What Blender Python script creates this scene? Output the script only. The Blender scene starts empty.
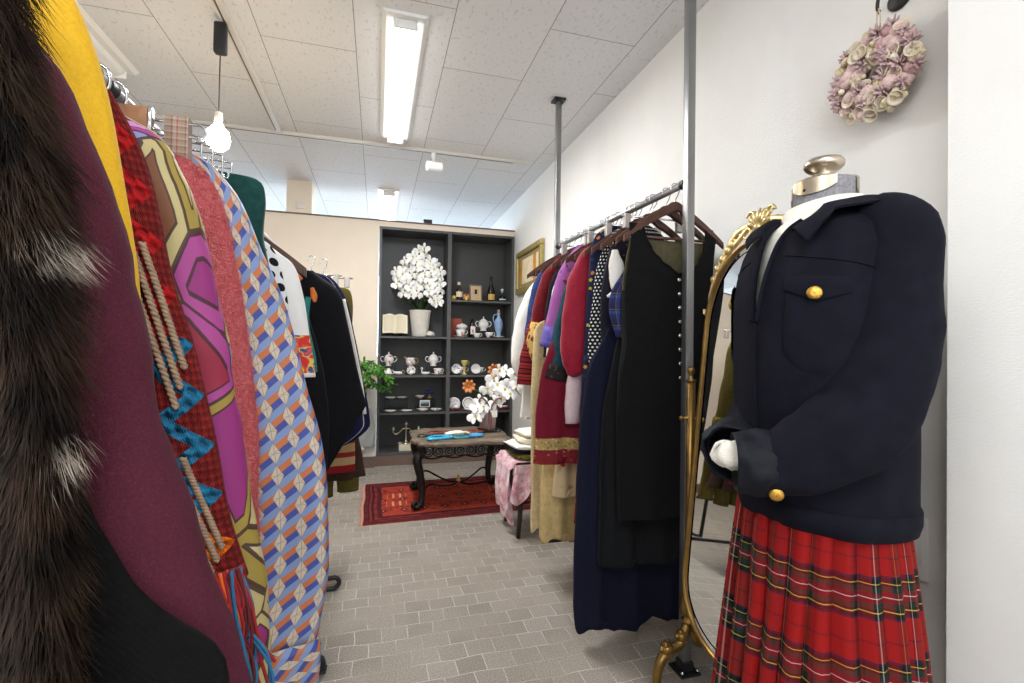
import bpy, bmesh, math, random
import numpy as np
from mathutils import Vector, Matrix, noise as mnoise

PI = math.pi
SC = bpy.context.scene
COL = SC.collection
rnd = random.Random(7)
ORIGIN = {}                      # world offset of each parent while its parts are being built


def lin(c):
    c = c / 255.0
    return c / 12.92 if c <= 0.04045 else ((c + 0.055) / 1.055) ** 2.4


def rgb(r, g, b):
    return (lin(r), lin(g), lin(b), 1.0)


# ------------------------------------------------------------------ objects
def thing(name, label, cat, loc=(0, 0, 0), group=None):
    o = bpy.data.objects.new(name, None)
    o.empty_display_size = 0.05
    COL.objects.link(o)
    o.location = loc
    ORIGIN[o.name] = Vector(loc)
    o['label'] = label
    o['category'] = cat
    if group:
        o['group'] = group
    return o


def tag(o, label, cat, group=None):
    o['label'] = label
    o['category'] = cat
    if group:
        o['group'] = group
    return o


def struct(o):
    o['kind'] = 'structure'
    return o


def dup(root, loc, label=None, rotz=None, scale=None):
    """Copy a thing with its parts and their sub-parts; mesh data is shared."""
    r = root.copy()
    COL.objects.link(r)
    r.location = loc
    if rotz is not None:
        r.rotation_euler = (0, 0, rotz)
    if scale is not None:
        r.scale = (scale, scale, scale) if not isinstance(scale, tuple) else scale
    if label:
        r['label'] = label
    for ch in [c for c in bpy.data.objects if c.parent == root]:
        c = ch.copy()
        COL.objects.link(c)
        c.parent = r
        for g in [x for x in bpy.data.objects if x.parent == ch]:
            d = g.copy()
            COL.objects.link(d)
            d.parent = c
    return r


class MB:
    """Collects shapes (world coordinates) and links them as one mesh object."""

    def __init__(self):
        self.v, self.f, self.uv = [], [], []

    def add(self, vs, fs, uvs=None):
        b = len(self.v)
        self.v.extend([tuple(p) for p in vs])
        for k, f in enumerate(fs):
            self.f.append([i + b for i in f])
            self.uv.append(uvs[k] if uvs else None)
        return self

    def grid(self, P, cu=False, cv=False, UV=None, flip=False):
        """P[i][j] points; cu closes the i direction, cv closes the j direction."""
        n, m = len(P), len(P[0])
        vs = [p for row in P for p in row]
        fs, us = [], []
        for i in range(n if cu else n - 1):
            i2 = (i + 1) % n
            for j in range(m if cv else m - 1):
                j2 = (j + 1) % m
                q = [i * m + j, i2 * m + j, i2 * m + j2, i * m + j2]
                if UV is not None:
                    u = [UV[i][j], UV[i + 1][j] if i + 1 < len(UV) else UV[i2][j],
                         (UV[i + 1] if i + 1 < len(UV) else UV[i2])[j + 1 if j + 1 < len(UV[0]) else j2],
                         UV[i][j + 1 if j + 1 < len(UV[0]) else j2]]
                else:
                    u = None
                if flip:
                    q = q[::-1]
                    u = u[::-1] if u else None
                fs.append(q)
                us.append(u)
        return self.add(vs, fs, us)

    def box(self, x0, x1, y0, y1, z0, z1, b=0.0, seg=1):
        bm = bmesh.new()
        bmesh.ops.create_cube(bm, size=1)
        for v in bm.verts:
            v.co = Vector((x0 + (v.co.x + .5) * (x1 - x0), y0 + (v.co.y + .5) * (y1 - y0), z0 + (v.co.z + .5) * (z1 - z0)))
        if b:
            bmesh.ops.bevel(bm, geom=bm.edges[:], offset=b, segments=seg, affect='EDGES', profile=.5)
        return self.bm(bm)

    def bm(self, bm, M=None):
        bm.verts.ensure_lookup_table()
        bm.verts.index_update()
        self.add([(M @ v.co) if M else v.co.copy() for v in bm.verts], [[v.index for v in f.verts] for f in bm.faces])
        bm.free()
        return self

    def ball(self, c, r, n=14, m=10, M=None):
        rx, ry, rz = r if isinstance(r, (tuple, list)) else (r, r, r)
        vs = [Vector((0, 0, rz))]
        for i in range(1, m):
            a = PI * i / m
            for j in range(n):
                t = 2 * PI * j / n
                vs.append(Vector((rx * math.sin(a) * math.cos(t), ry * math.sin(a) * math.sin(t), rz * math.cos(a))))
        vs.append(Vector((0, 0, -rz)))
        fs = [[0, 1 + j, 1 + (j + 1) % n] for j in range(n)]
        for i in range(m - 2):
            for j in range(n):
                a, b = 1 + i * n + j, 1 + i * n + (j + 1) % n
                fs.append([a, a + n, b + n, b])
        L = len(vs) - 1
        o = 1 + (m - 2) * n
        fs += [[o + j, L, o + (j + 1) % n] for j in range(n)]
        C = Vector(c)
        return self.add([(M @ p if M else p) + C for p in vs], fs)

    def lathe(self, prof, c=(0, 0, 0), n=28, M=None):
        """prof: (r, z) pairs; revolved round z."""
        C = Vector(c)
        P = []
        for r, z in prof:
            row = []
            for j in range(n):
                t = 2 * PI * j / n
                p = Vector((max(r, 1e-4) * math.cos(t), max(r, 1e-4) * math.sin(t), z))
                row.append((M @ p if M else p) + C)
            P.append(row)
        UV = [[(2 * PI * j / n * max(r, .01), z) for j in range(n + 1)] for r, z in prof]
        return self.grid(P, cv=True, UV=UV, flip=prof[0][1] < prof[-1][1])

    def tube(self, path, rad, n=12, seg=None, hint=(0, 1, 0), closed=False, cap=True, wr=0.0, wf=9.0, seed=0, hem=0.0, exp=1.0, uv0=0.0):
        """Swept tube; rad: number, list of numbers or of (a, b) pairs along the path; b lies along the hint."""
        pts = [Vector(p) for p in path]
        k = len(pts)
        if not isinstance(rad, list):
            rad = [rad] * k
        rad = [r if isinstance(r, tuple) else (r, r) for r in rad]
        if seg:
            pts, rad = smooth_path(pts, rad, seg, closed)
        k = len(pts)
        H = Vector(hint)
        P, UV, acc = [], [], 0.0
        lastb = None
        for i, p in enumerate(pts):
            if closed:
                t = pts[(i + 1) % k] - pts[i - 1]
            else:
                t = pts[min(i + 1, k - 1)] - pts[max(i - 1, 0)]
            if t.length < 1e-9:
                t = Vector((0, 0, -1))
            t.normalize()
            b = H - t * H.dot(t)
            if b.length < .15 and lastb is not None:
                b = lastb - t * lastb.dot(t)
            if b.length < 1e-6:
                b = t.orthogonal()
            b.normalize()
            lastb = b
            a = b.cross(t)
            if i:
                acc += (pts[i] - pts[i - 1]).length
            row, urow = [], []
            ra, rb = rad[i]
            for j in range(n):
                th = 2 * PI * j / n
                c, s = math.cos(th), math.sin(th)
                if exp != 1.0:
                    c = math.copysign(abs(c) ** exp, c)
                    s = math.copysign(abs(s) ** exp, s)
                q = p + a * (c * ra) + b * (s * rb)
                if wr:
                    w = mnoise.noise(Vector((q.x * wf + seed * 3.1, q.y * wf, q.z * wf * 1.3))) + .5 * mnoise.noise(Vector((q.x * wf * 2.3, q.y * wf * 2.3 + seed, q.z * wf * 3.1)))
                    q = q + (a * c + b * s) * (w * wr)
                row.append(q)
            for j in range(n + 1):
                urow.append((2 * PI * j / n * (ra + rb) * .5, uv0 - acc))
            P.append(row)
            UV.append(urow)
        if closed:
            return self.grid(P, cu=True, cv=True)
        if hem:
            c = sum(P[-1], Vector()) / n
            P.append([c + (q - c) * .93 for q in P[-1]])
            c2 = pts[-1] + (pts[-2] - pts[-1]).normalized() * hem
            P.append([c2 + (q - c) * .85 for q in P[-2]])
            UV += [UV[-1], UV[-1]]
        self.grid(P, cv=True, UV=UV)
        if cap:
            b = len(self.v)
            m = len(P)
            base = b - m * n
            self.f.append([base + j for j in range(n)][::-1])
            self.uv.append(None)
            if not hem:
                self.f.append([base + (m - 1) * n + j for j in range(n)])
                self.uv.append(None)
        return self

    def prism(self, poly, y0, y1, axis='y'):
        """Closed outline poly [(a, b)] extruded along axis (y: a=x b=z; x: a=y b=z; z: a=x b=y)."""
        n = len(poly)
        mk = {'y': lambda p, t: (p[0], t, p[1]), 'x': lambda p, t: (t, p[0], p[1]), 'z': lambda p, t: (p[0], p[1], t)}[axis]
        vs = [mk(p, y0) for p in poly] + [mk(p, y1) for p in poly]
        fs = [list(range(n)), list(range(2 * n - 1, n - 1, -1))]
        fs += [[i, i + n, (i + 1) % n + n, (i + 1) % n] for i in range(n)]
        return self.add(vs, fs)

    def xform(self, M):
        self.v = [tuple(M @ Vector(p)) for p in self.v]
        return self

    def build(self, name, mat, parent=None, smooth=True, recalc=True, angle=None):
        me = bpy.data.meshes.new(name)
        off = ORIGIN.get(parent.name, Vector()) if parent else Vector()
        me.from_pydata([tuple(Vector(p) - off) for p in self.v], [], self.f)
        if any(u is not None for u in self.uv):
            L = me.uv_layers.new(name='UVMap')
            k = 0
            data = L.data
            for f, u in zip(self.f, self.uv):
                for i in range(len(f)):
                    data[k].uv = u[i] if u else (0.0, 0.0)
                    k += 1
        if recalc:
            bm = bmesh.new()
            bm.from_mesh(me)
            bmesh.ops.recalc_face_normals(bm, faces=bm.faces)
            bm.to_mesh(me)
            bm.free()
        if smooth:
            me.polygons.foreach_set('use_smooth', [True] * len(me.polygons))
            if angle:
                me.set_sharp_from_angle(angle=math.radians(angle))
        for m in (mat if isinstance(mat, (list, tuple)) else [mat]):
            me.materials.append(m)
        me.update()
        o = bpy.data.objects.new(name, me)
        COL.objects.link(o)
        if parent:
            o.parent = parent
            ORIGIN[o.name] = off.copy()
        return o


def smooth_path(pts, rad, seg, closed=False):
    """Catmull-Rom through pts, seg steps per span."""
    k = len(pts)
    P, R = [], []
    spans = k if closed else k - 1
    for i in range(spans):
        if closed:
            p0, p1, p2, p3 = pts[i - 1], pts[i], pts[(i + 1) % k], pts[(i + 2) % k]
        else:
            p0, p1, p2, p3 = pts[max(i - 1, 0)], pts[i], pts[i + 1], pts[min(i + 2, k - 1)]
        r1, r2 = rad[i], rad[(i + 1) % k]
        for s in range(seg):
            t = s / seg
            P.append(.5 * ((2 * p1) + (p2 - p0) * t + (2 * p0 - 5 * p1 + 4 * p2 - p3) * t * t + (3 * p1 - p0 - 3 * p2 + p3) * t ** 3))
            e = t * t * (3 - 2 * t)
            R.append((r1[0] + (r2[0] - r1[0]) * e, r1[1] + (r2[1] - r1[1]) * e))
    if not closed:
        P.append(pts[-1].copy())
        R.append(rad[-1])
    return P, R


def arc(cx, cz, r, a0, a1, n):
    return [(cx + r * math.cos(a0 + (a1 - a0) * i / n), cz + r * math.sin(a0 + (a1 - a0) * i / n)) for i in range(n + 1)]


# ------------------------------------------------------------------ materials
class S:
    """A socket with arithmetic that adds math nodes."""

    def __init__(self, t, s):
        self.t, self.s = t, s

    def _m(self, op, *a):
        n = self.t.nodes.new('ShaderNodeMath')
        n.operation = op
        for i, x in enumerate(a):
            if isinstance(x, S):
                self.t.links.new(x.s, n.inputs[i])
            else:
                n.inputs[i].default_value = x
        return S(self.t, n.outputs[0])

    def __add__(s, o): return s._m('ADD', s, o)
    def __radd__(s, o): return s._m('ADD', o, s)
    def __sub__(s, o): return s._m('SUBTRACT', s, o)
    def __rsub__(s, o): return s._m('SUBTRACT', o, s)
    def __mul__(s, o): return s._m('MULTIPLY', s, o)
    def __rmul__(s, o): return s._m('MULTIPLY', o, s)
    def __truediv__(s, o): return s._m('DIVIDE', s, o)
    def floor(s): return s._m('FLOOR', s)
    def fract(s): return s._m('FRACT', s)
    def abs(s): return s._m('ABSOLUTE', s)
    def lt(s, o): return s._m('LESS_THAN', s, o)
    def gt(s, o): return s._m('GREATER_THAN', s, o)
    def min(s, o): return s._m('MINIMUM', s, o)
    def max(s, o): return s._m('MAXIMUM', s, o)
    def sin(s): return s._m('SINE', s)
    def sqrt(s): return s._m('SQRT', s)
    def tri(s): return ((s.fract() - .5).abs() * 2)          # 1 .. 0 .. 1


class Mat:
    def __init__(self, name, rough=.8, metal=0.0, spec=.3):
        self.m = bpy.data.materials.new(name)
        self.m.use_nodes = True
        self.t = self.m.node_tree
        self.p = self.t.nodes['Principled BSDF']
        self.p.inputs['Roughness'].default_value = rough
        self.p.inputs['Metallic'].default_value = metal
        self.p.inputs['Specular IOR Level'].default_value = spec

    def node(self, typ, **kw):
        n = self.t.nodes.new(typ)
        for k, v in kw.items():
            if k in n.inputs:
                n.inputs[k].default_value = v
            else:
                setattr(n, k, v)
        return n

    def link(self, a, b):
        self.t.links.new(a.s if isinstance(a, S) else a, b)

    def coord(self, kind='UV'):
        n = self.t.nodes.get('TC') or self.t.nodes.new('ShaderNodeTexCoord')
        n.name = 'TC'
        return n.outputs[kind]

    def xyz(self, kind='UV'):
        n = self.t.nodes.new('ShaderNodeSeparateXYZ')
        self.link(self.coord(kind), n.inputs[0])
        return [S(self.t, o) for o in n.outputs]

    def vec(self, x, y, z=0.0):
        n = self.t.nodes.new('ShaderNodeCombineXYZ')
        for i, q in enumerate((x, y, z)):
            if isinstance(q, S):
                self.link(q, n.inputs[i])
            else:
                n.inputs[i].default_value = q
        return n.outputs[0]

    def noise(self, scale, detail=2.0, kind='Object', vec=None, rough=.5):
        n = self.node('ShaderNodeTexNoise', Scale=scale, Detail=detail, Roughness=rough)
        self.link(vec if vec is not None else self.coord(kind), n.inputs['Vector'])
        return S(self.t, n.outputs[0])

    def mix(self, f, a, b, mode='MIX'):
        n = self.t.nodes.new('ShaderNodeMix')
        n.data_type = 'RGBA'
        n.blend_type = mode
        ins = [i for i in n.inputs if i.type == 'RGBA']
        for x, sock in ((f, n.inputs[0]), (a, ins[0]), (b, ins[1])):
            if isinstance(x, S):
                self.link(x, sock)
            elif hasattr(x, 'is_output'):
                self.link(x, sock)
            else:
                sock.default_value = x
        return [o for o in n.outputs if o.type == 'RGBA'][0]

    def ramp(self, f, stops, const=False):
        n = self.t.nodes.new('ShaderNodeValToRGB')
        r = n.color_ramp
        if const:
            r.interpolation = 'CONSTANT'
        while len(r.elements) < len(stops):
            r.elements.new(.5)
        for e, (p, c) in zip(r.elements, stops):
            e.position = p
            e.color = c
        self.link(f, n.inputs[0])
        return n.outputs[0]

    def color(self, c):
        if isinstance(c, tuple):
            self.p.inputs['Base Color'].default_value = c
        else:
            self.link(c, self.p.inputs['Base Color'])
        return self

    def bump(self, h, strength=.3, dist=.002):
        n = self.node('ShaderNodeBump', Strength=strength, Distance=dist)
        self.link(h, n.inputs['Height'])
        self.link(n.outputs[0], self.p.inputs['Normal'])
        return self


def plain(name, c, rough=.5, metal=0.0, spec=.4, var=.0, vs=8.0, bump=0.0, bs=60.0, coat=0.0):
    M = Mat(name, rough, metal, spec)
    if var:
        d = tuple(x * (1 - var) for x in c[:3]) + (1,)
        u = tuple(min(1, x * (1 + var)) for x in c[:3]) + (1,)
        M.color(M.ramp(M.noise(vs, 3), [(.3, d), (.7, u)]))
    else:
        M.color(c)
    if bump:
        M.bump(M.noise(bs, 3), bump)
    if coat:
        M.p.inputs['Coat Weight'].default_value = coat
    return M.m


def fabric(name, c, var=.15, rough=.92, weave=900.0, bump=.25, sheen=.0, wr=.0):
    """Cloth: woven bump, slight unevenness of the dye."""
    M = Mat(name, rough, 0, .15)
    d = tuple(x * (1 - var) for x in c[:3]) + (1,)
    u = tuple(min(1, x * (1 + var)) for x in c[:3]) + (1,)
    M.color(M.ramp(M.noise(55, 4), [(.3, d), (.7, u)]))
    x, y, z = M.xyz('Object')
    w = ((x + y) * weave).sin() * (z * weave).sin()
    h = w * .35 + M.noise(260, 2) + M.noise(14, 3) * (2.0 + wr)
    M.bump(h, bump, .003)
    if sheen:
        M.p.inputs['Sheen Weight'].default_value = sheen
        M.p.inputs['Sheen Roughness'].default_value = .4
    return M.m


def emit(name, c, s):
    m = bpy.data.materials.new(name)
    m.use_nodes = True
    p = m.node_tree.nodes['Principled BSDF']
    p.inputs['Base Color'].default_value = c
    p.inputs['Emission Color'].default_value = c
    p.inputs['Emission Strength'].default_value = s
    return m
# ------------------------------------------------------------------ the room
CEIL = 2.645
RX = 1.345            # the long wall beside the mirror
PY = 4.684            # the cream partition with the cabinet


def wallpaper(name, c, s=380.0, st=.12):
    M = Mat(name, .85, 0, .2)
    d = tuple(x * .975 for x in c[:3]) + (1,)
    M.color(M.ramp(M.noise(7, 2), [(.35, d), (.65, c)]))
    x, y, z = M.xyz('Object')
    n = M.node('ShaderNodeTexNoise', Scale=1.0, Detail=3.0)
    M.link(M.vec(x * s * .35, y * s * .35, z * s), n.inputs['Vector'])
    M.bump(S(M.t, n.outputs[0]), st, .004)
    return M.m


m_white = wallpaper('white_wallpaper', rgb(236, 234, 230), 300, .25)
m_cream = wallpaper('cream_wallpaper', rgb(238, 224, 206), 200, .08)

# floor of small stamped stone setts
F = Mat('stone_setts', .75, 0, .25)
fx, fy, fz = F.xyz('Object')
wob = F.noise(3.0, 2)
wob2 = F.noise(9.0, 2)
wob3 = F.noise(4.1, 2)
bk = F.node('ShaderNodeTexBrick', offset=.5, squash=1.0)
F.link(F.vec(fx + wob * .03 + wob2 * .010, fy + wob3 * .035 + wob2 * .010, 0.0), bk.inputs['Vector'])
for k, v in (('Scale', 1.0), ('Mortar Size', .0026), ('Mortar Smooth', .6), ('Bias', -.1), ('Brick Width', .104), ('Row Height', .088)):
    bk.inputs[k].default_value = v
bk.inputs['Color1'].default_value = rgb(140, 132, 123)
bk.inputs['Color2'].default_value = rgb(156, 148, 139)
bk.inputs['Mortar'].default_value = rgb(194, 186, 175)
speck = F.ramp(F.noise(210, 4, rough=.75), [(.34, (.20, .19, .18, 1)), (.5, (.5, .5, .5, 1)), (.68, (.84, .83, .81, 1))])
patch = F.ramp(F.noise(1.6, 3), [(.3, (.43, .42, .41, 1)), (.7, (.57, .57, .57, 1))])
worn = F.mix(F.ramp(F.noise(4.5, 4), [(.40, (0, 0, 0, 1)), (.62, (.85, .85, .85, 1))]), bk.outputs['Color'], rgb(152, 143, 133))
c = F.mix(.85, worn, speck, 'OVERLAY')
F.color(F.mix(.6, c, patch, 'OVERLAY'))
F.bump(S(F.t, bk.outputs['Fac']) * -.6 + F.noise(260, 3) * .5, .5, .004)
struct(MB().box(-2.3, 1.6, -2.6, 9.0, -.1, 0).build('floor', F.m, smooth=False))

# ceiling: rock wool tiles laid in half bond, pitted
Cm = Mat('pitted_ceiling_tiles', .9, 0, .15)
cx_, cy_, cz_ = Cm.xyz('Object')
bt = Cm.node('ShaderNodeTexBrick', offset=.5, squash=1.0)
Cm.link(Cm.vec(cy_ - 2.08 + 9.513, cx_ - .758 + 4.425, 0.0), bt.inputs['Vector'])
for k, v in (('Scale', 1.0), ('Mortar Size', .0022), ('Mortar Smooth', .2), ('Bias', 0.0), ('Brick Width', .906), ('Row Height', .4425)):
    bt.inputs[k].default_value = v
bt.inputs['Color1'].default_value = rgb(222, 221, 221)
bt.inputs['Color2'].default_value = rgb(226, 225, 225)
bt.inputs['Mortar'].default_value = rgb(150, 145, 139)
pv = Cm.node('ShaderNodeTexNoise', Scale=1.0, Detail=2.0)
Cm.link(Cm.vec(cx_ * 64, cy_ * 34, 0.0), pv.inputs['Vector'])
pits = S(Cm.t, pv.outputs[0]).gt(.625)
Cm.color(Cm.mix(pits * .19, bt.outputs['Color'], rgb(120, 112, 104)))
Cm.bump(pits * -1.0 - S(Cm.t, bt.outputs['Fac']), .4, .002)
struct(MB().box(-2.3, 1.6, -2.6, 9.0, CEIL, CEIL + .1).build('ceiling', Cm.m, smooth=False))

struct(MB().box(RX, RX + .15, .60, 9.0, 0, CEIL).build('wall_right', m_white, smooth=False))
struct(MB().box(1.21, RX + .15, -2.6, .743, 0, CEIL).build('wall_pier', m_white, smooth=False))
struct(MB().box(-2.45, -2.3, -2.6, 9.0, 0, CEIL).build('wall_left', m_white, smooth=False))

# partition with the cabinet let into it
PT = 2.335
mb = MB()
mb.box(-2.3, 0.0, PY, PY + .08, .095, PT)
mb.box(0.0, RX, PY, PY + .08, 2.285, PT)
struct(mb.build('wall_partition', m_cream, smooth=False))
m_brown_trim = plain('brown_trim', rgb(112, 92, 82), .55, var=.06)
struct(MB().box(-2.3, RX, PY - .008, PY + .085, PT, PT + .013).build('trim_1', m_brown_trim, smooth=False))
struct(MB().box(-2.3, RX, PY - .012, PY + .08, 0, .096).build('baseboard_partition', m_brown_trim, smooth=False))
# square column that rises from the partition to the ceiling
struct(MB().box(-.815, -.60, PY + .0, PY + .2, PT + .013, CEIL).build('wall_column', m_cream, smooth=False))
# room behind the partition, lit by its own windows
struct(MB().box(-2.3, 1.6, 9.0, 9.1, 0, CEIL).build('wall_far', m_white, smooth=False))
wf = struct(MB().box(-2.0, 1.2, 8.955, 8.995, .9, 2.45).build('window_1', plain('window_frame_grey', rgb(190, 192, 195), .5), smooth=False))
MB().box(-1.95, 1.15, 8.93, 8.96, .95, 2.40).build('pane', emit('daylight_pane', (.62, .80, 1.0, 1), 9.0), wf, smooth=False)
# shop front behind the camera
mb = MB()
mb.box(-2.3, 1.6, -2.7, -2.6, 0, .5)
mb.box(-2.3, 1.6, -2.7, -2.6, 2.3, CEIL)
mb.box(-2.3, -1.8, -2.7, -2.6, .5, 2.3)
mb.box(.9, 1.6, -2.7, -2.6, .5, 2.3)
struct(mb.build('wall_shopfront', m_white, smooth=False))
wf = struct(MB().box(-1.8, .9, -2.68, -2.64, .5, 2.3).build('window_2', plain('window_frame_dark', rgb(70, 70, 72), .5), smooth=False))
MB().box(-1.75, .85, -2.645, -2.62, .55, 2.25).build('pane', emit('daylight_pane_front', (.85, .93, 1.0, 1), 3.0), wf, smooth=False)

# switch plate on the column, blank cover plate low on the wall behind the skirt
o = MB().box(-.735, -.655, PY - .012, PY - .0005, 2.385, 2.455, .004, 2).build('switch_plate', plain('switch_white', rgb(228, 218, 205), .4))
tag(o, 'small white switch plate on the cream column above the partition', 'switch')
t = thing('wall_socket', 'white cover plate low on the wall behind the tartan skirt', 'socket', (RX, .885, .62))
MB().box(RX - .010, RX - .0005, .86, .93, .57, .73, .004, 2).build('plate', plain('plate_white', rgb(236, 232, 226), .4), t)
MB().box(RX - .013, RX - .0102, .875, .915, .61, .69, .002).build('insert', plain('insert_white', rgb(226, 222, 216), .4), t)

# ------------------------------------------------------------------ lamps
m_housing = plain('white_lamp_housing', rgb(236, 234, 230), .4)
m_tube = emit('lit_diffuser', (1.0, 1.0, 1.0, 1), 9.0)
m_track = plain('track_white', rgb(214, 209, 203), .45)
m_black_plastic = plain('black_plastic', rgb(32, 31, 32), .45)
t = thing('ceiling_light', 'long white fluorescent ceiling light over the aisle, in front of the partition', 'ceiling light', (.10, 2.82, CEIL), 'fluorescent ceiling lights')
mb = MB()
P = [(-.105, CEIL), (-.085, CEIL - .016), (.085, CEIL - .016), (.105, CEIL)]
mb.prism([(.10 + x, z) for x, z in P], 2.16, 3.49, 'y').build('housing', m_housing, t, smooth=False)
mb = MB()
prof = arc(0, 0, .052, PI, 2 * PI, 14)
mb.prism([(.10 + x, CEIL - .0165 + z * .75) for x, z in prof], 2.20, 3.45, 'y').build('diffuser', m_tube, t, angle=40)
for yy in (2.185, 3.453):
    MB().box(.045, .155, yy, yy + .014, CEIL - .058, CEIL - .0165, .004).build('end_cap', m_housing, t)
dup(t, (.085, 5.33, CEIL), 'fluorescent ceiling light seen above the brown trim of the partition, in the room behind')
t = thing('ceiling_light', 'unlit white ceiling light above the coats, partly behind the yellow coat', 'ceiling light', (-1.40, 2.42, CEIL), 'fluorescent ceiling lights')
MB().prism([(-1.40 + x, z) for x, z in P], 1.76, 3.09, 'y').build('housing', m_housing, t, smooth=False)
MB().prism([(-1.40 + x, CEIL - .0165 + z * .75) for x, z in prof], 1.80, 3.05, 'y').build('diffuser', plain('opal_diffuser', rgb(232, 232, 230), .35), t, angle=40)
for yy in (1.785, 3.053):
    MB().box(-1.455, -1.345, yy, yy + .014, CEIL - .058, CEIL - .0165, .004).build('end_cap', m_housing, t)
t0_ = bpy.data.objects['ceiling_light']
dup(t0_, (.10, -.6, CEIL), 'fluorescent ceiling light near the shop window behind the mannequin')
dup(t0_, (-1.40, -.6, CEIL), 'fluorescent ceiling light in the corner by the shop window')

t = thing('lighting_track', 'white lighting track running along the aisle towards the partition', 'light track', (-.69, 1.6, CEIL))
MB().box(-.712, -.668, -.6, 3.615, CEIL - .022, CEIL, .003).build('rail', m_track, t, smooth=False)
MB().box(-.702, -.694, -.55, 3.58, CEIL - .0235, CEIL - .0215).build('slot', plain('track_slot', rgb(96, 90, 86), .5), t, smooth=False)
t = thing('lighting_track', 'white lighting track running across the ceiling over the white spotlight', 'light track', (0, 3.64, CEIL))
MB().box(-2.0, 1.15, 3.62, 3.662, CEIL - .022, CEIL, .003).build('rail', m_track, t, smooth=False)
MB().box(-1.95, 1.02, 3.637, 3.645, CEIL - .0235, CEIL - .0215).build('slot', plain('track_slot_dark', rgb(80, 76, 72), .5), t, smooth=False)

t = thing('spotlight', 'small white spotlight hanging from the cross track', 'spotlight', (.392, 3.64, CEIL - .024))
MB().lathe([(.018, 0), (.020, -.03), (.012, -.04), (.011, -.075), (.004, -.078)], (.392, 3.64, CEIL - .024), 16).build('stem', m_housing, t)
MB().tube([(.342, 3.63, CEIL - .125), (.452, 3.655, CEIL - .118)], .036, 20).build('lamp_head', m_housing, t, angle=40)

t = thing('pendant_lamp', 'lit pendant bulb on a thin cord below the track', 'pendant lamp', (-.715, 2.45, CEIL - .022))
MB().box(-.742, -.688, 2.43, 2.47, 2.475, CEIL - .024, .012, 3).build('adapter', m_black_plastic, t, angle=40)
MB().tube([(-.715, 2.45, 2.48), (-.717, 2.45, 2.19)], .0028, 8).build('cord', plain('grey_cord', rgb(70, 62, 56), .6), t)
MB().lathe([(.006, .035), (.016, .03), (.018, .0), (.016, -.012)], (-.717, 2.45, 2.175), 16).build('lamp_holder', plain('holder_white', rgb(230, 220, 205), .4), t)
MB().lathe([(.014, .0), (.02, -.02), (.042, -.045), (.050, -.08), (.043, -.112), (.024, -.130), (.001, -.135)], (-.717, 2.45, 2.165), 20).build('bulb', emit('warm_bulb', (1.0, .80, .50, 1), 55.0), t)


def area(name, loc, sx, sy, power, col=(1, 1, 1), rot=(0, 0, 0)):
    L = bpy.data.lights.new(name, 'AREA')
    L.shape = 'RECTANGLE'
    L.size, L.size_y = sx, sy
    L.energy = power
    L.color = col
    o = bpy.data.objects.new(name, L)
    o.location = loc
    o.rotation_euler = rot
    COL.objects.link(o)
    return o


# the light of the lamps and windows themselves
area('lamp_light', (.10, 2.82, CEIL - .07), .09, 1.25, 43, (.955, .975, 1))
area('lamp_light', (.085, 5.33, CEIL - .07), .09, 1.25, 24, (.955, .975, 1))
area('lamp_light', (.10, -.6, CEIL - .07), .09, 1.25, 24, (.955, .975, 1))
area('lamp_light', (-1.40, -.6, CEIL - .07), .09, 1.25, 24, (.955, .975, 1))
area('window_light', (-.45, -2.58, 1.4), 2.5, 1.6, 16, (.93, .97, 1), (PI / 2, 0, 0))
area('window_light', (-.4, 8.9, 1.7), 3.0, 1.4, 60, (.62, .80, 1.0), (-PI / 2, 0, 0))
L = bpy.data.lights.new('bulb_light', 'POINT')
L.energy, L.color, L.shadow_soft_size = 5.0, (1, .74, .42), .04
o = bpy.data.objects.new('bulb_light', L)
o.location = (-.717, 2.45, 2.02)
COL.objects.link(o)

w = bpy.data.worlds.new('World')
SC.world = w
w.use_nodes = True
w.node_tree.nodes['Background'].inputs[0].default_value = (.9, .95, 1, 1)
w.node_tree.nodes['Background'].inputs[1].default_value = .4
# ------------------------------------------------------------------ display cabinet
m_cab = plain('charcoal_laminate', rgb(80, 81, 80), .45, var=.04)
m_cabin = plain('charcoal_inner', rgb(70, 71, 71), .5, var=.05)
CY0, CY1 = PY - .004, PY + .33
t = thing('display_cabinet', 'charcoal grey built-in display cabinet of two bays beside the white wall', 'cabinet', (.67, PY + .1, .096))
MB().box(.003, RX - .003, CY1, CY1 + .012, .096, 2.285).build('back_panel', m_cabin, t, smooth=False)
for x0 in (.003, RX - .028):
    MB().box(x0, x0 + .025, CY0, CY1, .096, 2.285, .0015).build('side_panel', m_cab, t, smooth=False)
MB().box(.659, .697, CY0, CY1, .122, 2.260, .0015).build('divider', m_cab, t, smooth=False)
MB().box(.028, RX - .028, CY0, CY1, 2.260, 2.285, .0015).build('top_panel', m_cab, t, smooth=False)
MB().box(.028, RX - .028, CY0, CY1, .096, .122, .0015).build('bottom_panel', m_cab, t, smooth=False)
LS, RS = [1.237, .860, .500], [1.612, 1.237, .860, .500]
for z in LS:
    MB().box(.028, .659, CY0 + .004, CY1, z - .020, z, .0012).build('shelf', m_cab, t, smooth=False)
for z in RS:
    MB().box(.697, RX - .028, CY0 + .004, CY1, z - .020, z, .0012).build('shelf', m_cab, t, smooth=False)

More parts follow.
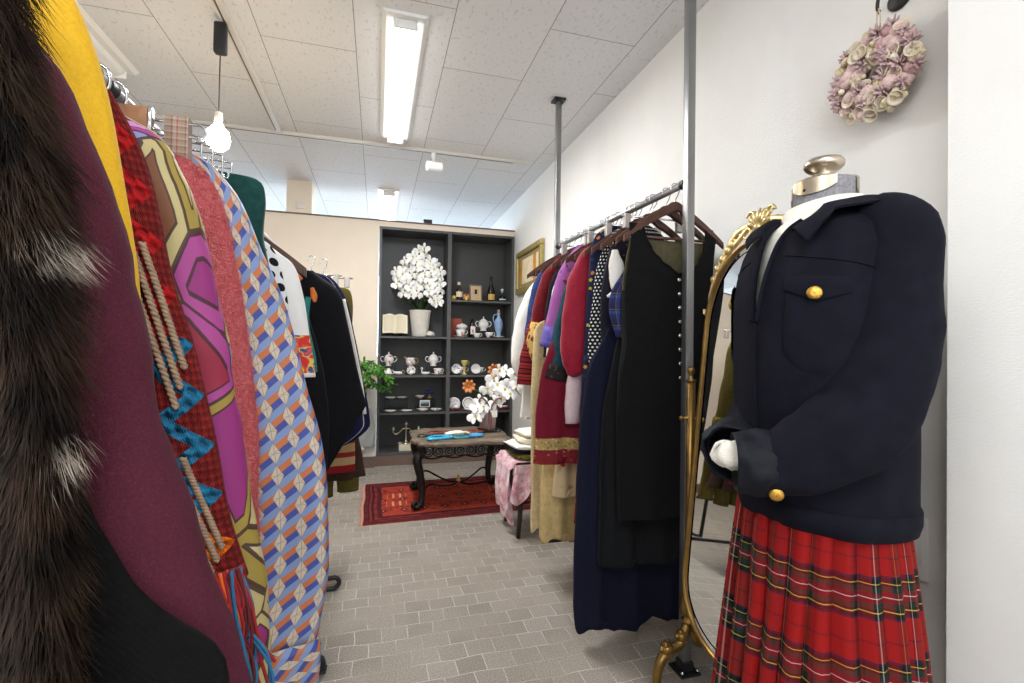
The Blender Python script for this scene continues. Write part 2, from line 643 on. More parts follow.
LS, RS = [z + .0006 for z in LS], [z + .0006 for z in RS]
m_china = plain('white_china', rgb(232, 230, 226), .22, spec=.5)
m_gold = plain('gilt', rgb(196, 160, 88), .3, .9)
m_brass = plain('old_brass', rgb(176, 134, 74), .34, .95, var=.12, vs=30)
m_red = plain('red_lacquer', rgb(150, 40, 34), .35)
m_glass = Mat('clear_acrylic', .05, 0, .5)
m_glass.p.inputs['Transmission Weight'].default_value = 1.0
m_glass.p.inputs['IOR'].default_value = 1.2
m_glass.color((.93, .95, .95, 1))
m_glass = m_glass.m


def china(name, spots, sc=30.0, seed=0.0):
    """White china with painted sprigs."""
    M = Mat(name, .2, 0, .5)
    n = M.noise(sc, 2)
    M.color(M.ramp(n, [(.0, rgb(234, 232, 228)), (.57, rgb(234, 232, 228)), (.60, spots), (.70, spots), (.73, rgb(234, 232, 228))]))
    return M.m


m_floral = china('flowered_china', rgb(176, 96, 72), 34)
m_bluefl = china('blue_sprig_china', rgb(70, 84, 140), 42)
m_pinkfl = china('pink_sprig_china', rgb(190, 110, 120), 50)
m_blueglz = plain('pale_blue_glaze', rgb(150, 176, 214), .3, var=.15, vs=20)


def ring_handle(parent, c, side, r=.022, w=.004, mat=None, tall=1.2):
    cx, cy, cz = c
    pts = [(cx, cy, cz + r * tall), (cx + side * r * .9, cy, cz + r * tall * 1.05), (cx + side * r * 1.35, cy, cz + r * .3), (cx + side * r * .8, cy, cz - r * .7), (cx, cy, cz - r * tall * .8)]
    return MB().tube(pts, w, 8, 5).build('handle', mat or m_china, parent)


def sugar_bowl(label, x, y, z, mat, s=1.0, group=None):
    t = thing('sugar_bowl', label, 'sugar bowl', (x, y, z), group)
    L = (x, y, z)
    MB().lathe([(a * s, b * s) for a, b in [(.001, .004), (.026, .0), (.030, .006), (.022, .014), (.040, .034), (.046, .056), (.040, .076), (.034, .083), (.030, .083), (.036, .070), (.001, .02)]], L, 24).build('bowl', mat, t)
    lid = MB().lathe([(a * s, b * s) for a, b in [(.036, .083), (.034, .089), (.018, .101), (.005, .106), (.004, .110), (.008, .116), (.006, .123), (.001, .125)]], L, 20).build('lid', mat, t)
    for sd in (-1, 1):
        ring_handle(t, (x + sd * .042 * s, y, z + .056 * s), sd, .020 * s, .0035 * s, mat)
    return t


def cup(label, x, y, z, mat, s=1.0, saucer=True, side=1, group=None):
    t = thing('tea_cup', label, 'cup', (x, y, z), group)
    L = (x, y, z)
    dz = .008 if saucer else 0
    if saucer:
        MB().lathe([(.001, .003), (.030 * s, .0), (.034 * s, .004), (.062 * s, .014), (.063 * s, .016), (.030 * s, .007), (.001, .007)], L, 26).build('saucer', mat, t)
    MB().lathe([(a * s, b * s + dz) for a, b in [(.001, .003), (.018, .0), (.020, .004), (.032, .018), (.038, .040), (.041, .055), (.039, .055), (.034, .036), (.022, .012), (.001, .010)]], L, 24).build('bowl', mat, t)
    ring_handle(t, (x + side * .036 * s, y, z + .032 * s + dz), side, .015 * s, .003 * s, mat)
    return t


def dish(label, x, y, z, mat, r=.05, h=.018, name='dish', foot=None, group=None):
    o = MB().lathe([(.001, .004), (r * .45, .0), (r * .5, .003), (r * .85, h * .6), (r, h), (r * .985, h + .0015), (r * .8, h * .7), (r * .45, .007), (.001, .007)], (x, y, z), 28).build(name, mat)
    return tag(o, label, 'dish', group)


def riser(label, x0, x1, y0, y1, z, h):
    t = thing('acrylic_riser', label, 'display stand', ((x0 + x1) / 2, (y0 + y1) / 2, z), 'clear risers in the cabinet')
    MB().box(x0, x1, y0, y1, z + h - .004, z + h, .0008).build('top_plate', m_glass, t, smooth=False)
    for x in (x0, x1 - .004):
        MB().box(x, x + .004, y0, y1, z, z + h - .0045, .0008).build('side_plate', m_glass, t, smooth=False)


def upright_plate(label, x, y, z, r, mat, rim, tilt=12):
    t = thing('display_plate', label, 'plate', (x, y, z))
    M = Matrix.Rotation(math.radians(90 - tilt), 3, 'X')
    C = (x, y, z + r * math.cos(math.radians(tilt)) + .002)
    MB().lathe([(.001, .002), (r * .6, .0), (r * .66, .004), (r * .97, .010), (r, .012), (r * .98, .014), (r * .66, .008), (r * .6, .005), (.001, .006)], C, 32, M).build('plate', mat, t)
    MB().lathe([(r * .70, .0092), (r * .78, .0112), (r * .80, .0126), (r * .72, .0107)], C, 32, M).build('painted_band', rim, t)
    MB().tube([(x - .02, y - .012, z + .012), (x - .02, y - .012, z + .003), (x - .02, y + .05, z + .003), (x + .02, y + .05, z + .003), (x + .02, y - .012, z + .003), (x + .02, y - .012, z + .012)], .002, 6).build('plate_stand', m_black_plastic, t)


# --- upper shelf of the wide bay: book, orchid, shell
Z = LS[0]
t = thing('open_book', 'small open book of printed pages on a stand beside the white orchid pot', 'book', (.16, 4.75, Z))
pm = Mat('printed_page', .8)
pu, pv2, _ = pm.xyz('UV')
line = (pv2 * 34).fract().lt(.45) * pm.noise(60, 2, vec=pm.vec(pu * 3, (pv2 * 34).floor(), 0)).gt(.42) * (pu - .5).abs().lt(.38) * (pv2 - .5).abs().lt(.42)
pm.color(pm.mix(line * .35, rgb(232, 222, 196), rgb(120, 100, 70)))
th = math.radians(17)


def pg(x, s, d):
    yy = 4.755 + d + s * math.sin(th)
    return (x, yy, Z + .028 + s * math.cos(th))


for side in (-1, 1):
    mb = MB()
    P, U = [], []
    for i in range(11):
        f = i / 10
        xx = .163 + side * f * .118
        d = -.020 * math.sin(f * PI) * (1 - f * .3) - .03 * f
        zz = .012 * math.sin(min(1, f * 1.2) * PI)
        P.append([pg(xx, s * .19 + zz * (1 if s > .5 else .4), d) for s in (0, .33, .66, 1)])
        U.append([(f, s) for s in (0, .33, .66, 1)])
    Pb = [[(p[0], p[1] + .012, p[2]) for p in r] for r in P]
    mb.grid(P, UV=U)
    mb.grid(Pb)
    edge = [P[10][k] for k in range(4)]
    mb.grid([[P[10][k] for k in range(4)], [Pb[10][k] for k in range(4)]])
    mb.grid([[r[3] for r in P], [r[3] for r in Pb]])
    mb.grid([[r[0] for r in P], [r[0] for r in Pb]])
    mb.build('page_block', pm.m, t)
mb = MB()
mb.tube([(.10, 4.70, Z + .022), (.10, 4.705, Z + .006), (.10, 4.86, Z + .006), (.16, 4.875, Z + .12), (.225, 4.86, Z + .006), (.225, 4.705, Z + .006), (.225, 4.70, Z + .022)], .003, 8)
mb.build('book_stand', m_black_plastic, t)

m_petal = Mat('orchid_petal', .55, 0, .3)
px_, py_, _ = m_petal.xyz('UV')
rr = (px_ * px_ + py_ * py_).sqrt()
m_petal.color(m_petal.ramp(rr, [(.0, rgb(196, 176, 60)), (.12, rgb(214, 206, 120)), (.2, rgb(246, 245, 242)), (1, rgb(250, 249, 247))]))
m_petal.p.inputs['Subsurface Weight'].default_value = .15
m_petal.p.inputs['Subsurface Radius'].default_value = (.01, .01, .01)
m_petal = m_petal.m


def orchid_flower_mesh(mat=m_petal):
    """Moth orchid: two broad petals, three sepals, a small lip; faces -Y, radius 1."""
    mb = MB()
    n, m = 60, 6
    P, U = [], []
    for i in range(m + 1):
        f = i / m
        row, ur = [], []
        for j in range(n):
            a = 2 * PI * j / n
            r = 0
            for ctr, wid, ln in ((0, .90, 1.0), (PI, .90, 1.0), (PI / 2, .52, .92), (-PI * .29, .50, .86), (-PI * .71, .50, .86)):
                d = abs((a - ctr + PI) % (2 * PI) - PI)
                r = max(r, ln * math.sqrt(max(0, 1 - (d / wid) ** 2)))
            r = max(r, .30) * f
            row.append((r * math.cos(a), -.10 * math.sin(f * PI) + .12 * f * f * math.cos(2 * a), r * math.sin(a)))
            ur.append((r * math.cos(a), r * math.sin(a)))
        ur.append(ur[0])
        P.append(row)
        U.append(ur)
    mb.grid(P, cv=True, UV=U)
    mb.ball((0, -.12, -.10), (.11, .12, .11), 10, 6)
    return mb


def flowers_on(parent, spots, size, first=None):
    """spots: (x, y, z, yaw, roll)."""
    for (x, y, z, a, r) in spots:
        if first is None:
            mb = orchid_flower_mesh()
            o = mb.build('flower', m_petal)
            o.parent = parent
            first = o
        else:
            o = first.copy()
            COL.objects.link(o)
            o.parent = parent
        o.location = Vector((x, y, z)) - ORIGIN[parent.name]
        o.rotation_euler = (rnd.uniform(-.35, .25), r, a)
        s = size * rnd.uniform(.9, 1.1)
        o.scale = (s, s, s)
    return first


m_pot = plain('matt_white_pot', rgb(224, 218, 208), .6, var=.05, vs=30)
m_stem = plain('orchid_stem', rgb(86, 104, 46), .5)
m_leaf = plain('dark_leaf', rgb(34, 56, 26), .4, var=.25, vs=12)


def strap_leaf(mb, base, tip, w, droop=.08, n=8):
    b, tp = Vector(base), Vector(tip)
    d = tp - b
    side = Vector((-d.y, d.x, 0))
    if side.length < 1e-4:
        side = Vector((1, 0, 0))
    side.normalize()
    P = []
    for i in range(n + 1):
        f = i / n
        c = b + d * f + Vector((0, 0, droop * math.sin(f * PI)))
        ww = w * math.sin(PI * (.12 + .86 * f)) ** .7
        P.append([c + side * ww + Vector((0, 0, .25 * ww)), c, c - side * ww + Vector((0, 0, .25 * ww))])
    Q = [[p - Vector((0, 0, .004)) for p in r] for r in P]
    mb.grid(P)
    mb.grid(Q, flip=True)
    mb.grid([[r[0] for r in P], [r[0] for r in Q]])
    mb.grid([[r[2] for r in P], [r[2] for r in Q]], flip=True)
    return mb


t = thing('potted_orchid', 'large white moth orchid in a white pot on the cabinet shelf', 'orchid', (.405, 4.80, Z))
MB().lathe([(.001, .004), (.074, .0), (.080, .01), (.106, .255), (.110, .262), (.104, .262), (.098, .245), (.001, .240)], (.405, 4.80, Z), 36).build('pot', m_pot, t)
for k, (dx, dy, L, h) in enumerate(((-.22, -.02, .25, .10), (.20, -.03, .22, .11), (-.12, -.07, .2, .16), (.10, -.07, .2, .17), (-.17, .05, .2, .19), (.17, .06, .2, .16), (.02, -.08, .15, .20))):
    strap_leaf(MB(), (.405 + dx * .15, 4.80 + dy * .2, Z + .245), (.405 + dx, 4.80 + dy, Z + .26 + h * .45), .026, .06).build('leaf', m_leaf, t)
for k, (dx, top) in enumerate(((-.17, .62), (-.10, .78), (.02, .92), (.10, .72), (.16, .66))):
    MB().tube([(.405 + dx * .2, 4.80, Z + .24), (.405 + dx * .35, 4.79, Z + .24 + top * .35), (.405 + dx * .6, 4.78, Z + top * .92), (.405 + dx, 4.74, Z + top), (.405 + dx * 1.25, 4.70, Z + top - .10)], .0035, 6, 5).build('stem', m_stem, t)
spots = []
cols = [(-.225, .50, .67), (-.165, .42, .75), (-.10, .41, .80), (-.035, .42, .88), (.03, .50, .93), (.09, .44, .76), (.13, .36, .75), (.175, .34, .67)]
for cx, z0, z1 in cols:
    z = z0
    while z <= z1:
        spots.append((.405 + cx + rnd.uniform(-.018, .018), 4.715 + rnd.uniform(-.02, .05), Z + z, rnd.uniform(-.5, .5), rnd.uniform(-.3, .3)))
        z += .062
flowers_on(t, spots, .060)

t = thing('conch_shell', 'small pale shell lying beside the white orchid pot', 'shell', (.505, 4.73, Z))
MB().tube([(.545, 4.735, Z + .016), (.52, 4.73, Z + .026), (.49, 4.728, Z + .028), (.462, 4.73, Z + .020)], [.006, .024, .030, .006], 14, 4, wr=.006, wf=70).build('body', plain('shell_grey', rgb(206, 200, 194), .5, var=.2, vs=50), t)
MB().tube([(.47, 4.708, Z + .018), (.49, 4.700, Z + .022), (.512, 4.706, Z + .018)], [.003, .008, .003], 8, 4).build('lip', plain('shell_pink', rgb(222, 206, 198), .4), t)

# --- second shelf: tea ware in two rows
Z = LS[1]
riser('clear riser under the flowered lidded sugar bowl', .045, .175, 4.79, 4.88, Z, .083)
riser('clear riser under the flowered cream jug', .255, .405, 4.79, 4.88, Z, .083)
riser('clear riser under the plain white lidded sugar bowl', .48, .62, 4.79, 4.88, Z, .083)
sugar_bowl('flowered two-handled sugar bowl with lid on a clear riser, beside the plant', .110, 4.835, Z + .0835, m_floral, 1.12)
t = thing('cream_jug', 'flowered cream jug on a clear riser between the two lidded sugar bowls', 'jug', (.325, 4.835, Z + .0835))
MB().lathe([(.001, .004), (.026, .0), (.030, .004), (.046, .026), (.048, .045), (.038, .070), (.040, .084), (.038, .084), (.034, .068), (.042, .040), (.001, .010)], (.322, 4.835, Z + .0835), 24).build('body', m_floral, t)
MB().tube([(.287, 4.835, Z + .145), (.272, 4.832, Z + .163), (.263, 4.830, Z + .178)], [(.012, .014), (.010, .012), (.004, .006)], 10, 3).build('spout', m_floral, t)
ring_handle(t, (.362, 4.835, Z + .130), 1, .024, .004, m_gold)
sugar_bowl('plain white two-handled sugar bowl with lid on a clear riser, beside the cabinet divider', .548, 4.835, Z + .0835, m_china, 1.15)
t = cup('white cup turned upside down on its saucer, below the flowered sugar bowl', .100, 4.735, Z, m_china, 1.0)
for ch in t.children:
    if ch.name.startswith('bowl') or ch.name.startswith('handle'):
        ch.rotation_euler = (PI, 0, 0)
        ch.location = (0, 0, .074)
t = thing('sauce_boat', 'small white sauce boat with a gilt handle', 'sauce boat', (.205, 4.735, Z))
MB().tube([(.150, 4.735, Z + .036), (.170, 4.735, Z + .024), (.205, 4.735, Z + .019), (.235, 4.735, Z + .022)], [(.004, .006), (.014, .018), (.018, .026), (.012, .016)], 14, 4).build('body', m_china, t)
ring_handle(t, (.237, 4.735, Z + .024), 1, .016, .003, m_gold)
upright_plate('small flowered plate standing upright in front of the cream jug riser', .322, 4.745, Z, .043, m_bluefl, m_gold)
t = thing('swan_dish', 'small white swan-shaped dish', 'dish', (.45, 4.735, Z))
MB().tube([(.425, 4.735, Z + .020), (.45, 4.735, Z + .016), (.48, 4.735, Z + .018), (.505, 4.735, Z + .026)], [(.012, .012), (.016, .024), (.014, .020), (.004, .004)], 12, 4).build('body', m_china, t)
MB().tube([(.432, 4.735, Z + .022), (.424, 4.735, Z + .045), (.432, 4.735, Z + .064), (.424, 4.735, Z + .070), (.412, 4.735, Z + .062)], [.006, .005, .005, .006, .002], 8, 4).build('neck', m_china, t)
cup('white cup and saucer in front of the plain white sugar bowl', .580, 4.735, Z, m_pinkfl, 1.05)

# --- third shelf: plates, compote, small picture
Z = LS[2]
riser('clear riser carrying two shallow dishes', .075, .30, 4.80, 4.90, Z, .120)
riser('clear riser carrying the bowl and the blue compote', .375, .575, 4.80, 4.90, Z, .120)
dish('shallow white dish on the clear riser, the one by the cabinet side', .132, 4.85, Z + .1205, m_china, .052, .014)
dish('shallow white dish with brown rim on the clear riser, the one by the bowl', .245, 4.85, Z + .1205, m_floral, .052, .014)
dish('small deep bowl on the riser beside the blue compote', .420, 4.85, Z + .1205, m_pinkfl, .045, .026, 'bowl')
t = thing('compote', 'small blue and gold footed compote on the clear riser', 'compote', (.518, 4.85, Z + .1205))
MB().lathe([(.001, .002), (.026, 0), (.024, .006), (.008, .018), (.007, .032), (.014, .038), (.001, .040)], (.518, 4.85, Z + .1205), 22).build('foot', m_gold, t)
MB().lathe([(.001, .0402), (.016, .0402), (.036, .05), (.046, .068), (.045, .070), (.032, .058), (.001, .05)], (.518, 4.85, Z + .1205), 26).build('bowl', plain('cobalt_glaze', rgb(44, 52, 128), .25), t)
t = thing('photo_frame', 'small white framed picture of a landscape under the clear riser', 'picture', (.465, 4.80, Z))
MB().box(.415, .515, 4.792, 4.800, Z + .034, Z + .104, .002).build('frame', plain('frame_white', rgb(214, 212, 206), .5), t, smooth=False)
pic = Mat('tiny_landscape', .5)
_, _, pz = pic.xyz('Object')
pic.color(pic.ramp(pz * 12 + pic.noise(40, 3) * .3 - .5, [(.2, rgb(40, 52, 40)), (.5, rgb(70, 80, 70)), (.6, rgb(120, 140, 156)), (.9, rgb(180, 196, 206))]))
MB().box(.424, .506, 4.7905, 4.7915, Z + .042, Z + .096).build('print', pic.m, t, smooth=False)
MB().tube([(.44, 4.81, Z + .034), (.44, 4.815, Z + .003), (.49, 4.815, Z + .003), (.49, 4.81, Z + .034)], .002, 6).build('easel', m_black_plastic, t)
for k, (x, mt, lab) in enumerate(((.130, m_china, 'white dish in front on the third shelf, nearest the cabinet side'), (.285, m_china, 'white dish in front on the third shelf, second from the cabinet side'), (.440, m_floral, 'brown rimmed dish in front of the small landscape picture'), (.570, m_pinkfl, 'deep dish in front on the third shelf, beside the divider'))):
    dish(lab.replace('nearest', 'next to'), x, 4.745, Z, mt, .058, .016 + .008 * (k > 1))

# --- bottom: candelabrum
Z = .1226
o = MB().box(.215, .52, 4.72, 4.86, Z, Z + .062, .004, 2).build('display_block', plain('ivory_block', rgb(214, 204, 180), .5, var=.08), smooth=False)
tag(o, 'ivory coloured block under the silver candelabrum', 'plinth')
m_silver = plain('tarnished_silver', rgb(200, 188, 164), .28, .95)
t = thing('candelabrum', 'silver candelabrum with a curved branch on an ivory block in the cabinet', 'candelabrum', (.285, 4.79, Z + .0625))
MB().lathe([(.001, .0), (.045, .0), (.044, .006), (.020, .014), (.010, .03), (.012, .05), (.008, .07), (.008, .13), (.014, .14), (.009, .15), (.008, .18), (.020, .186), (.020, .192), (.013, .196), (.014, .222), (.011, .222), (.001, .20)], (.285, 4.79, Z + .0625), 20).build('stem', m_silver, t)
for sd in (-1, 1):
    b = MB().tube([(.285, 4.79, Z + .205), (.285 + sd * .03, 4.79, Z + .205), (.285 + sd * .06, 4.79, Z + .175), (.285 + sd * .10, 4.79, Z + .155), (.285 + sd * .122, 4.79, Z + .175), (.285 + sd * .122, 4.79, Z + .195)], .005, 8, 5).build('branch', m_silver, t)
    MB().lathe([(.001, -.002), (.016, 0), (.017, .004), (.011, .008), (.013, .03), (.010, .03), (.001, .01)], (.285 + sd * .122, 4.79, Z + .195), 16).build('candle_cup', m_silver, b)

# --- narrow bay, top shelf: bottles and a framed certificate
Z = RS[0]


def bottle(label, x, y, prof, mat, lab=None, labz=None, cap=None, name='bottle'):
    t = thing(name, label, 'bottle', (x, y, Z), 'bottles in the cabinet')
    MB().lathe(prof, (x, y, Z), 24).build('body', mat, t)
    if lab:
        z0, z1, r = labz
        P = []
        for i in range(13):
            a = -PI / 2 + (i - 6) / 6 * 1.0
            P.append([(x + r * math.cos(a), y + r * math.sin(a), Z + z0), (x + r * math.cos(a), y + r * math.sin(a), Z + z1)])
        Q = [[(x + (p[0] - x) * .985, y + (p[1] - y) * .985, p[2]) for p in r_] for r_ in P]
        mb = MB().grid(P).grid(Q, flip=True)
        mb.build('label', lab, t)
    if cap:
        c0, c1, r = cap[1]
        MB().lathe([(.001, c0), (r, c0), (r, c1), (.001, c1 + .002)], (x, y, Z), 16).build('cap', cap[0], t, angle=40)
    return t


m_bglass = plain('dark_bottle_glass', rgb(22, 18, 16), .12, spec=.6)
m_amber = plain('brown_bottle_glass', rgb(56, 30, 20), .12, spec=.6)
m_lab = plain('paper_label', rgb(220, 208, 178), .6, var=.15, vs=90)
m_labg = plain('gold_label', rgb(206, 170, 84), .45, var=.2, vs=90)
bottle('brown bottle with a cream round label and cream cap', .79, 4.78, [(.001, .004), (.034, .0), (.037, .006), (.037, .085), (.034, .105), (.016, .128), (.014, .15), (.014, .158), (.001, .158)], m_amber, m_lab, (.035, .088, .0378), (m_lab, (.1585, .188, .0155)))
bottle('tall black sparkling wine bottle with a round gold label', 1.13, 4.80, [(.001, .008), (.036, .0), (.041, .006), (.041, .10), (.036, .125), (.018, .175), (.0145, .20), (.015, .206), (.0145, .25), (.016, .252), (.016, .262), (.001, .262)], m_bglass, m_labg, (.018, .080, .0418))
t = bottle('small dark decanter with a pale blue label and clear stopper', 1.247, 4.79, [(.001, .004), (.038, .0), (.043, .006), (.042, .028), (.030, .058), (.013, .075), (.012, .09), (.018, .094), (.001, .096)], m_bglass, plain('pale_blue_label', rgb(176, 196, 204), .5), (.020, .034, .0435))
MB().lathe([(.001, .0965), (.010, .0965), (.008, .108), (.018, .122), (.014, .138), (.001, .145)], (1.247, 4.79, Z), 16).build('stopper', plain('stopper_glass', rgb(190, 206, 212), .1, spec=.6), t)
t = thing('trinket_box', 'small red box leaning behind the brown bottle', 'box', (.855, 4.84, Z))
MB().box(.815, .905, 4.82, 4.87, Z, Z + .082, .003, 2).build('body', m_red, t, smooth=False)
MB().box(.817, .903, 4.818, 4.8195, Z + .025, Z + .070).build('cover_print', plain('box_print', rgb(196, 148, 110), .5, var=.3, vs=60), t, smooth=False)
t = thing('scent_bottle', 'tiny yellow bottle with a red stopper in front of the red box', 'scent bottle', (.862, 4.755, Z))
MB().lathe([(.001, .002), (.013, 0), (.014, .004), (.014, .034), (.006, .042), (.005, .048), (.001, .048)], (.862, 4.755, Z), 14).build('body', plain('yellow_glass', rgb(216, 196, 40), .2), t)
MB().lathe([(.001, .0485), (.008, .0485), (.009, .062), (.001, .066)], (.862, 4.755, Z), 12).build('stopper', m_red, t)
o = MB().ball((.735, 4.76, Z + .026), (.026, .026, .026), 18, 12).build('paperweight', plain('yellow_globe', rgb(190, 160, 60), .35, var=.3, vs=60))
tag(o, 'small round yellow ornament beside the brown bottle', 'ornament')
t = thing('certificate_frame', 'brown framed certificate standing between the bottles', 'picture frame', (.975, 4.82, Z))
mb = MB()
M9 = Matrix.Translation((.975, 4.815, Z)) @ Matrix.Rotation(math.radians(-8), 4, 'X')
a, b, w_ = .066, .178, .014
mb.box(-a, a, 0, .012, 0, w_).box(-a, a, 0, .012, b - w_, b).box(-a, -a + w_, 0, .012, w_, b - w_).box(a - w_, a, 0, .012, w_, b - w_)
mb.xform(M9).build('frame', plain('mauve_brown_frame', rgb(128, 102, 98), .5), t, smooth=False)
cert = Mat('certificate', .6)
ux, _, uz = cert.xyz('Object')
ln = (uz * 62).fract().lt(.4) * cert.noise(80, 2).gt(.45) * ux.abs().lt(.035) * (uz - .09).abs().lt(.06)
cert.color(cert.mix(ln * .5, rgb(206, 180, 138), rgb(110, 90, 70)))
MB().box(-.053, .053, .003, .009, w_, b - w_).xform(M9).build('sheet', cert.m, t, smooth=False)
MB().box(-.012, .012, .03, .034, .0, .12).xform(Matrix.Translation((.975, 4.815, Z + .002)) @ Matrix.Rotation(math.radians(12), 4, 'X')).build('strut', m_black_plastic, t, smooth=False)

# --- narrow bay, second shelf
Z = RS[1]
t = thing('gift_box', 'orange red patterned box at the divider behind the tureen', 'box', (.765, 4.88, Z))
MB().box(.705, .835, 4.86, 4.93, Z, Z + .195, .003).build('body', plain('orange_red_card', rgb(150, 62, 38), .5, var=.25, vs=40), t, smooth=False)
MB().box(.703, .837, 4.858, 4.932, Z + .150, Z + .197, .003).build('lid', plain('orange_red_lid', rgb(160, 70, 42), .5, var=.15, vs=40), t, smooth=False)
riser('clear riser under the small white tureen', .755, .90, 4.77, 4.85, Z, .072)
t = thing('tureen', 'small white covered tureen with gilt knob on a clear riser', 'tureen', (.83, 4.81, Z + .0725))
MB().lathe([(.001, .004), (.026, 0), (.028, .005), (.050, .024), (.060, .040), (.058, .042), (.001, .03)], (.83, 4.81, Z + .0725), 26).build('bowl', m_china, t)
MB().lathe([(.059, .0425), (.054, .052), (.03, .066), (.008, .072), (.005, .077), (.001, .077)], (.83, 4.81, Z + .0725), 26).build('lid', m_china, t)
MB().ball((.83, 4.81, Z + .1545), .006, 10, 6).build('knob', m_gold, t)
cup('wide gilt-edged cup on saucer below the small tureen', .805, 4.735, Z, m_floral, 1.25)
Zs = Z
t = thing('bottle', 'dark bottle with a white and red label beside the tureen', 'bottle', (.935, 4.79, Z), 'bottles in the cabinet')
MB().lathe([(.001, .004), (.028, 0), (.031, .005), (.031, .13), (.026, .150), (.015, .165), (.015, .19), (.001, .192)], (.935, 4.79, Z), 20).build('body', m_bglass, t)
MB().box(.911, .959, 4.7555, 4.757, Z + .035, Z + .115).build('label', plain('white_red_label', rgb(226, 216, 210), .5, var=.06), t, smooth=False)
MB().box(.930, .941, 4.7535, 4.755, Z + .050, Z + .085).build('red_mark', m_red, t, smooth=False)
t = thing('small_jug', 'low white jug in front of the dark bottle', 'jug', (.975, 4.73, Z))
MB().lathe([(.001, .003), (.018, 0), (.020, .004), (.034, .022), (.034, .038), (.036, .045), (.034, .045), (.028, .026), (.001, .01)], (.972, 4.73, Z), 22).build('body', m_china, t)
ring_handle(t, (1.004, 4.73, Z + .026), 1, .014, .003)
riser('clear riser under the large white two-handled pot', .995, 1.125, 4.78, 4.86, Z, .072)
sugar_bowl('large plain white two-handled pot with lid on a clear riser, beside the blue ewer', 1.058, 4.82, Z + .0725, m_china, 1.2)
cup('small cup painted with a red flower in front of the white two-handled pot', 1.10, 4.735, Z, china('red_flower_china', rgb(170, 40, 34), 22), 1.05, saucer=False)
t = thing('ewer', 'tall pale blue ewer with cork stopper and loop handle', 'ewer', (1.21, 4.78, Z + .019))
zz = Z + .019
MB().lathe([(.001, .003), (.026, 0), (.027, .006), (.022, .020), (.040, .09), (.045, .13), (.036, .17), (.016, .20), (.013, .225), (.019, .245), (.017, .245), (.001, .235)], (1.21, 4.78, zz), 24).build('body', m_blueglz, t)
MB().lathe([(.001, .2452), (.013, .2452), (.015, .275), (.001, .278)], (1.21, 4.78, zz), 14).build('stopper', plain('cork', rgb(180, 158, 140), .8), t)
MB().tube([(1.196, 4.78, zz + .225), (1.165, 4.78, zz + .222), (1.152, 4.78, zz + .19), (1.160, 4.78, zz + .15), (1.172, 4.78, zz + .13)], .005, 8, 5).build('handle', m_blueglz, t)
dish('shallow white dish under the pale blue ewer', 1.21, 4.78, Z, m_china, .066, .018)

# --- narrow bay, third shelf
Z = RS[2]
for k, (x, lab, mt) in enumerate(((.765, 'white cup lying on its side, next to the cabinet divider', m_bluefl), (.965, 'white cup lying on its side in front of the flowered cups', m_china))):
    t = thing('tea_cup', lab, 'cup', (x, 4.75, Z))
    M = Matrix.Rotation(math.radians(-72), 3, 'X') @ Matrix.Rotation(.2, 3, 'Z')
    MB().lathe([(.001, .002), (.022, 0), (.024, .004), (.040, .022), (.047, .050), (.050, .066), (.048, .066), (.040, .040), (.001, .010)], (x, 4.79, Z + .050), 24, Matrix.Rotation(math.radians(80), 3, 'X')).build('bowl', mt, t)
    ring_handle(t, (x + .046, 4.765, Z + .045), 1, .014, .003, m_gold)
cup('white flowered cup on saucer behind the cups lying on their sides', .84, 4.84, Z, m_bluefl, 1.2)
t = thing('egg_cup', 'tall yellow flowered egg cup on the third shelf', 'egg cup', (.855, 4.775, Z))
MB().lathe([(.001, .002), (.028, 0), (.026, .006), (.010, .02), (.009, .085), (.024, .10), (.032, .13), (.033, .145), (.031, .145), (.022, .112), (.001, .10)], (.855, 4.775, Z), 22).build('body', plain('yellow_glaze', rgb(206, 190, 110), .25, var=.15, vs=50), t)
ring_handle(t, (.885, 4.775, Z + .118), 1, .014, .003, plain('yellow_handle', rgb(190, 170, 80), .25))
cup('grey flowered cup on saucer near the orange lily', 1.02, 4.82, Z, m_bluefl, 1.15)
cup('white flowered cup at the wall end of the third shelf', 1.22, 4.80, Z, m_pinkfl, 1.1)

# --- narrow bay, fourth shelf
Z = RS[3]
upright_plate('white plate with a dark flower standing upright next to the divider', .758, 4.80, Z, .064, m_bluefl, m_china)
upright_plate('white plate with a ring pattern standing upright, second from the divider', .905, 4.80, Z, .064, m_china, plain('plum_band', rgb(120, 84, 96), .3))
for k, (x, lab) in enumerate(((.765, 'low red lacquer tray stand below the flowered upright plate'), (1.265, 'low red lacquer tray stand at the wall end of the fourth shelf'))):
    t = thing('lacquer_stand', lab, 'stand', (x, 4.735, Z))
    MB().box(x - .05, x + .05, 4.705, 4.765, Z + .014, Z + .022, .003).build('tray', m_red, t, smooth=False)
    for sx in (-.04, .032):
        MB().box(x + sx, x + sx + .008, 4.71, 4.76, Z, Z + .0138).build('foot', m_red, t, smooth=False)
dish('white dish on the red lacquer stand below the flowered upright plate', .765, 4.735, Z + .0225, m_china, .045, .016)
dish('white dish on the red lacquer stand at the wall end', 1.265, 4.735, Z + .0225, m_china, .045, .016)
dish('flat white dish standing below the plate with the ring pattern', .90, 4.735, Z, m_china, .055, .016)

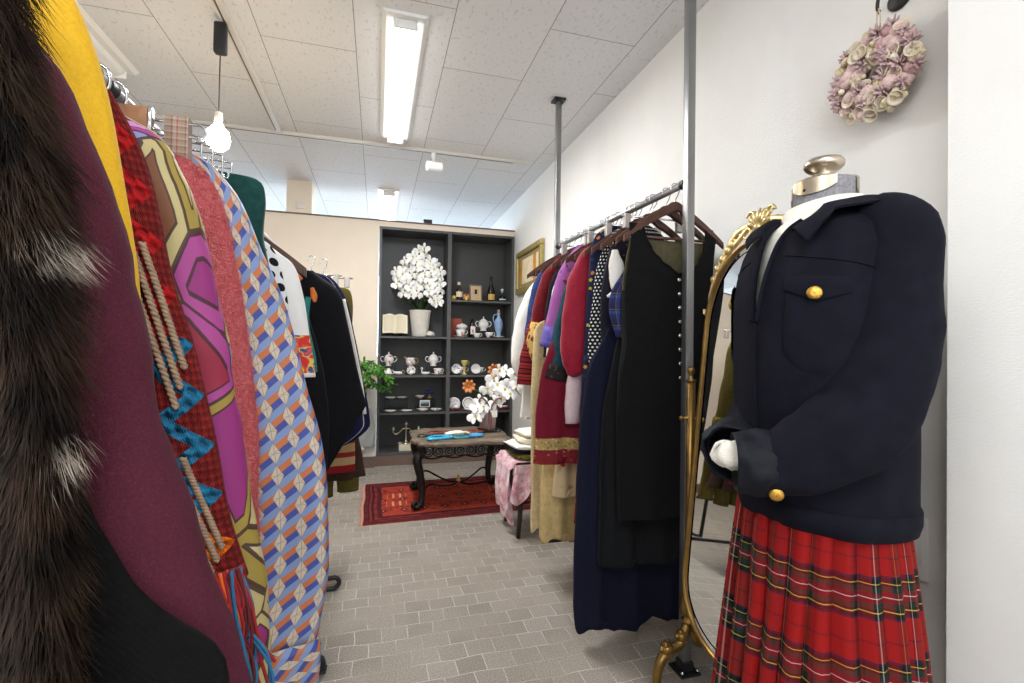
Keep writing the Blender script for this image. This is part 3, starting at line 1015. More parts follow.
# --- narrow bay, bottom: green plant
t = thing('potted_plant', 'dark green leafy plant in the bottom of the cabinet behind the table', 'plant', (1.13, 4.83, .1226))
MB().lathe([(.001, .003), (.05, 0), (.065, .10), (.068, .105), (.06, .105), (.001, .09)], (1.13, 4.83, .1226), 22).build('pot', plain('dark_pot', rgb(50, 46, 42), .6), t)
for k in range(16):
    a = k * 2.4
    r = .07 + .09 * (k % 3) / 2
    strap_leaf(MB(), (1.13, 4.83, .215), (1.13 + r * math.cos(a), 4.80 + .5 * r * math.sin(a), .235 + .12 * ((k * 7) % 5) / 4), .024, .04).build('leaf', plain('green_leaf', rgb(44, 84, 34), .45, var=.2) if k == 0 else bpy.data.materials['green_leaf'], t)
# ------------------------------------------------------------------ rug
R = Mat('turkmen_rug', .95, 0, .1)
ru, rv, _ = R.xyz('UV')           # metres from the rug's centre
au, av = ru.abs(), rv.abs()
HX, HY = .63, .455
edge = ((HX - au)).min((HY - av))
wv = R.noise(220, 2)
base = R.ramp(R.noise(5, 3) * .5 + R.noise(60, 2) * .5, [(.3, rgb(138, 46, 36)), (.7, rgb(178, 72, 52))])
band = R.ramp(edge * 6.0, [(0, rgb(74, 28, 30)), (.06, rgb(96, 38, 38)), (.18, rgb(70, 26, 32)), (.24, rgb(118, 48, 46)), (.33, rgb(62, 24, 32)), (.42, rgb(122, 46, 42)), (.55, rgb(78, 30, 34)), (.66, rgb(66, 26, 34)), (.72, rgb(128, 54, 46))], True)
sq = ((ru * 48).sin() * (rv * 48).sin()).gt(.35)
band = R.mix(sq * .35, band, rgb(40, 22, 34))
field = edge.gt(.128)
# rows of small guls and pale tree motifs in the field
row = ((rv + .115) / .23)
rowd = ((row.fract() - .5).abs()) * .23
gul = ((ru * 7).fract() - .5).abs() * (1 / 7.0)
dot = (gul + rowd).lt(.034) * (gul + rowd).gt(.014)
dot2 = (gul + rowd).lt(.010)
tiny = ((ru * 34 + rv * 9).sin() * (rv * 52).sin()).gt(.72)
base = R.mix(tiny * .55, base, rgb(84, 32, 36))
beads = ((ru * 26).fract() - .5).abs().lt(.22) * ((av - .175).abs()).lt(.012)
tree = ((ru * 20).fract() - .5).abs().lt(.16) * (au - .40).abs().lt(.07) * (((av - .09).abs()).lt(.05))
c = R.mix(dot * .8, base, rgb(52, 26, 38))
c = R.mix(dot2 * .8, c, rgb(206, 160, 120))
c = R.mix(beads * .75, c, rgb(66, 30, 42))
c = R.mix(tree * .75, c, rgb(214, 162, 122))
R.color(R.mix(field, band, c))
R.bump(wv + (rv * 900).sin() * .4, .5, .003)
t = thing('oriental_rug', 'red and maroon oriental rug lying under the iron table', 'rug', (.555, 3.635, 0))
P, U = [], []
for i in range(41):
    row_, ur = [], []
    for j in range(31):
        u, v = -HX + 2 * HX * i / 40, -HY + 2 * HY * j / 30
        row_.append((.555 + u + .004 * math.sin(v * 14), 3.635 + v + .10 * u * .35, .0065 + .001 * mnoise.noise(Vector((u * 5, v * 5, 0)))))
        ur.append((u, v))
    P.append(row_)
    U.append(ur)
Q = [[(p[0], p[1], .0008) for p in r] for r in P]
mb = MB().grid(P, UV=U).grid(Q, flip=True)
for a, b in (([r[0] for r in P], [r[0] for r in Q]), ([r[-1] for r in P], [r[-1] for r in Q]), (P[0], Q[0]), (P[-1], Q[-1])):
    mb.grid([a, b])
mb.build('pile', R.m, t)
m_fr = plain('rug_fringe_pink', rgb(196, 140, 122), .9, var=.15, vs=60)
for e in (0, 40):
    sgn = -1 if e == 0 else 1
    mb = MB()
    for j in range(0, 30):
        for s in range(3):
            f = j + s / 3
            a = Vector(P[e][j]).lerp(Vector(P[e][j + 1]), s / 3)
            b = a + Vector((sgn * .022, rnd.uniform(-.006, .006), -.003))
            mb.tube([(a.x - sgn * .004, a.y, .005), (b.x, b.y, .0035)], .0028, 5)
    mb.build('fringe', m_fr, t)

# ------------------------------------------------------------------ wrought iron table with a carved wooden top
m_iron = plain('wrought_iron', rgb(34, 30, 28), .42, .55, var=.25, vs=30, bump=.25, bs=70)
W = Mat('rustic_wood', .6, 0, .3)
wx, wy, wz = W.xyz('Object')
gr = W.noise(1.0, 4, vec=W.vec(wx * 6, wy * 60, wz * 60))
W.color(W.ramp(gr * .7 + W.noise(9, 3) * .3, [(.3, rgb(58, 50, 42)), (.5, rgb(110, 96, 80)), (.7, rgb(152, 136, 118))]))
W.bump(gr + W.noise(18, 4), .6, .006)
TZ = .490
t = thing('iron_table', 'low table with carved wooden top on scrolled black iron legs, standing on the rug', 'table', (.60, 3.55, 0))


def outline(k, inset=0.0):
    a = 2 * PI * k / 160
    c, s = math.cos(a), math.sin(a)
    x = .352 * math.copysign(abs(c) ** .45, c)
    y = .315 * math.copysign(abs(s) ** .45, s)
    wob = .010 * math.sin(10 * a) + .006 * math.sin(23 * a + 1)
    return (x * (1 - inset) + c * wob, y * (1 - inset) + s * wob)


P = []
for (ins, z) in ((.10, -.034), (.02, -.030), (-.01, -.018), (.0, -.004), (.03, .001), (.10, -.002), (.14, .0), (.6, .0), (.99, .0)):
    P.append([(.60 + outline(k, ins)[0], 3.53 + outline(k, ins)[1], TZ + z + .003 * mnoise.noise(Vector((k * .3, z * 60, 1)))) for k in range(160)])
mb = MB().grid(P, cv=True, flip=True)
mb.f.append(list(range(160)))
mb.uv.append(None)
mb.build('table_top', W.m, t)
m_ironhi = m_iron
for (fx_, fy_, sx, sy) in ((.290, 3.335, -1, -1), (.93, 3.345, 1, -1), (.31, 3.83, -1, 1), (.915, 3.83, 1, 1)):
    tx, ty = fx_ - sx * .01, fy_ - sy * .02
    pts = [(tx + sx * .01, ty, TZ - .036), (tx - sx * .015, ty, TZ - .075), (tx + sx * .022, ty + sy * .012, TZ - .125), (tx + sx * .012, ty + sy * .012, TZ - .19), (tx - sx * .012, ty, TZ - .30), (tx - sx * .014, ty, .10), (tx - sx * .006, ty + sy * .004, .05), (tx + sx * .026, ty + sy * .012, .030), (tx + sx * .046, ty + sy * .018, .045), (tx + sx * .036, ty + sy * .016, .062), (tx + sx * .022, ty + sy * .012, .052)]
    rd = [(.022, .026), (.026, .030), (.034, .034), (.030, .032), (.025, .028), (.022, .026), (.024, .028), (.020, .024), (.017, .022), (.013, .018), (.008, .012)]
    MB().tube(pts, rd, 10, 5, exp=.7, wr=.002, wf=40).build('leg', m_iron, t)
# crossed stretchers meeting under a finial
for (fx_, fy_) in ((.305, 3.335), (.905, 3.345), (.325, 3.83), (.895, 3.83)):
    cx, cy = .61, 3.59
    pts = [(fx_, fy_, .135), (fx_ + (cx - fx_) * .22, fy_ + (cy - fy_) * .22, .165), (fx_ + (cx - fx_) * .5, fy_ + (cy - fy_) * .5, .135), (fx_ + (cx - fx_) * .8, fy_ + (cy - fy_) * .8, .110), (cx, cy, .125)]
    MB().tube(pts, .0075, 8, 6).build('stretcher', m_iron, t)
MB().lathe([(.001, -.012), (.016, -.008), (.020, .0), (.014, .012), (.008, .02), (.012, .032), (.006, .044), (.001, .05)], (.61, 3.59, .125), 14).build('finial', m_brass, t)


def apron(p0, p1, n):
    mb = MB()
    a, b = Vector(p0), Vector(p1)
    d = (b - a)
    L = d.length
    d.normalize()
    up_ = Vector((0, 0, 1))
    mb.tube([a, b], .007, 8)
    for i in range(n):
        s0 = L * i / n
        w = L / n
        c = a + d * (s0 + w / 2)
        for sg in (-1, 1):
            pts = []
            for k in range(22):
                th_ = k / 21 * 3.6 * PI
                r = w * .25 * (1 - k / 21 * .78)
                pts.append(c + d * (sg * (w * .25 - r * math.cos(th_) * 1.0)) + up_ * (-.036 - r * math.sin(th_) * .95))
            mb.tube([a + d * (s0 + w / 2 + sg * .004), c + d * (sg * .004) + up_ * -.012, *pts], .0048, 6)
        mb.ball(c + up_ * -.040, (.008, .006, .016), 8, 6)
    pts = [a + d * (L * k / 40) + up_ * (-.066 - .016 * abs(math.sin(k / 40 * PI * n))) for k in range(41)]
    mb.tube(pts, .0062, 7)
    return mb


for p0, p1, n in (((.31, 3.325, TZ - .045), (.915, 3.335, TZ - .045), 4), ((.33, 3.84, TZ - .045), (.90, 3.84, TZ - .045), 4), ((.30, 3.35, TZ - .045), (.32, 3.82, TZ - .045), 3), ((.92, 3.36, TZ - .045), (.905, 3.82, TZ - .045), 3)):
    apron(p0, p1, n).build('scroll_frieze', m_iron, t)

# --- things on the table
zt = TZ + .0025
m_turq = plain('turquoise_beads', rgb(58, 168, 206), .35, var=.15, vs=90)


def beads(name, label, cx, cy, rx, ry, rb, mat, turns=1, rot=0, cat='necklace', amp=.12):
    mb = MB()
    pts = []
    N = int(2 * PI * (rx + ry) / 2 * turns / (rb * 1.7))
    for k in range(N):
        a = 2 * PI * k * turns / N
        q = 1 - .18 * (k / N) * (turns > 1) + amp * math.sin(3 * a + turns)
        x, y = rx * q * math.cos(a), ry * q * math.sin(a)
        pts.append((cx + x * math.cos(rot) - y * math.sin(rot), cy + x * math.sin(rot) + y * math.cos(rot), zt + rb + rb * .9 * (k / N) * (turns > 1)))
    mb.tube(pts, [rb * (1.0 if k % 2 else .62) for k in range(N)], 8, closed=True)
    return tag(mb.build(name, mat), label, cat)


beads('bead_necklace', 'turquoise bead necklace coiled on the table top, the larger one', .43, 3.36, .095, .050, .0085, m_turq, 3, .25)
beads('bead_necklace', 'turquoise and green bead necklace lying open beside the larger turquoise one', .585, 3.37, .060, .050, .0065, plain('sea_green_beads', rgb(60, 140, 150), .35, var=.2, vs=90), 2, -.4)
beads('bead_bracelet', 'heap of bright blue beads beside the vase on the table', .700, 3.38, .050, .026, .010, plain('bright_blue_beads', rgb(64, 160, 214), .35, var=.1, vs=80), 3, .1, 'bracelet')
beads('bead_necklace', 'reddish brown bead necklace at the back of the table top', .47, 3.55, .12, .045, .009, plain('red_brown_beads', rgb(116, 54, 42), .4, var=.2, vs=80), 2, .1)
beads('bead_necklace', 'dark red coral necklace beside the vase on the table', .715, 3.52, .06, .04, .009, plain('coral_beads', rgb(140, 58, 44), .4, var=.2, vs=80), 2, .1)
beads('chain_necklace', 'grey metal chain necklace near the edge of the table', .34, 3.47, .06, .035, .007, plain('grey_chain', rgb(84, 84, 76), .4, .7), 2, .3)
t = thing('lace_glove', 'folded white lace cloth between the beads on the table', 'cloth', (.56, 3.48, zt))
MB().tube([(.49, 3.46, zt + .012), (.53, 3.475, zt + .016), (.58, 3.49, zt + .018), (.625, 3.50, zt + .012)], [(.022, .014), (.030, .014), (.032, .017), (.022, .012)], 14, 5, hint=(0, 0, 1), wr=.006, wf=40).build('fold', plain('white_lace', rgb(234, 230, 222), .9, var=.06), t)
MB().tube([(.60, 3.50, zt + .014), (.64, 3.48, zt + .020), (.665, 3.45, zt + .012)], [(.010, .008), (.012, .008), (.006, .005)], 10, 4, hint=(0, 0, 1), wr=.003, wf=50).build('cuff', plain('grey_lace', rgb(206, 204, 194), .9, var=.06), t)

# vase with orchids and lilies
o = MB().box(.755, .925, 3.53, 3.66, zt, zt + .018, .003).build('acrylic_block', m_glass, smooth=False)
tag(o, 'clear acrylic block under the pink glass vase', 'display stand')
vz = zt + .0185
vx, vy = .835, 3.60
t = thing('flower_vase', 'pink glass vase of white orchids and orange lilies on the iron table', 'vase of flowers', (vx, vy, vz))
m_pinkglass = Mat('pink_frosted_glass', .35, 0, .5)
m_pinkglass.color(rgb(208, 178, 176))
m_pinkglass.p.inputs['Transmission Weight'].default_value = .45
MB().lathe([(.001, .004), (.052, 0), (.060, .008), (.066, .10), (.070, .16), (.067, .16), (.062, .10), (.054, .015), (.001, .012)], (vx, vy, vz), 28).build('vase', m_pinkglass.m, t)
MB().box(vx - .0, vx + .055, vy - .080, vy - .0785, vz + .10, vz + .155).build('paper_tag', plain('tag_paper', rgb(238, 234, 222), .7), t, smooth=False)
m_rib = fabric('mauve_ribbon', rgb(122, 86, 84), .1)
for sx, zz in ((-1, .25), (1, .245)):
    MB().tube([(vx, vy - .07, vz + .16), (vx + sx * .035, vy - .085, vz + .225), (vx + sx * .07, vy - .075, vz + zz), (vx + sx * .085, vy - .06, vz + .215), (vx + sx * .03, vy - .065, vz + .17)], [(.006, .014), (.006, .022), (.006, .024), (.005, .020), (.004, .012)], 8, 5).build('ribbon', m_rib, t)
MB().tube([(vx, vy - .074, vz + .16), (vx, vy - .082, vz + .08), (vx - .01, vy - .08, vz + .0)], [(.010, .004), (.016, .004), (.014, .003)], 8, 4).build('ribbon_tail', m_rib, t)
for pts in (((0, 0, .1), (.02, 0, .28), (.06, -.02, .42), (.14, -.05, .47), (.22, -.08, .40)), ((0, 0, .1), (.03, 0, .22), (.09, -.03, .34), (.18, -.06, .33), (.24, -.08, .26)), ((0, 0, .1), (-.03, 0, .24), (-.06, -.03, .22), (-.09, -.06, .12)), ((0, 0, .1), (-.04, 0, .25), (-.10, -.01, .30), (-.155, -.03, .33)), ((0, 0, .1), (.0, .01, .25), (.02, .01, .38), (.035, .0, .43))):
    MB().tube([(vx + a, vy + b, vz + c) for a, b, c in pts], .0035, 6, 5).build('stem', m_stem, t)
fl = [(.075, -.05, .455), (.03, -.04, .40), (.125, -.07, .445), (.165, -.08, .375), (.205, -.09, .345), (.06, -.05, .345), (.115, -.07, .31), (.155, -.08, .275), (.085, -.08, .245), (.03, -.05, .30), (-.02, -.05, .315), (.045, -.07, .21), (-.08, -.07, .225), (-.10, -.08, .175), (-.085, -.08, .135), (-.055, -.09, .18), (-.115, -.09, .11)]
flowers_on(t, [(vx + a, vy + b, vz + c, rnd.uniform(-.4, .4), rnd.uniform(-.3, .3)) for a, b, c in fl], .064, first=None)
m_lily = plain('orange_lily', rgb(206, 132, 76), .5, var=.25, vs=30)
for (a, b, c) in ((.035, -.02, .455), (-.165, -.04, .335)):
    mb = MB()
    C = Vector((vx + a, vy + b, vz + c))
    for k in range(8):
        an = k / 8 * 2 * PI + .3
        d = Vector((math.cos(an), -.55, math.sin(an)))
        mb.tube([C, C + d * .020, C + d * .040 + Vector((0, -.008, 0)), C + d * .054 + Vector((0, .008, 0))], [(.005, .003), (.013, .003), (.013, .003), (.003, .001)], 8, 4, hint=(0, 1, 0))
    mb.ball(C + Vector((0, -.01, 0)), .012, 10, 6)
    mb.build('lily', m_lily, t)

# ------------------------------------------------------------------ stool with pink silk and folded clothes
m_dwood = plain('dark_stool_wood', rgb(46, 36, 30), .5, var=.2, vs=14)
t = thing('wooden_stool', 'dark wooden stool under the pink silk cloth beside the clothes rack', 'stool', (1.0, 2.88, 0))
MB().box(.835, 1.165, 2.735, 3.035, .42, .452, .006, 2).build('seat', m_dwood, t, smooth=False)
for (x, y, sx, sy) in ((.85, 2.75, -1, -1), (1.15, 2.75, 1, -1), (.85, 3.02, -1, 1), (1.15, 3.02, 1, 1)):
    MB().tube([(x - sx * .01, y - sy * .01, .4195), (x, y, .2), (x + sx * .018, y + sy * .012, .0)], [(.017, .017), (.015, .015), (.012, .012)], 10, exp=.6).build('leg', m_dwood, t)
for a, b in (((.848, 2.752, .16), (.848, 3.018, .16)), ((1.152, 2.752, .16), (1.152, 3.018, .16)), ((.85, 2.885, .16), (1.15, 2.885, .16))):
    MB().tube([a, b], .008, 8).build('stretcher', m_dwood, t)

Pk = Mat('pink_silk', .45, 0, .4)
n1 = Pk.noise(13, 4, rough=.6)
Pk.color(Pk.ramp(n1, [(.36, rgb(232, 208, 210)), (.48, rgb(222, 184, 190)), (.58, rgb(196, 128, 140)), (.66, rgb(226, 196, 200))]))
Pk.bump(Pk.noise(40, 3), .25)
Pk.p.inputs['Sheen Weight'].default_value = .3
t = thing('silk_cloth', 'pink mottled silk cloth draped over the dark stool', 'cloth', (1.0, 2.88, .453))
P = []
NI, NJ = 46, 44
for i in range(NI):
    s = i / (NI - 1)                       # along x from the stool's middle out over its aisle edge
    row_ = []
    for j in range(NJ):
        r = j / (NJ - 1)
        y = 2.70 + r * .36
        tip = .14 + .13 * max(0, math.sin(r * PI * 1.1 + .1)) + .06 * math.sin(r * 9)
        L = .20 + s * 0
        dist = s * (.28 + tip + .05)
        fold = .022 * math.sin(r * 17 + 1) + .012 * math.sin(r * 31)
        if dist < .20:
            x, z = 1.02 - dist, .459 + .003 * math.sin(r * 17)
        elif dist < .26:
            a = (dist - .20) / .06 * PI / 2
            x, z = .82 - .03 * math.sin(a), .459 - .03 * (1 - math.cos(a))
        else:
            d = dist - .26
            x, z = .79 - .02 - fold * min(1, d * 6) - d * .08 + .03 * (d / .3) ** 2, .429 - d
        row_.append((x, y + .02 * math.sin(dist * 9) + .03 * max(0, dist - .3), z))
    P.append(row_)
Q = [[(p[0] + .003, p[1], p[2] - .003) for p in r] for r in P]
mb = MB().grid(P).grid(Q, flip=True)
for a, b in ((P[0], Q[0]), (P[-1], Q[-1]), ([r[0] for r in P], [r[0] for r in Q]), ([r[-1] for r in P], [r[-1] for r in Q])):
    mb.grid([a, b])
mb.build('drape', Pk.m, t)
P = []
for i in range(30):                         # the corner that hangs towards the viewer
    s = i / 29
    row_ = []
    for j in range(30):
        r = j / 29
        x = .80 + r * .30
        L = .20 * (1 - .4 * r) + .05 * math.sin(r * 8)
        fold = .014 * math.sin(r * 19 + .5) * min(1, s * 3)
        row_.append((x - .04 * s, 2.716 - .010 - fold - .02 * s, .445 - L * s))
    P.append(row_)
Q = [[(p[0], p[1] + .003, p[2]) for p in r] for r in P]
mb = MB().grid(P).grid(Q, flip=True)
for a, b in ((P[0], Q[0]), (P[-1], Q[-1]), ([r[0] for r in P], [r[0] for r in Q]), ([r[-1] for r in P], [r[-1] for r in Q])):
    mb.grid([a, b])
mb.build('hanging_corner', Pk.m, t)


def folded(name, label, cx, cy, z, hx, hy, h, mat, seed, rot=0.0):
    """A folded garment: rounded slab with a folded front edge and a slack top."""
    P = []
    n = 64
    for (ins, zz) in ((.25, 0), (.03, .04), (-.01, .25), (.0, .5), (-.01, .75), (.04, .95), (.2, 1.0), (.6, .98), (.97, 1.0)):
        row_ = []
        for k in range(n):
            a = 2 * PI * k / n
            c, s = math.cos(a), math.sin(a)
            x = hx * (1 - ins) * math.copysign(abs(c) ** .5, c)
            y = hy * (1 - ins) * math.copysign(abs(s) ** .5, s)
            dz = .010 * mnoise.noise(Vector((x * 9 + seed, y * 9, zz * 2))) * zz
            dr = 1 + .05 * mnoise.noise(Vector((c * 2, s * 2 + seed, zz * 4)))
            x, y = x * dr, y * dr
            row_.append((cx + x * math.cos(rot) - y * math.sin(rot), cy + x * math.sin(rot) + y * math.cos(rot), z + h * zz + dz))
        P.append(row_)
    t = thing(name, label, 'folded garment', (cx, cy, z), 'folded garments on the stool')
    mb = MB().grid(P, cv=True, flip=True)
    mb.f.append(list(range(n)))
    mb.uv.append(None)
    mb.build('folds', mat, t)
    zc = z + h * .5
    MB().tube([(cx - hx * .98 * math.cos(rot) + hy * .8 * math.sin(rot), cy - hx * .98 * math.sin(rot) - hy * .8 * math.cos(rot), zc), (cx - hx * 1.0 * math.cos(rot), cy - hx * math.sin(rot), zc + .003), (cx - hx * .98 * math.cos(rot) - hy * .8 * math.sin(rot), cy - hx * .98 * math.sin(rot) + hy * .8 * math.cos(rot), zc)], [(h * .22, h * .22)] * 3, 8, 6, wr=.002, wf=30).build('folded_edge', mat, t)


folded('folded_sweater', 'folded olive sweater lowest in the pile on the pink silk', .99, 2.86, .464, .17, .14, .034, fabric('olive_knit', rgb(96, 84, 38), .2), 1, .1)
folded('folded_sweater', 'folded black sweater second from below in the pile on the stool', .985, 2.87, .499, .175, .145, .026, fabric('black_knit', rgb(24, 24, 28), .2), 4, -.05)
folded('folded_shirt', 'folded white shirt in the middle of the pile on the stool', .985, 2.87, .526, .18, .14, .024, fabric('white_cotton', rgb(236, 232, 224), .03), 7, .12)
folded('folded_sweater', 'folded cream knit below the topmost white one on the stool', 1.01, 2.87, .552, .155, .13, .036, fabric('cream_knit', rgb(232, 222, 200), .05, bump=.5), 9, -.1)
folded('folded_sweater', 'topmost folded white knit in the pile on the stool', 1.02, 2.87, .590, .145, .12, .034, fabric('ivory_knit', rgb(240, 234, 220), .04, bump=.5), 12, .1)

# ------------------------------------------------------------------ by the partition: leafy plant, board, plastic bag
t = thing('potted_ficus', 'green leafy plant beside the cabinet, half hidden by the black coat', 'plant', (-.22, 4.42, 0))
MB().lathe([(.001, .004), (.09, 0), (.12, .22), (.125, .23), (.11, .23), (.001, .20)], (-.22, 4.42, 0), 28).build('pot', plain('ficus_pot', rgb(190, 184, 174), .6), t)
mbs = MB()
mbl = MB()
tips = []
for k in range(9):
    a = -.6 + k * .35
    p1 = Vector((-.22 + .10 * math.cos(a), 4.42 + .10 * math.sin(a * 1.7), .72 + .05 * (k % 3)))
    p2 = p1 + Vector((.10 * math.cos(a) + .03, .07 * math.sin(a * 2), .22 - .05 * (k % 4)))
    p3 = p2 + Vector((.10 * math.cos(a) + .02, -.04, -.06 - .05 * (k % 3)))
    pts = [Vector((-.22, 4.42, .21)), Vector((-.22 + .02 * math.cos(a), 4.42, .45)), p1, p2, p3]
    sp, _ = smooth_path(pts, [(1, 1)] * 5, 8)
    mbs.tube(sp, .005, 6)
    tips.append(sp[14:])
for sp in tips:
    for i in range(0, len(sp), 1):
        for q in range(2):
            d = Vector((rnd.uniform(-1, 1), rnd.uniform(-1, .6), rnd.uniform(-.9, .5))).normalized()
            L = rnd.uniform(.045, .075)
            strap_leaf(mbl, sp[i], sp[i] + d * L, L * .27, .008, 4)
mbs.build('stems', m_stem, t)
lf = plain('ficus_leaf', rgb(78, 136, 50), .4, var=.4, vs=14)
mbl.build('foliage', lf, t)
t = thing('poster_board', 'white board leaning on the partition under the plant', 'board', (-.16, 4.66, .0))
MB().box(-.42, -.008, 4.655, 4.665, .10, .76, .001).build('sheet', plain('board_white', rgb(232, 230, 226), .6), t, smooth=False)
MB().box(-.42, -.008, 4.63, 4.667, .0, .0995).build('foot_block', plain('board_foot', rgb(112, 92, 82), .6), t, smooth=False)
t = thing('plastic_bag', 'grey translucent plastic bag hanging by the white board below the plant', 'bag', (-.10, 4.60, .20))
Pl = Mat('grey_plastic', .35, 0, .4)
Pl.color(rgb(186, 190, 190))
Pl.p.inputs['Transmission Weight'].default_value = .35
P = []
for i in range(20):
    s = i / 19
    ring = []
    for j in range(36):
        a = 2 * PI * j / 36
        hw_ = .045 + .045 * min(1, s * 2.2)
        ring.append((-.10 + hw_ * math.cos(a) + .006 * math.sin(7 * a + s * 8), 4.60 + .016 * math.sin(a) * min(1, s * 3 + .2) + .004 * math.sin(5 * a + 9 * s), .56 - .36 * s))
    P.append(ring)
mb = MB().grid(P, cv=True)
mb.f.append([19 * 36 + j for j in range(36)])
mb.uv.append(None)
mb.build('body', Pl.m, t)
MB().tube([(-.13, 4.60, .555), (-.12, 4.60, .62), (-.10, 4.605, .65), (-.08, 4.60, .62), (-.07, 4.60, .555)], .004, 6, 5).build('handle', Pl.m, t)

# framed picture on the long wall
t = thing('framed_picture', 'gilt framed picture hanging on the white wall above the clothes rack', 'picture', (RX, 4.13, 1.92))
m_gfr = plain('pale_gilt', rgb(172, 154, 96), .4, .5, var=.12, vs=30)
z0, z1, y0, y1 = 1.66, 2.07, 3.755, 4.505
for a in ((y0, y1, z0, z0 + .05), (y0, y1, z1 - .05, z1), (y0, y0 + .05, z0 + .05, z1 - .05), (y1 - .05, y1, z0 + .05, z1 - .05)):
    MB().box(RX - .040, RX - .002, a[0], a[1], a[2], a[3], .008, 2).build('frame_moulding', m_gfr, t, smooth=False)
MB().box(RX - .016, RX - .006, y0 + .05, y1 - .05, z0 + .05, z1 - .05).build('mat_board', plain('tan_matting', rgb(150, 134, 96), .7), t, smooth=False)
pic = Mat('pale_print', .6)
_, ay, az = pic.xyz('Object')
stripe = (ay - .24).abs().lt(.030) + (ay + .16).abs().lt(.040)
pic.color(pic.mix(stripe.min(1.0), pic.ramp(pic.noise(9, 3), [(.3, rgb(226, 206, 164)), (.7, rgb(238, 226, 196))]), pic.ramp(pic.noise(20, 2), [(.3, rgb(190, 110, 40)), (.7, rgb(226, 160, 60))])))
MB().box(RX - .019, RX - .0165, y0 + .11, y1 - .11, z0 + .09, z1 - .09).build('print', pic.m, t, smooth=False)
o = MB().box(.415, .50, 4.69, 4.74, PT + .0135, PT + .055, .004).build('router_box', m_black_plastic, smooth=False)
tag(o, 'small black box lying on the brown trim above the cabinet', 'box')
# ------------------------------------------------------------------ cloth patterns
def m_tumbling(name, a=.031, b=.045, rot=False):
    """Cream rhombs in staggered columns, with pale blue wedges and slanting orange and blue bars."""
    M = Mat(name, .55, 0, .3)
    u, v, _ = M.xyz('UV')
    if rot:
        u, v = v * 1.0, u * 1.0
    p = u / a
    k = p.floor()
    q = v / b + k * .38
    fx, fy = p.fract(), q.fract()
    dx, dy = (fx - .30).abs(), (fy - .5).abs()
    dia = dx * (1 / .31) + dy * 2.0
    w = (fy - fx * .62 + 2.0).fract()
    col = M.mix(w.gt(.02) * w.lt(.33), rgb(120, 144, 188), rgb(56, 72, 150))
    col = M.mix(w.gt(.33) * w.lt(.66), col, rgb(190, 108, 60))
    col = M.mix(dia.lt(1.0), col, rgb(200, 186, 164))
    line = (dia - 1.0).abs().lt(.06).max((w - .33).abs().lt(.018)).max(dx.lt(.018) * dia.lt(1.0)).max(dy.lt(.012) * dia.lt(1.0))
    col = M.mix(line * .55, col, rgb(96, 84, 96))
    col = M.mix(M.noise(40, 2) * .18, col, rgb(120, 110, 112))
    M.color(col)
    M.bump(M.noise(16, 3), .15, .004)
    return M.m


def m_mod(name):
    """Sixties print: outlined magenta, khaki, lilac and brown facets with khaki borders."""
    M = Mat(name, .6, 0, .3)
    u, v, _ = M.xyz('UV')
    su = u * 1.0 + (v * 9.0).sin() * .030 + (u * 21 + 1.0).sin() * .008
    sv = v * .62 + (u * 13.0).sin() * .028 + (v * 17.0).sin() * .010
    vec = M.vec(su * 13.5 + sv * 4.0, sv * 12.5, 2.61)
    vd = M.node('ShaderNodeTexVoronoi', feature='DISTANCE_TO_EDGE', Scale=1.0, Randomness=.9)
    vc = M.node('ShaderNodeTexVoronoi', feature='F1', Scale=1.0, Randomness=.9)
    M.link(vec, vd.inputs['Vector'])
    M.link(vec, vc.inputs['Vector'])
    e = S(M.t, vd.outputs['Distance'])
    sep = M.node('ShaderNodeSeparateColor')
    M.link(vc.outputs['Color'], sep.inputs[0])
    cr, cg = S(M.t, sep.outputs[0]), S(M.t, sep.outputs[1])
    pal = [(0, rgb(138, 46, 110)), (.18, rgb(168, 150, 94)), (.40, rgb(132, 40, 102)), (.54, rgb(188, 174, 136)), (.66, rgb(116, 124, 172)), (.76, rgb(140, 40, 62)), (.84, rgb(110, 68, 40)), (.91, rgb(196, 130, 190))]
    pal2 = [(0, rgb(180, 166, 116)), (.4, rgb(150, 130, 62)), (.6, rgb(156, 66, 130)), (.8, rgb(128, 134, 180))]
    col = M.mix(e.lt(.13), M.ramp(cr, pal, True), M.ramp(cg, pal2, True))
    line = e.lt(.020).max((e - .13).abs().lt(.012))
    col = M.mix(line * .92, col, rgb(58, 34, 34))
    M.color(col)
    M.bump(M.noise(14, 3), .15, .004)
    return M.m


def m_knit(name):
    """Deep red knit with zigzag bobble rows: red above, teal blue in the middle, orange below."""
    M = Mat(name, .95, 0, .1)
    u, v, _ = M.xyz('UV')
    ribs = ((u * 900).sin() * .5 + ((v * 620) + (u * 450).tri() * 2.0).sin() * .5)
    per = .080
    tz = u / per + .5 + .40 + ((v / .062).tri() - .5) * .44
    band = ((tz.fract() - .5).abs() * per)
    on = band.lt(.0115)
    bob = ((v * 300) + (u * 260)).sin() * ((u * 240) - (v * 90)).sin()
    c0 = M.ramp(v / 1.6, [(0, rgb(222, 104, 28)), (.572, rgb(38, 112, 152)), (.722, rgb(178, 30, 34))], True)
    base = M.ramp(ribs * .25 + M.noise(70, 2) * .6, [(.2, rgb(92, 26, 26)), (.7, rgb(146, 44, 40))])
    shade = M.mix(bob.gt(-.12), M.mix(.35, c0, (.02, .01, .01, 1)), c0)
    M.color(M.mix(on, base, shade))
    M.bump(ribs * .35 + on * (1.5 + bob * 1.2), .8, .006)
    return M.m


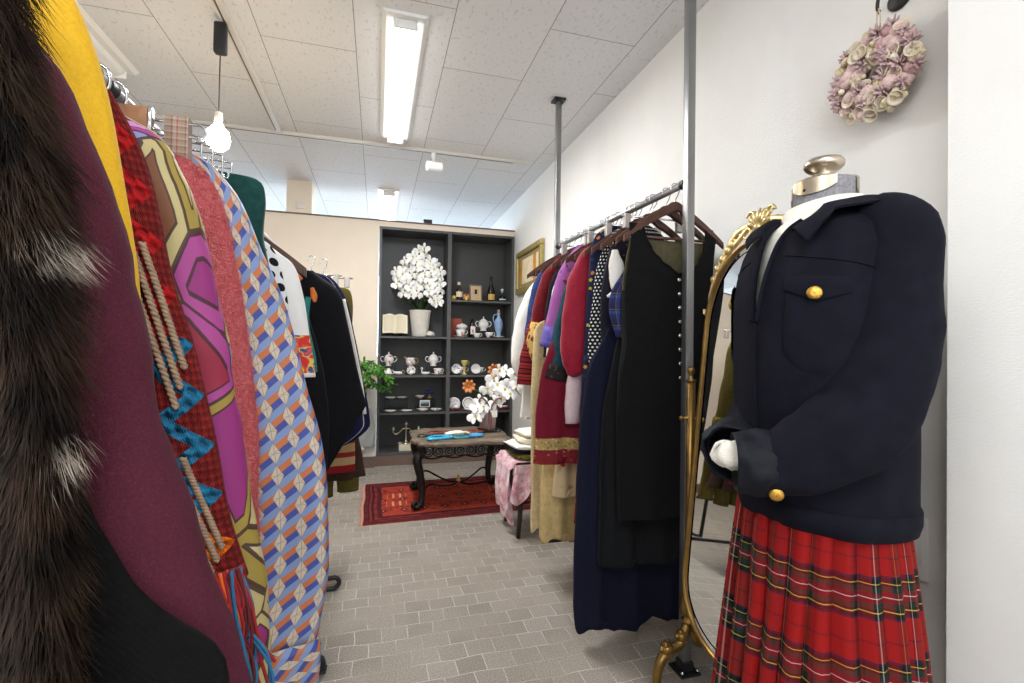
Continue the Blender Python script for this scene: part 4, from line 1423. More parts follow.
def m_dots(name, bg, fg, p=.014, r=.30, jit=.5):
    M = Mat(name, .85, 0, .15)
    u, v, _ = M.xyz('UV')
    row = (v / p).floor()
    fu = (u / p + row * jit).fract() - .5
    fv = (v / p).fract() - .5
    d = (fu * fu + fv * fv).sqrt()
    M.color(M.mix(d.lt(r), bg, fg))
    M.bump(M.noise(18, 3), .2, .004)
    return M.m


def m_floral(name, bg, cols, sc=34.0, dens=.62, stretch=1.0):
    M = Mat(name, .8, 0, .2)
    u, v, _ = M.xyz('UV')
    vec = M.vec(u * sc, v * sc * stretch, 0)
    vo = M.node('ShaderNodeTexVoronoi', feature='F1', Scale=1.0, Randomness=1.0)
    M.link(vec, vo.inputs['Vector'])
    sep = M.node('ShaderNodeSeparateColor')
    M.link(vo.outputs['Color'], sep.inputs[0])
    d = S(M.t, vo.outputs['Distance']) + M.noise(3.5, 2, vec=vec) * .35 - .17
    k = len(cols)
    pal = M.ramp(S(M.t, sep.outputs[0]), [(i / k, c) for i, c in enumerate(cols)], True)
    M.color(M.mix(d.lt(dens * .6), bg, pal))
    M.bump(M.noise(18, 3), .2, .004)
    return M.m


def m_bands(name, cols, p, axis=1, var=.1):
    """Woven stripes: cols [(pos, colour)] over a period p along v (axis 1) or u (axis 0)."""
    M = Mat(name, .9, 0, .12)
    uv = M.xyz('UV')
    c = M.ramp((uv[axis] / p).fract(), cols, True)
    M.color(M.mix(M.noise(50, 3) * var * 2, c, (.02, .02, .02, 1)))
    M.bump((uv[1] * 1500).sin() * (uv[0] * 1500).sin() * .5 + M.noise(16, 3), .3, .003)
    return M.m


def m_plaid(name, warp, weft, pu, pv, rough=.85, share=.5):
    M = Mat(name, rough, 0, .15)
    u, v, _ = M.xyz('UV')
    a = M.ramp((u / pu).fract(), warp, True)
    b = M.ramp((v / pv).fract(), weft, True)
    tw = ((u + v) * 620).fract().gt(.5)
    c = M.mix(tw * .24 + (share - .12), a, b)
    M.color(c)
    M.bump(((u + v) * 3900).sin() * .4 + M.noise(20, 3), .2, .003)
    return M.m


# ------------------------------------------------------------------ garment builder
def interp_rows(edge, n):
    """edge: [(x, z)] from the top down -> n rows, smoothed."""
    pts = [Vector((x, 0, z)) for x, z in edge]
    sp, _ = smooth_path(pts, [(1, 1)] * len(pts), 8)
    acc = [0]
    for i in range(1, len(sp)):
        acc.append(acc[-1] + (sp[i] - sp[i - 1]).length)
    out = []
    for k in range(n):
        s = acc[-1] * k / (n - 1)
        i = max(j for j in range(len(acc)) if acc[j] <= s + 1e-9)
        if i >= len(sp) - 1:
            p = sp[-1]
        else:
            f = (s - acc[i]) / max(1e-9, acc[i + 1] - acc[i])
            p = sp[i].lerp(sp[i + 1], f)
        out.append((p.x, p.z))
    return out


def body_points(Y, xc, side, edge, th=.03, seed=0, folds=3.0, amp=.012, nz=64, nt=72, hem_wave=.0, lean=0.0, flare=1.25, yaw=0.0):
    rows = interp_rows(edge, nz)
    zt, zb = rows[0][1], rows[-1][1]
    P, UV = [], []
    for (xe, z) in rows:
        f = (zt - z) / max(1e-6, zt - zb)
        hw = abs(xe - xc)
        T = th * (.45 + .55 * min(1, f * 7)) * (1 + (flare - 1) * f)
        A = amp * min(1, f * 1.6 + .08)
        row, ur, acc, prev = [], [], 0.0, None
        for j in range(nt):
            a = 2 * PI * j / nt - PI
            c, s = math.cos(a), math.sin(a)
            cx = math.copysign(abs(c) ** .85, c)
            sy = math.copysign(abs(s) ** .75, s)
            ph = seed * 1.7
            x0 = cx * hw
            fold = math.sin(folds * PI * x0 / .3 + ph + 1.2 * mnoise.noise(Vector((x0 * 4, z * 2.2, seed)))) + .5 * math.sin(folds * 2.3 * PI * x0 / .3 + ph * 2 + z * 2)
            wr_ = mnoise.noise(Vector((x0 * 9 + seed, z * 7, s * .7)))
            y = Y + lean * f + sy * T + A * fold * (.35 + .65 * abs(s)) + .006 * wr_
            x = xc + side * (x0 + .004 * wr_ * abs(c))
            zz = z + (hem_wave * math.sin(7 * a + seed) * f ** 6 if hem_wave else 0)
            if yaw:
                dx, dy = x - xc, y - Y
                x, y = xc + dx * math.cos(yaw) - dy * math.sin(yaw), Y + dx * math.sin(yaw) + dy * math.cos(yaw)
            q = Vector((x, y, zz))
            if prev is not None:
                acc += (q - prev).length
            prev = q
            row.append(q)
            ur.append((acc, z))
        ur.append((acc + (row[0] - prev).length, z))
        P.append(row)
        UV.append(ur)
    mean = [sum(r[j][0] for r in UV) / len(UV) for j in range(nt + 1)]
    UV = [[(mean[j] - mean[nt // 2], r[j][1]) for j in range(nt + 1)] for r in UV]
    return P, UV


def body_mesh(Y, xc, side, edge, **k):
    P, UV = body_points(Y, xc, side, edge, **k)
    n = len(P[0])
    mb = MB()
    last = P[-1]
    c = sum(last, Vector()) / n
    P2 = P + [[c + (q - c) * .975 for q in last], [c + (q - c) * .86 + Vector((0, 0, .03)) for q in last]]
    UV2 = UV + [UV[-1], UV[-1]]
    mb.grid(P2, cv=True, UV=UV2)
    mb.f.append(list(range(n))[::-1])
    mb.uv.append(None)
    mb.f.append([(len(P2) - 1) * n + j for j in range(n)])
    mb.uv.append(None)
    return mb


def sleeve_mesh(path, rad, seed=0, wr=.006, hem=.05, n=20, seg=6, wf=9.0):
    return MB().tube(path, rad, n, seg, hint=(0, 1, 0), wr=wr, wf=wf, seed=seed, hem=hem)


def garment(name, label, cat, Y, xc, side, edge, mat, group, sleeve=None, both=True, sleeve_mat=None, cuff=None, top=.03, bodyargs=None, smat_name='sleeve'):
    """A hanging garment seen mostly from its edge. edge: outline of the aisle side, top to bottom.
    sleeve: ([(x, z)], [radius]) along the aisle side; mirrored on the wall side."""
    t = thing(name, label, cat, (xc, Y, edge[-1][1]), group)
    e = [(xc + side * .05, edge[0][1] + top)] + list(edge)
    body_mesh(Y, xc, side, e, **(bodyargs or {})).build('body', mat, t)
    if sleeve:
        pts, rad = sleeve
        for sgn in ((1, -1) if both else (1,)):
            path = [(x if sgn == 1 else 2 * xc - x, Y - .012 + (.0 if sgn == 1 else .0), z) for x, z in pts]
            r2 = [r if isinstance(r, tuple) else (r, r * .72) for r in rad]
            s = sleeve_mesh(path, r2, seed=sum(map(ord, name)) % 17 + sgn).build('sleeve', sleeve_mat or mat, t)
            if cuff:
                cm, cl, cr = cuff
                a, b = Vector(path[-2]), Vector(path[-1])
                d = (b - a).normalized()
                MB().tube([b - d * cl * .6, b, b + d * cl * .5], [(cr, cr * .75)] * 3, 20, 2, hem=.03, wr=.002).build('cuff', cm, s)
    return t


# ------------------------------------------------------------------ hangers
m_hang = plain('brown_hanger_wood', rgb(82, 54, 42), .38, var=.15, vs=20)
m_chrome = plain('chrome', rgb(196, 196, 198), .18, 1.0)
m_steel = plain('brushed_steel', rgb(168, 168, 168), .34, .9, var=.06, vs=20)


def hanger_parts(t, hw=.215, drop=.135, bar=True):
    """Wooden hanger built round the rail's axis (local origin); arms along x."""
    top = -.056
    up_ = [(x, top - drop * (abs(x) / hw) ** 1.35 + (.006 if abs(x) < .02 else 0)) for x in [hw * (k / 12 - 1) for k in range(25)]]
    lo = [(x, z - (.036 - .012 * (abs(x) / hw) ** 2)) for x, z in up_]
    bm = bmesh.new()
    poly = up_ + lo[::-1]
    f = bm.faces.new([bm.verts.new((x, -.008, z)) for x, z in poly])
    r = bmesh.ops.extrude_face_region(bm, geom=[f])
    for v in [g for g in r['geom'] if isinstance(g, bmesh.types.BMVert)]:
        v.co.y += .016
    bmesh.ops.recalc_face_normals(bm, faces=bm.faces)
    ed = [e for e in bm.edges if abs(e.verts[0].co.y - e.verts[1].co.y) < 1e-5]
    bmesh.ops.bevel(bm, geom=ed, offset=.004, segments=2, affect='EDGES')
    MB().bm(bm).build('arms', m_hang, t, angle=50)
    if bar:
        z = top - drop * .86 - .02
        MB().tube([(-hw * .86, 0, z), (hw * .86, 0, z)], .0055, 10).build('crossbar', m_hang, t)
    pts = [(0, 0, top - .006), (0, 0, -.045), (.012, 0, -.022), (.0185, 0, 0), (.013, 0, .0145), (0, 0, .0192), (-.013, 0, .0145), (-.0185, 0, .0), (-.017, 0, -.008)]
    MB().tube(pts, .0021, 8, 4).build('hook', m_chrome, t)


proto_hanger = thing('wooden_hanger', 'brown wooden hanger that carries the black buttoned dress', 'hanger', (0, 0, 0), 'brown wooden hangers')
hanger_parts(proto_hanger)


def hang(x, y, z, label, scale=None, first=[True], rotz=0.0):
    if first[0]:
        first[0] = False
        proto_hanger.location = (x, y, z)
        proto_hanger['label'] = label
        return proto_hanger
    return dup(proto_hanger, (x, y, z), label, rotz, scale)


# ------------------------------------------------------------------ the rack by the white wall
def rx_at(y):
    return 1.075 - (y - 1.47) * .0375


RZ = 1.755
t = thing('clothes_rack', 'steel pole rack with a round rail, fixed from floor to ceiling by the white wall', 'clothes rack', (1.05, 2.06, 0))
m_pole = plain('galvanised_pole', rgb(150, 150, 150), .36, .85, var=.08, vs=6)
m_dark = plain('black_clamp', rgb(38, 38, 40), .4, .3)
for (x, y) in ((1.075, 1.47), (1.030, 2.665)):
    MB().box(x - .0155, x + .0155, y - .0155, y + .0155, .012, CEIL - .012, .003, 2).build('pole', m_pole, t, angle=40)
    mb = MB().box(x - .040, x + .040, y - .040, y + .040, .0005, .008, .001)
    b = mb.build('base_plate', m_dark, t, smooth=False)
    MB().box(x - .022, x + .022, y - .022, y + .022, .0085, .040, .002).build('socket', m_dark, b, smooth=False)
    for sx in (-1, 1):
        MB().lathe([(.001, 0), (.006, 0), (.006, .010), (.001, .012)], (x + sx * .031, y - .031, .0082), 8).build('bolt', m_chrome, b)
    MB().box(x - .036, x + .036, y - .036, y + .036, CEIL - .011, CEIL - .0005, .001).build('ceiling_plate', m_dark, t, smooth=False)
MB().tube([(1.075 - .0005, 1.4865, RZ), (1.0305, 2.648, RZ)], .0135, 18).build('rail', m_steel, t)
for (x, y) in ((1.0747, 1.495), (1.0307, 2.640)):
    MB().tube([(x, y - .012, RZ), (x, y + .012, RZ)], .018, 16).build('rail_collar', m_dark, t, angle=40)

GR = 'garments on the steel pole rack'
SD = -1


def R_(Y):
    return rx_at(Y)


w_cot = fabric('white_cotton_blouse', rgb(232, 228, 220), .04)
# far end to near end
garment('blouse', 'long white dress with puffed sleeve at the far end of the steel rack', 'dress', 2.58, R_(2.58), SD,
        [(.93, 1.60), (.88, 1.52), (.84, 1.40), (.81, 1.2), (.80, 1.0), (.795, .85), (.785, .74)], w_cot, GR,
        sleeve=([(.90, 1.53), (.845, 1.42), (.80, 1.26), (.785, 1.08), (.80, .97)], [.03, .05, .058, .060, .03]), bodyargs=dict(th=.028, seed=1, amp=.010))
garment('jacket', 'blue denim jacket on the steel rack, beside the long white dress', 'jacket', 2.51, R_(2.51), SD,
        [(.90, 1.60), (.865, 1.52), (.845, 1.35), (.83, 1.08), (.83, .95)], fabric('blue_denim', rgb(48, 66, 112), .25), GR,
        sleeve=([(.885, 1.555), (.855, 1.46), (.825, 1.25), (.82, 1.08)], [.03, .038, .04, .034]), bodyargs=dict(th=.026, seed=2))
garment('cardigan', 'red and cream cardigan on the steel rack, beside the blue denim jacket', 'cardigan', 2.44, R_(2.44), SD,
        [(.90, 1.61), (.85, 1.48), (.80, 1.28), (.785, 1.10), (.79, .98)],
        m_bands('red_cream_stripe', [(0, rgb(170, 36, 46)), (.55, rgb(226, 210, 190))], .12, 0), GR, bodyargs=dict(th=.026, seed=3))
m_bord = fabric('bordeaux_velvet', rgb(104, 22, 30), .22, sheen=.3)
m_goldbro = m_floral('gold_brocade', rgb(200, 164, 96), [rgb(226, 200, 130), rgb(150, 104, 50), rgb(214, 184, 116), rgb(120, 60, 40)], 40, .75)
t = garment('gown', 'dark red velvet gown with a gold brocade cuff on the steel rack', 'gown', 2.36, R_(2.36), SD,
            [(.93, 1.64), (.865, 1.57), (.84, 1.45), (.82, 1.2), (.82, 1.0)], m_bord, GR,
            sleeve=([(.93, 1.60), (.865, 1.50), (.83, 1.36), (.815, 1.25)], [.030, .045, .05, .045]), bodyargs=dict(th=.026, seed=4))
MB().tube([(.815, 2.338, 1.27), (.800, 2.335, 1.18), (.815, 2.33, 1.10), (.86, 2.33, 1.07)], [(.05, .036), (.056, .036), (.05, .034), (.03, .028)], 20, 5, wr=.008, wf=22, hem=.03).build('brocade_cuff', m_goldbro, t)
m_woven = m_bands('woven_red_black', [(0, rgb(132, 30, 34)), (.3, rgb(34, 22, 26)), (.42, rgb(150, 40, 40)), (.60, rgb(60, 40, 40)), (.68, rgb(160, 48, 44)), (.86, rgb(30, 24, 30))], .060)
garment('tunic', 'tunic with a woven red and black striped sleeve end, hanging below the gold brocade', 'tunic', 2.415, R_(2.415), SD,
        [(.92, 1.55), (.86, 1.45), (.83, 1.2), (.80, 1.0)], fabric('magenta_cloth', rgb(150, 34, 84), .15), GR,
        sleeve=([(.86, 1.42), (.80, 1.22), (.775, 1.08), (.765, .95)], [.03, .04, .045, .052]), both=False, sleeve_mat=m_woven, bodyargs=dict(th=.022, seed=41))
garment('trousers', 'long beige trousers hanging nearly to the floor on the steel rack', 'trousers', 2.28, R_(2.28), SD,
        [(.80, 1.28), (.757, 1.14), (.752, .88), (.756, .53), (.760, .225)], fabric('beige_linen', rgb(196, 174, 132), .12, wr=1.0), GR,
        top=.01, bodyargs=dict(th=.036, seed=5, folds=4.5, amp=.016, hem_wave=.012))
garment('jacket', 'black jacket on the steel rack, between the dark red gown and the pink printed one', 'jacket', 2.22, R_(2.22), SD,
        [(.92, 1.60), (.865, 1.53), (.835, 1.40), (.82, 1.16), (.82, .9)], fabric('black_jacket_cloth', rgb(26, 25, 28), .2), GR,
        sleeve=([(.91, 1.56), (.85, 1.45), (.83, 1.25), (.825, 1.1)], [.03, .036, .04, .036]), bodyargs=dict(th=.026, seed=6))
t = garment('blouse', 'cream blouse with a long embroidered sleeve on the steel rack', 'blouse', 2.16, R_(2.16), SD,
            [(.91, 1.57), (.865, 1.48), (.85, 1.3), (.84, 1.0)], fabric('cream_blouse_cloth', rgb(222, 212, 196), .05), GR,
            sleeve=([(.90, 1.53), (.85, 1.42), (.835, 1.20), (.815, 1.02), (.800, .93)], [.03, .038, .042, .040, .046]), both=False,
            cuff=(m_floral('embroidered_hem', rgb(226, 216, 200), [rgb(40, 36, 40), rgb(170, 40, 40)], 60, .5), .05, .050), bodyargs=dict(th=.024, seed=7))
m_violet = m_floral('violet_print', rgb(150, 88, 150), [rgb(160, 100, 160), rgb(124, 64, 128), rgb(92, 50, 60)], 26, .45)
m_bluecuff = m_floral('blue_print', rgb(104, 92, 168), [rgb(120, 100, 176), rgb(86, 80, 160)], 30, .6)
garment('robe', 'violet printed robe with blue cuffs on the steel rack', 'robe', 2.10, R_(2.10), SD,
        [(.935, 1.645), (.88, 1.595), (.86, 1.5), (.85, 1.25), (.85, 1.0)], m_violet, GR,
        sleeve=([(.935, 1.605), (.875, 1.53), (.832, 1.40), (.800, 1.27), (.785, 1.19)], [.030, .040, .046, .046, .046]),
        cuff=(m_bluecuff, .085, .048), bodyargs=dict(th=.026, seed=8))
m_teal = fabric('dark_teal_cloth', rgb(34, 66, 76), .2)
m_blackemb = m_floral('black_embroidery', rgb(36, 30, 30), [rgb(58, 48, 40), rgb(30, 26, 28), rgb(90, 60, 44)], 70, .6)
garment('jacket', 'dark teal jacket with a black embroidered cuff on the steel rack', 'jacket', 2.05, R_(2.05), SD,
        [(.91, 1.56), (.87, 1.46), (.85, 1.25), (.84, .9)], m_teal, GR,
        sleeve=([(.90, 1.50), (.86, 1.38), (.825, 1.22), (.800, 1.09), (.785, 1.03)], [.03, .042, .050, .056, .060]),
        cuff=(m_blackemb, .06, .062), bodyargs=dict(th=.026, seed=9))
m_crim = fabric('crimson_crepe', rgb(142, 28, 48), .10, rough=.7, sheen=.2)
m_crim2 = fabric('dark_crimson_cloth', rgb(106, 20, 38), .12, rough=.8)
garment('blouse', 'crimson blouse with a full gathered sleeve on the steel rack', 'blouse', 1.95, R_(1.95), SD,
        [(.965, 1.635), (.92, 1.60), (.89, 1.5), (.87, 1.3), (.865, 1.05)], m_crim, GR,
        sleeve=([(.950, 1.595), (.895, 1.545), (.858, 1.42), (.842, 1.27), (.838, 1.13), (.848, 1.05), (.856, 1.025)], [.025, .045, .058, .066, .066, .050, .022]), bodyargs=dict(th=.028, seed=10))
t = garment('skirt', 'dark crimson skirt with a gold woven band at the hem, below the crimson blouse', 'skirt', 2.03, R_(2.0), SD,
            [(.80, 1.20), (.735, 1.10), (.700, .92), (.690, .70), (.686, .625)], m_crim2, GR, top=.01, bodyargs=dict(th=.034, seed=11, folds=3.5, amp=.012))
P, UV = body_points(2.03, R_(2.0), SD, [(R_(2.0) - .05, 1.21), (.80, 1.20), (.735, 1.10), (.700, .92), (.690, .70), (.686, .625)], th=.034, seed=11, folds=3.5, amp=.012)
for nm, a, b, mt in (('gold_band', -10, -6, m_floral('gold_trim', rgb(160, 136, 84), [rgb(190, 170, 116), rgb(116, 96, 60)], 80, .6)), ('floral_band', -6, -1, m_floral('dark_red_trim', rgb(116, 30, 36), [rgb(140, 48, 44), rgb(90, 24, 34), rgb(150, 90, 70)], 60, .6))):
    rows = P[a:b + 1] if b != -1 else P[a:]
    us = UV[a:b + 1] if b != -1 else UV[a:]
    cs = [sum(r, Vector()) / len(r) for r in rows]
    MB().grid([[c + Vector(((q.x - c.x) * 1.006, (q.y - c.y) * 1.05, q.z - c.z)) for q in r] for c, r in zip(cs, rows)], cv=True, UV=us).build(nm, mt, t)
garment('skirt', 'beige skirt with red flowers hanging behind the crimson hem band', 'skirt', 2.085, R_(2.085), SD,
        [(.89, .95), (.85, .80), (.812, .60), (.800, .45)], m_floral('beige_red_flowers', rgb(190, 164, 128), [rgb(150, 44, 34), rgb(196, 172, 136), rgb(190, 164, 128), rgb(170, 120, 90)], 30, .55), GR, top=.01, bodyargs=dict(th=.030, seed=12, amp=.014, folds=4))
garment('trousers', 'wide beige trousers with hem just above the pole foot, behind the flowered skirt', 'trousers', 2.155, R_(2.155), SD,
        [(.85, 1.0), (.80, .80), (.765, .45), (.765, .225)], fabric('sand_linen', rgb(188, 162, 112), .12), GR, top=.01, bodyargs=dict(th=.035, seed=13, folds=3.5, amp=.014, hem_wave=.014))
garment('blouse', 'pale pink silk blouse whose sleeve hangs below the crimson one', 'blouse', 1.99, R_(1.99), SD,
        [(.98, 1.56), (.94, 1.45), (.91, 1.2), (.90, .95)], fabric('pale_pink_silk', rgb(214, 188, 192), .06, rough=.5), GR,
        sleeve=([(.96, 1.48), (.92, 1.30), (.880, 1.10), (.852, .95), (.850, .81)], [.025, .034, .038, .038, .036]), both=False, bodyargs=dict(th=.022, seed=14))
garment('dress', 'dark blue dress with orange and yellow flowers on the steel rack', 'dress', 1.86, R_(1.86), SD,
        [(.925, 1.66), (.885, 1.60), (.866, 1.48), (.858, 1.35), (.85, 1.16), (.84, .9), (.83, .7)], m_floral('orange_flower_print', rgb(28, 32, 60), [rgb(28, 32, 60), rgb(206, 120, 44), rgb(190, 160, 60), rgb(40, 60, 96), rgb(28, 32, 60)], 36, .5), GR, bodyargs=dict(th=.024, seed=15))
garment('dress', 'dark red dress with a small flower print, long hem behind the navy skirt', 'dress', 1.835, R_(1.835), SD,
        [(.94, 1.55), (.90, 1.4), (.875, 1.15), (.846, .93), (.818, .68), (.798, .42)], m_floral('dark_red_flower_print', rgb(110, 22, 30), [rgb(110, 22, 30), rgb(170, 70, 50), rgb(60, 30, 60), rgb(180, 120, 90)], 44, .55), GR, bodyargs=dict(th=.024, seed=16))
t = garment('blouse', 'black blouse with white polka dots and a small white collar on the steel rack', 'blouse', 1.79, R_(1.79), SD,
            [(.955, 1.645), (.915, 1.60), (.878, 1.50), (.85, 1.35), (.835, 1.14), (.84, 1.09)], m_dots('black_white_dots', rgb(20, 20, 26), rgb(222, 220, 216), .0145, .26), GR, bodyargs=dict(th=.026, seed=17, amp=.008))
garment('bodice', 'black velvet bodice with a pink thread pattern and white blouse under it', 'bodice', 1.715, R_(1.715), SD,
            [(.985, 1.59), (.935, 1.58), (.890, 1.545), (.858, 1.42), (.850, 1.30), (.86, 1.16), (.87, 1.10)], m_floral('black_pink_velvet', rgb(20, 20, 32), [rgb(20, 20, 32), rgb(20, 20, 32), rgb(30, 28, 50), rgb(150, 40, 84)], 60, .35), GR, bodyargs=dict(th=.028, seed=18, amp=.006))
t = bpy.data.objects['bodice']
# a scrap of white collar turned over the front of the bodice
MB().tube([(.862, 1.680, 1.352), (.885, 1.672, 1.360), (.905, 1.668, 1.376), (.912, 1.668, 1.40)], [(.005, .006), (.014, .008), (.012, .008), (.003, .004)], 10, 5).build('white_collar', w_cot, t)
m_navy = fabric('navy_wool', rgb(19, 20, 38), .12, wr=1.0)
garment('skirt', 'long navy skirt, widest garment near the mirror, almost touching the floor', 'skirt', 1.685, R_(1.685) + .0, SD,
        [(.90, 1.26), (.845, 1.18), (.79, 1.06), (.757, .87), (.741, .50), (.737, .20), (.745, .075)], m_navy, GR, top=.01, bodyargs=dict(th=.036, seed=19, folds=3.6, amp=.018, hem_wave=.014))
# blue plaid bodice and its black skirt
t = thing('dress', 'black dress with a blue plaid bodice, hanging behind the black buttoned dress', 'dress', (R_(1.60), 1.60, .32), GR)
m_bplaid = m_plaid('blue_plaid', [(0, rgb(36, 44, 92)), (.3, rgb(60, 76, 140)), (.5, rgb(30, 34, 60)), (.56, rgb(150, 130, 80)), (.60, rgb(30, 34, 60))], [(0, rgb(40, 50, 100)), (.3, rgb(66, 84, 150)), (.5, rgb(28, 30, 54)), (.56, rgb(150, 130, 80)), (.60, rgb(40, 44, 80))], .050, .060)
body_mesh(1.612, R_(1.60), SD, [(1.00, 1.50), (.96, 1.50), (.925, 1.495), (.895, 1.44), (.845, 1.36), (.838, 1.28), (.865, 1.19)], th=.022, seed=20, amp=.004).build('bodice', m_bplaid, t)
body_mesh(1.622, R_(1.60), SD, [(.885, 1.20), (.872, 1.17), (.830, .96), (.808, .77), (.802, .52), (.805, .33)], th=.028, seed=21, folds=4, amp=.014).build('skirt', fabric('black_skirt_cloth', rgb(20, 21, 23), .15), t)
MB().tube([(.905, 1.570, 1.60), (.912, 1.562, 1.52), (.905, 1.562, 1.44), (.885, 1.566, 1.37)], [(.006, .008), (.012, .010), (.014, .010), (.004, .006)], 10, 5).build('strap_lining', fabric('tan_lining', rgb(150, 122, 84), .1), t)
MB().tube([(.880, 1.655, 1.53), (.884, 1.652, 1.47), (.900, 1.652, 1.40), (.925, 1.655, 1.345)], [(.012, .01), (.032, .012), (.042, .012), (.016, .008)], 12, 5, wr=.003, wf=30).build('white_underblouse', w_cot, t)

# --- black buttoned dress facing the viewer
DX, DY = 1.042, 1.545
m_blk = fabric('black_wool', rgb(17, 17, 18), .15, wr=.5)
m_olive = fabric('olive_lining', rgb(84, 78, 56), .12, rough=.7, wr=2.0)
t = thing('dress', 'black sleeveless dress with scooped neck and silver buttons, closest to the steel pole', 'dress', (DX, DY, .53), GR)


def sheet(rows, yf, thick=.004, nc=18):
    """rows: (z, xl, xr) from the top; yf(x, z) the cloth's depth. A thin solid sheet."""
    P = []
    for z, xl, xr in rows:
        P.append([Vector((xl + (xr - xl) * j / nc, yf(xl + (xr - xl) * j / nc, z), z)) for j in range(nc + 1)])
    Q = [[p + Vector((0, thick, 0)) for p in r] for r in P]
    UV = [[(p.x, p.z) for p in r] for r in P]
    mb = MB().grid(P, UV=UV).grid(Q, UV=UV, flip=True)
    for a, b in ((P[0], Q[0]), (P[-1], Q[-1]), ([r[0] for r in P], [r[0] for r in Q]), ([r[-1] for r in P], [r[-1] for r in Q])):
        mb.grid([a, b])
    return mb


def lerp_tab(tab, z):
    if z >= tab[0][0]:
        return tab[0][1]
    for (z0, v0), (z1, v1) in zip(tab, tab[1:]):
        if z >= z1:
            f = (z0 - z) / (z0 - z1)
            f = f * f * (3 - 2 * f) if abs(v1 - v0) > .02 else f
            return v0 + (v1 - v0) * f
    return tab[-1][1]


side_l = [(1.60, .877), (1.55, .884), (1.48, .872), (1.40, .860), (1.34, .857), (1.29, .858), (1.16, .862), (1.06, .846), (.90, .840), (.70, .842), (.53, .846)]
side_r = [(1.615, 1.237), (1.57, 1.250), (1.50, 1.238), (1.377, 1.226), (1.29, 1.215), (1.16, 1.205), (1.06, 1.215), (.90, 1.225), (.70, 1.232), (.53, 1.235)]
neck_l = [(1.605, .934), (1.56, .944), (1.512, .965), (1.47, 1.000), (1.445, 1.040), (1.425, 1.068)]
neck_r = [(1.613, 1.206), (1.57, 1.200), (1.527, 1.189), (1.47, 1.160), (1.445, 1.130), (1.425, 1.070)]


def front_y(x, z):
    s = (x - DX) / .2
    return DY - .030 * (1 - .55 * s * s) * min(1, (1.64 - z) * 5) - .008 * mnoise.noise(Vector((x * 8, z * 4, 3))) - .005 * math.sin(x * 40 + z * 2) * max(0, 1.1 - z)


N = 26
zs_ = [1.610 - (1.610 - 1.425) * k / N for k in range(N + 1)]
mb = sheet([(z, lerp_tab(side_l, z), lerp_tab(neck_l, z)) for z in zs_], front_y, nc=10)
mb2 = sheet([(z, lerp_tab(neck_r, z), lerp_tab(side_r, z)) for z in zs_], front_y, nc=10)
zs2 = [1.425 - (1.425 - .53) * k / 50 for k in range(51)]
mb3 = sheet([(z, lerp_tab(side_l, z), lerp_tab(side_r, z)) for z in zs2], front_y, nc=28)
for m_ in (mb2, mb3):
    b = len(mb.v)
    mb.v += m_.v
    mb.f += [[i + b for i in f] for f in m_.f]
    mb.uv += m_.uv
mb.build('front_panel', m_blk, t)


def back_y(x, z):
    s = (x - DX) / .2
    return DY + .024 * (1 - .6 * s * s) * min(1, (1.64 - z) * 5) + .005 * math.sin(x * 35) * max(0, 1.1 - z)


zsb = [1.600 - (1.600 - .535) * k / 50 for k in range(51)]
bk_ = lambda z: 0 if z > 1.56 else 1
mbk = sheet([(z, lerp_tab(side_l, z) + .003, lerp_tab(side_r, z) - .003) for z in zsb if z < 1.575], back_y, nc=28)
mbk.build('back_panel', m_olive, t)
for tab in (side_l, side_r):               # side seams close the dress below the arm holes
    zz_ = [1.36 - (1.36 - .535) * k / 30 for k in range(31)]
    P = [[Vector((lerp_tab(tab, z), front_y(lerp_tab(tab, z), z) + .003, z)), Vector((lerp_tab(tab, z) + (.004 if tab is side_r else -.004), DY - .002, z)), Vector((lerp_tab(tab, z), back_y(lerp_tab(tab, z), z) + .003, z))] for z in zz_]
    MB().grid(P).grid([[q + Vector(((-.003 if tab is side_r else .003), 0, 0)) for q in r] for r in P], flip=True).build('side_panel', m_blk, t)
for tab, sg in ((neck_l, -1), (neck_r, 1)):
    pts = [(lerp_tab(tab, z), front_y(lerp_tab(tab, z), z) - .001, z) for z in zs_[::2]]
    MB().tube(pts, [(.0045, .003)] * len(pts), 8).build('neck_binding', m_blk, t)
m_btn = plain('silver_button', rgb(214, 210, 202), .25, .8)
for k in range(8):
    z = 1.405 - k * .0515
    x = 1.069 + .001 * k
    MB().ball((x, front_y(x, z) - .003, z), (.0072, .0045, .0072), 12, 8).build('button', m_btn, t)
# long clips that hold the strap ends
hang(rx_at(1.545), 1.545, RZ, 'brown wooden hanger that carries the black buttoned dress')
hang(rx_at(1.60), 1.60, RZ, 'brown wooden hanger directly behind that of the black buttoned dress')
hang(rx_at(1.715), 1.715, RZ, 'brown wooden hanger inside the black velvet bodice')
for Y_, lab in ((1.79, 'polka dot blouse'), (1.86, 'dark blue flowered dress'), (1.95, 'crimson blouse'), (2.05, 'dark teal jacket'), (2.10, 'violet printed robe'), (2.22, 'black jacket'), (2.36, 'dark red velvet gown'), (2.44, 'red and cream cardigan'), (2.51, 'blue denim jacket'), (2.58, 'long white dress')):
    hang(rx_at(Y_), Y_ + .004, RZ, 'brown wooden hanger that carries the ' + lab)

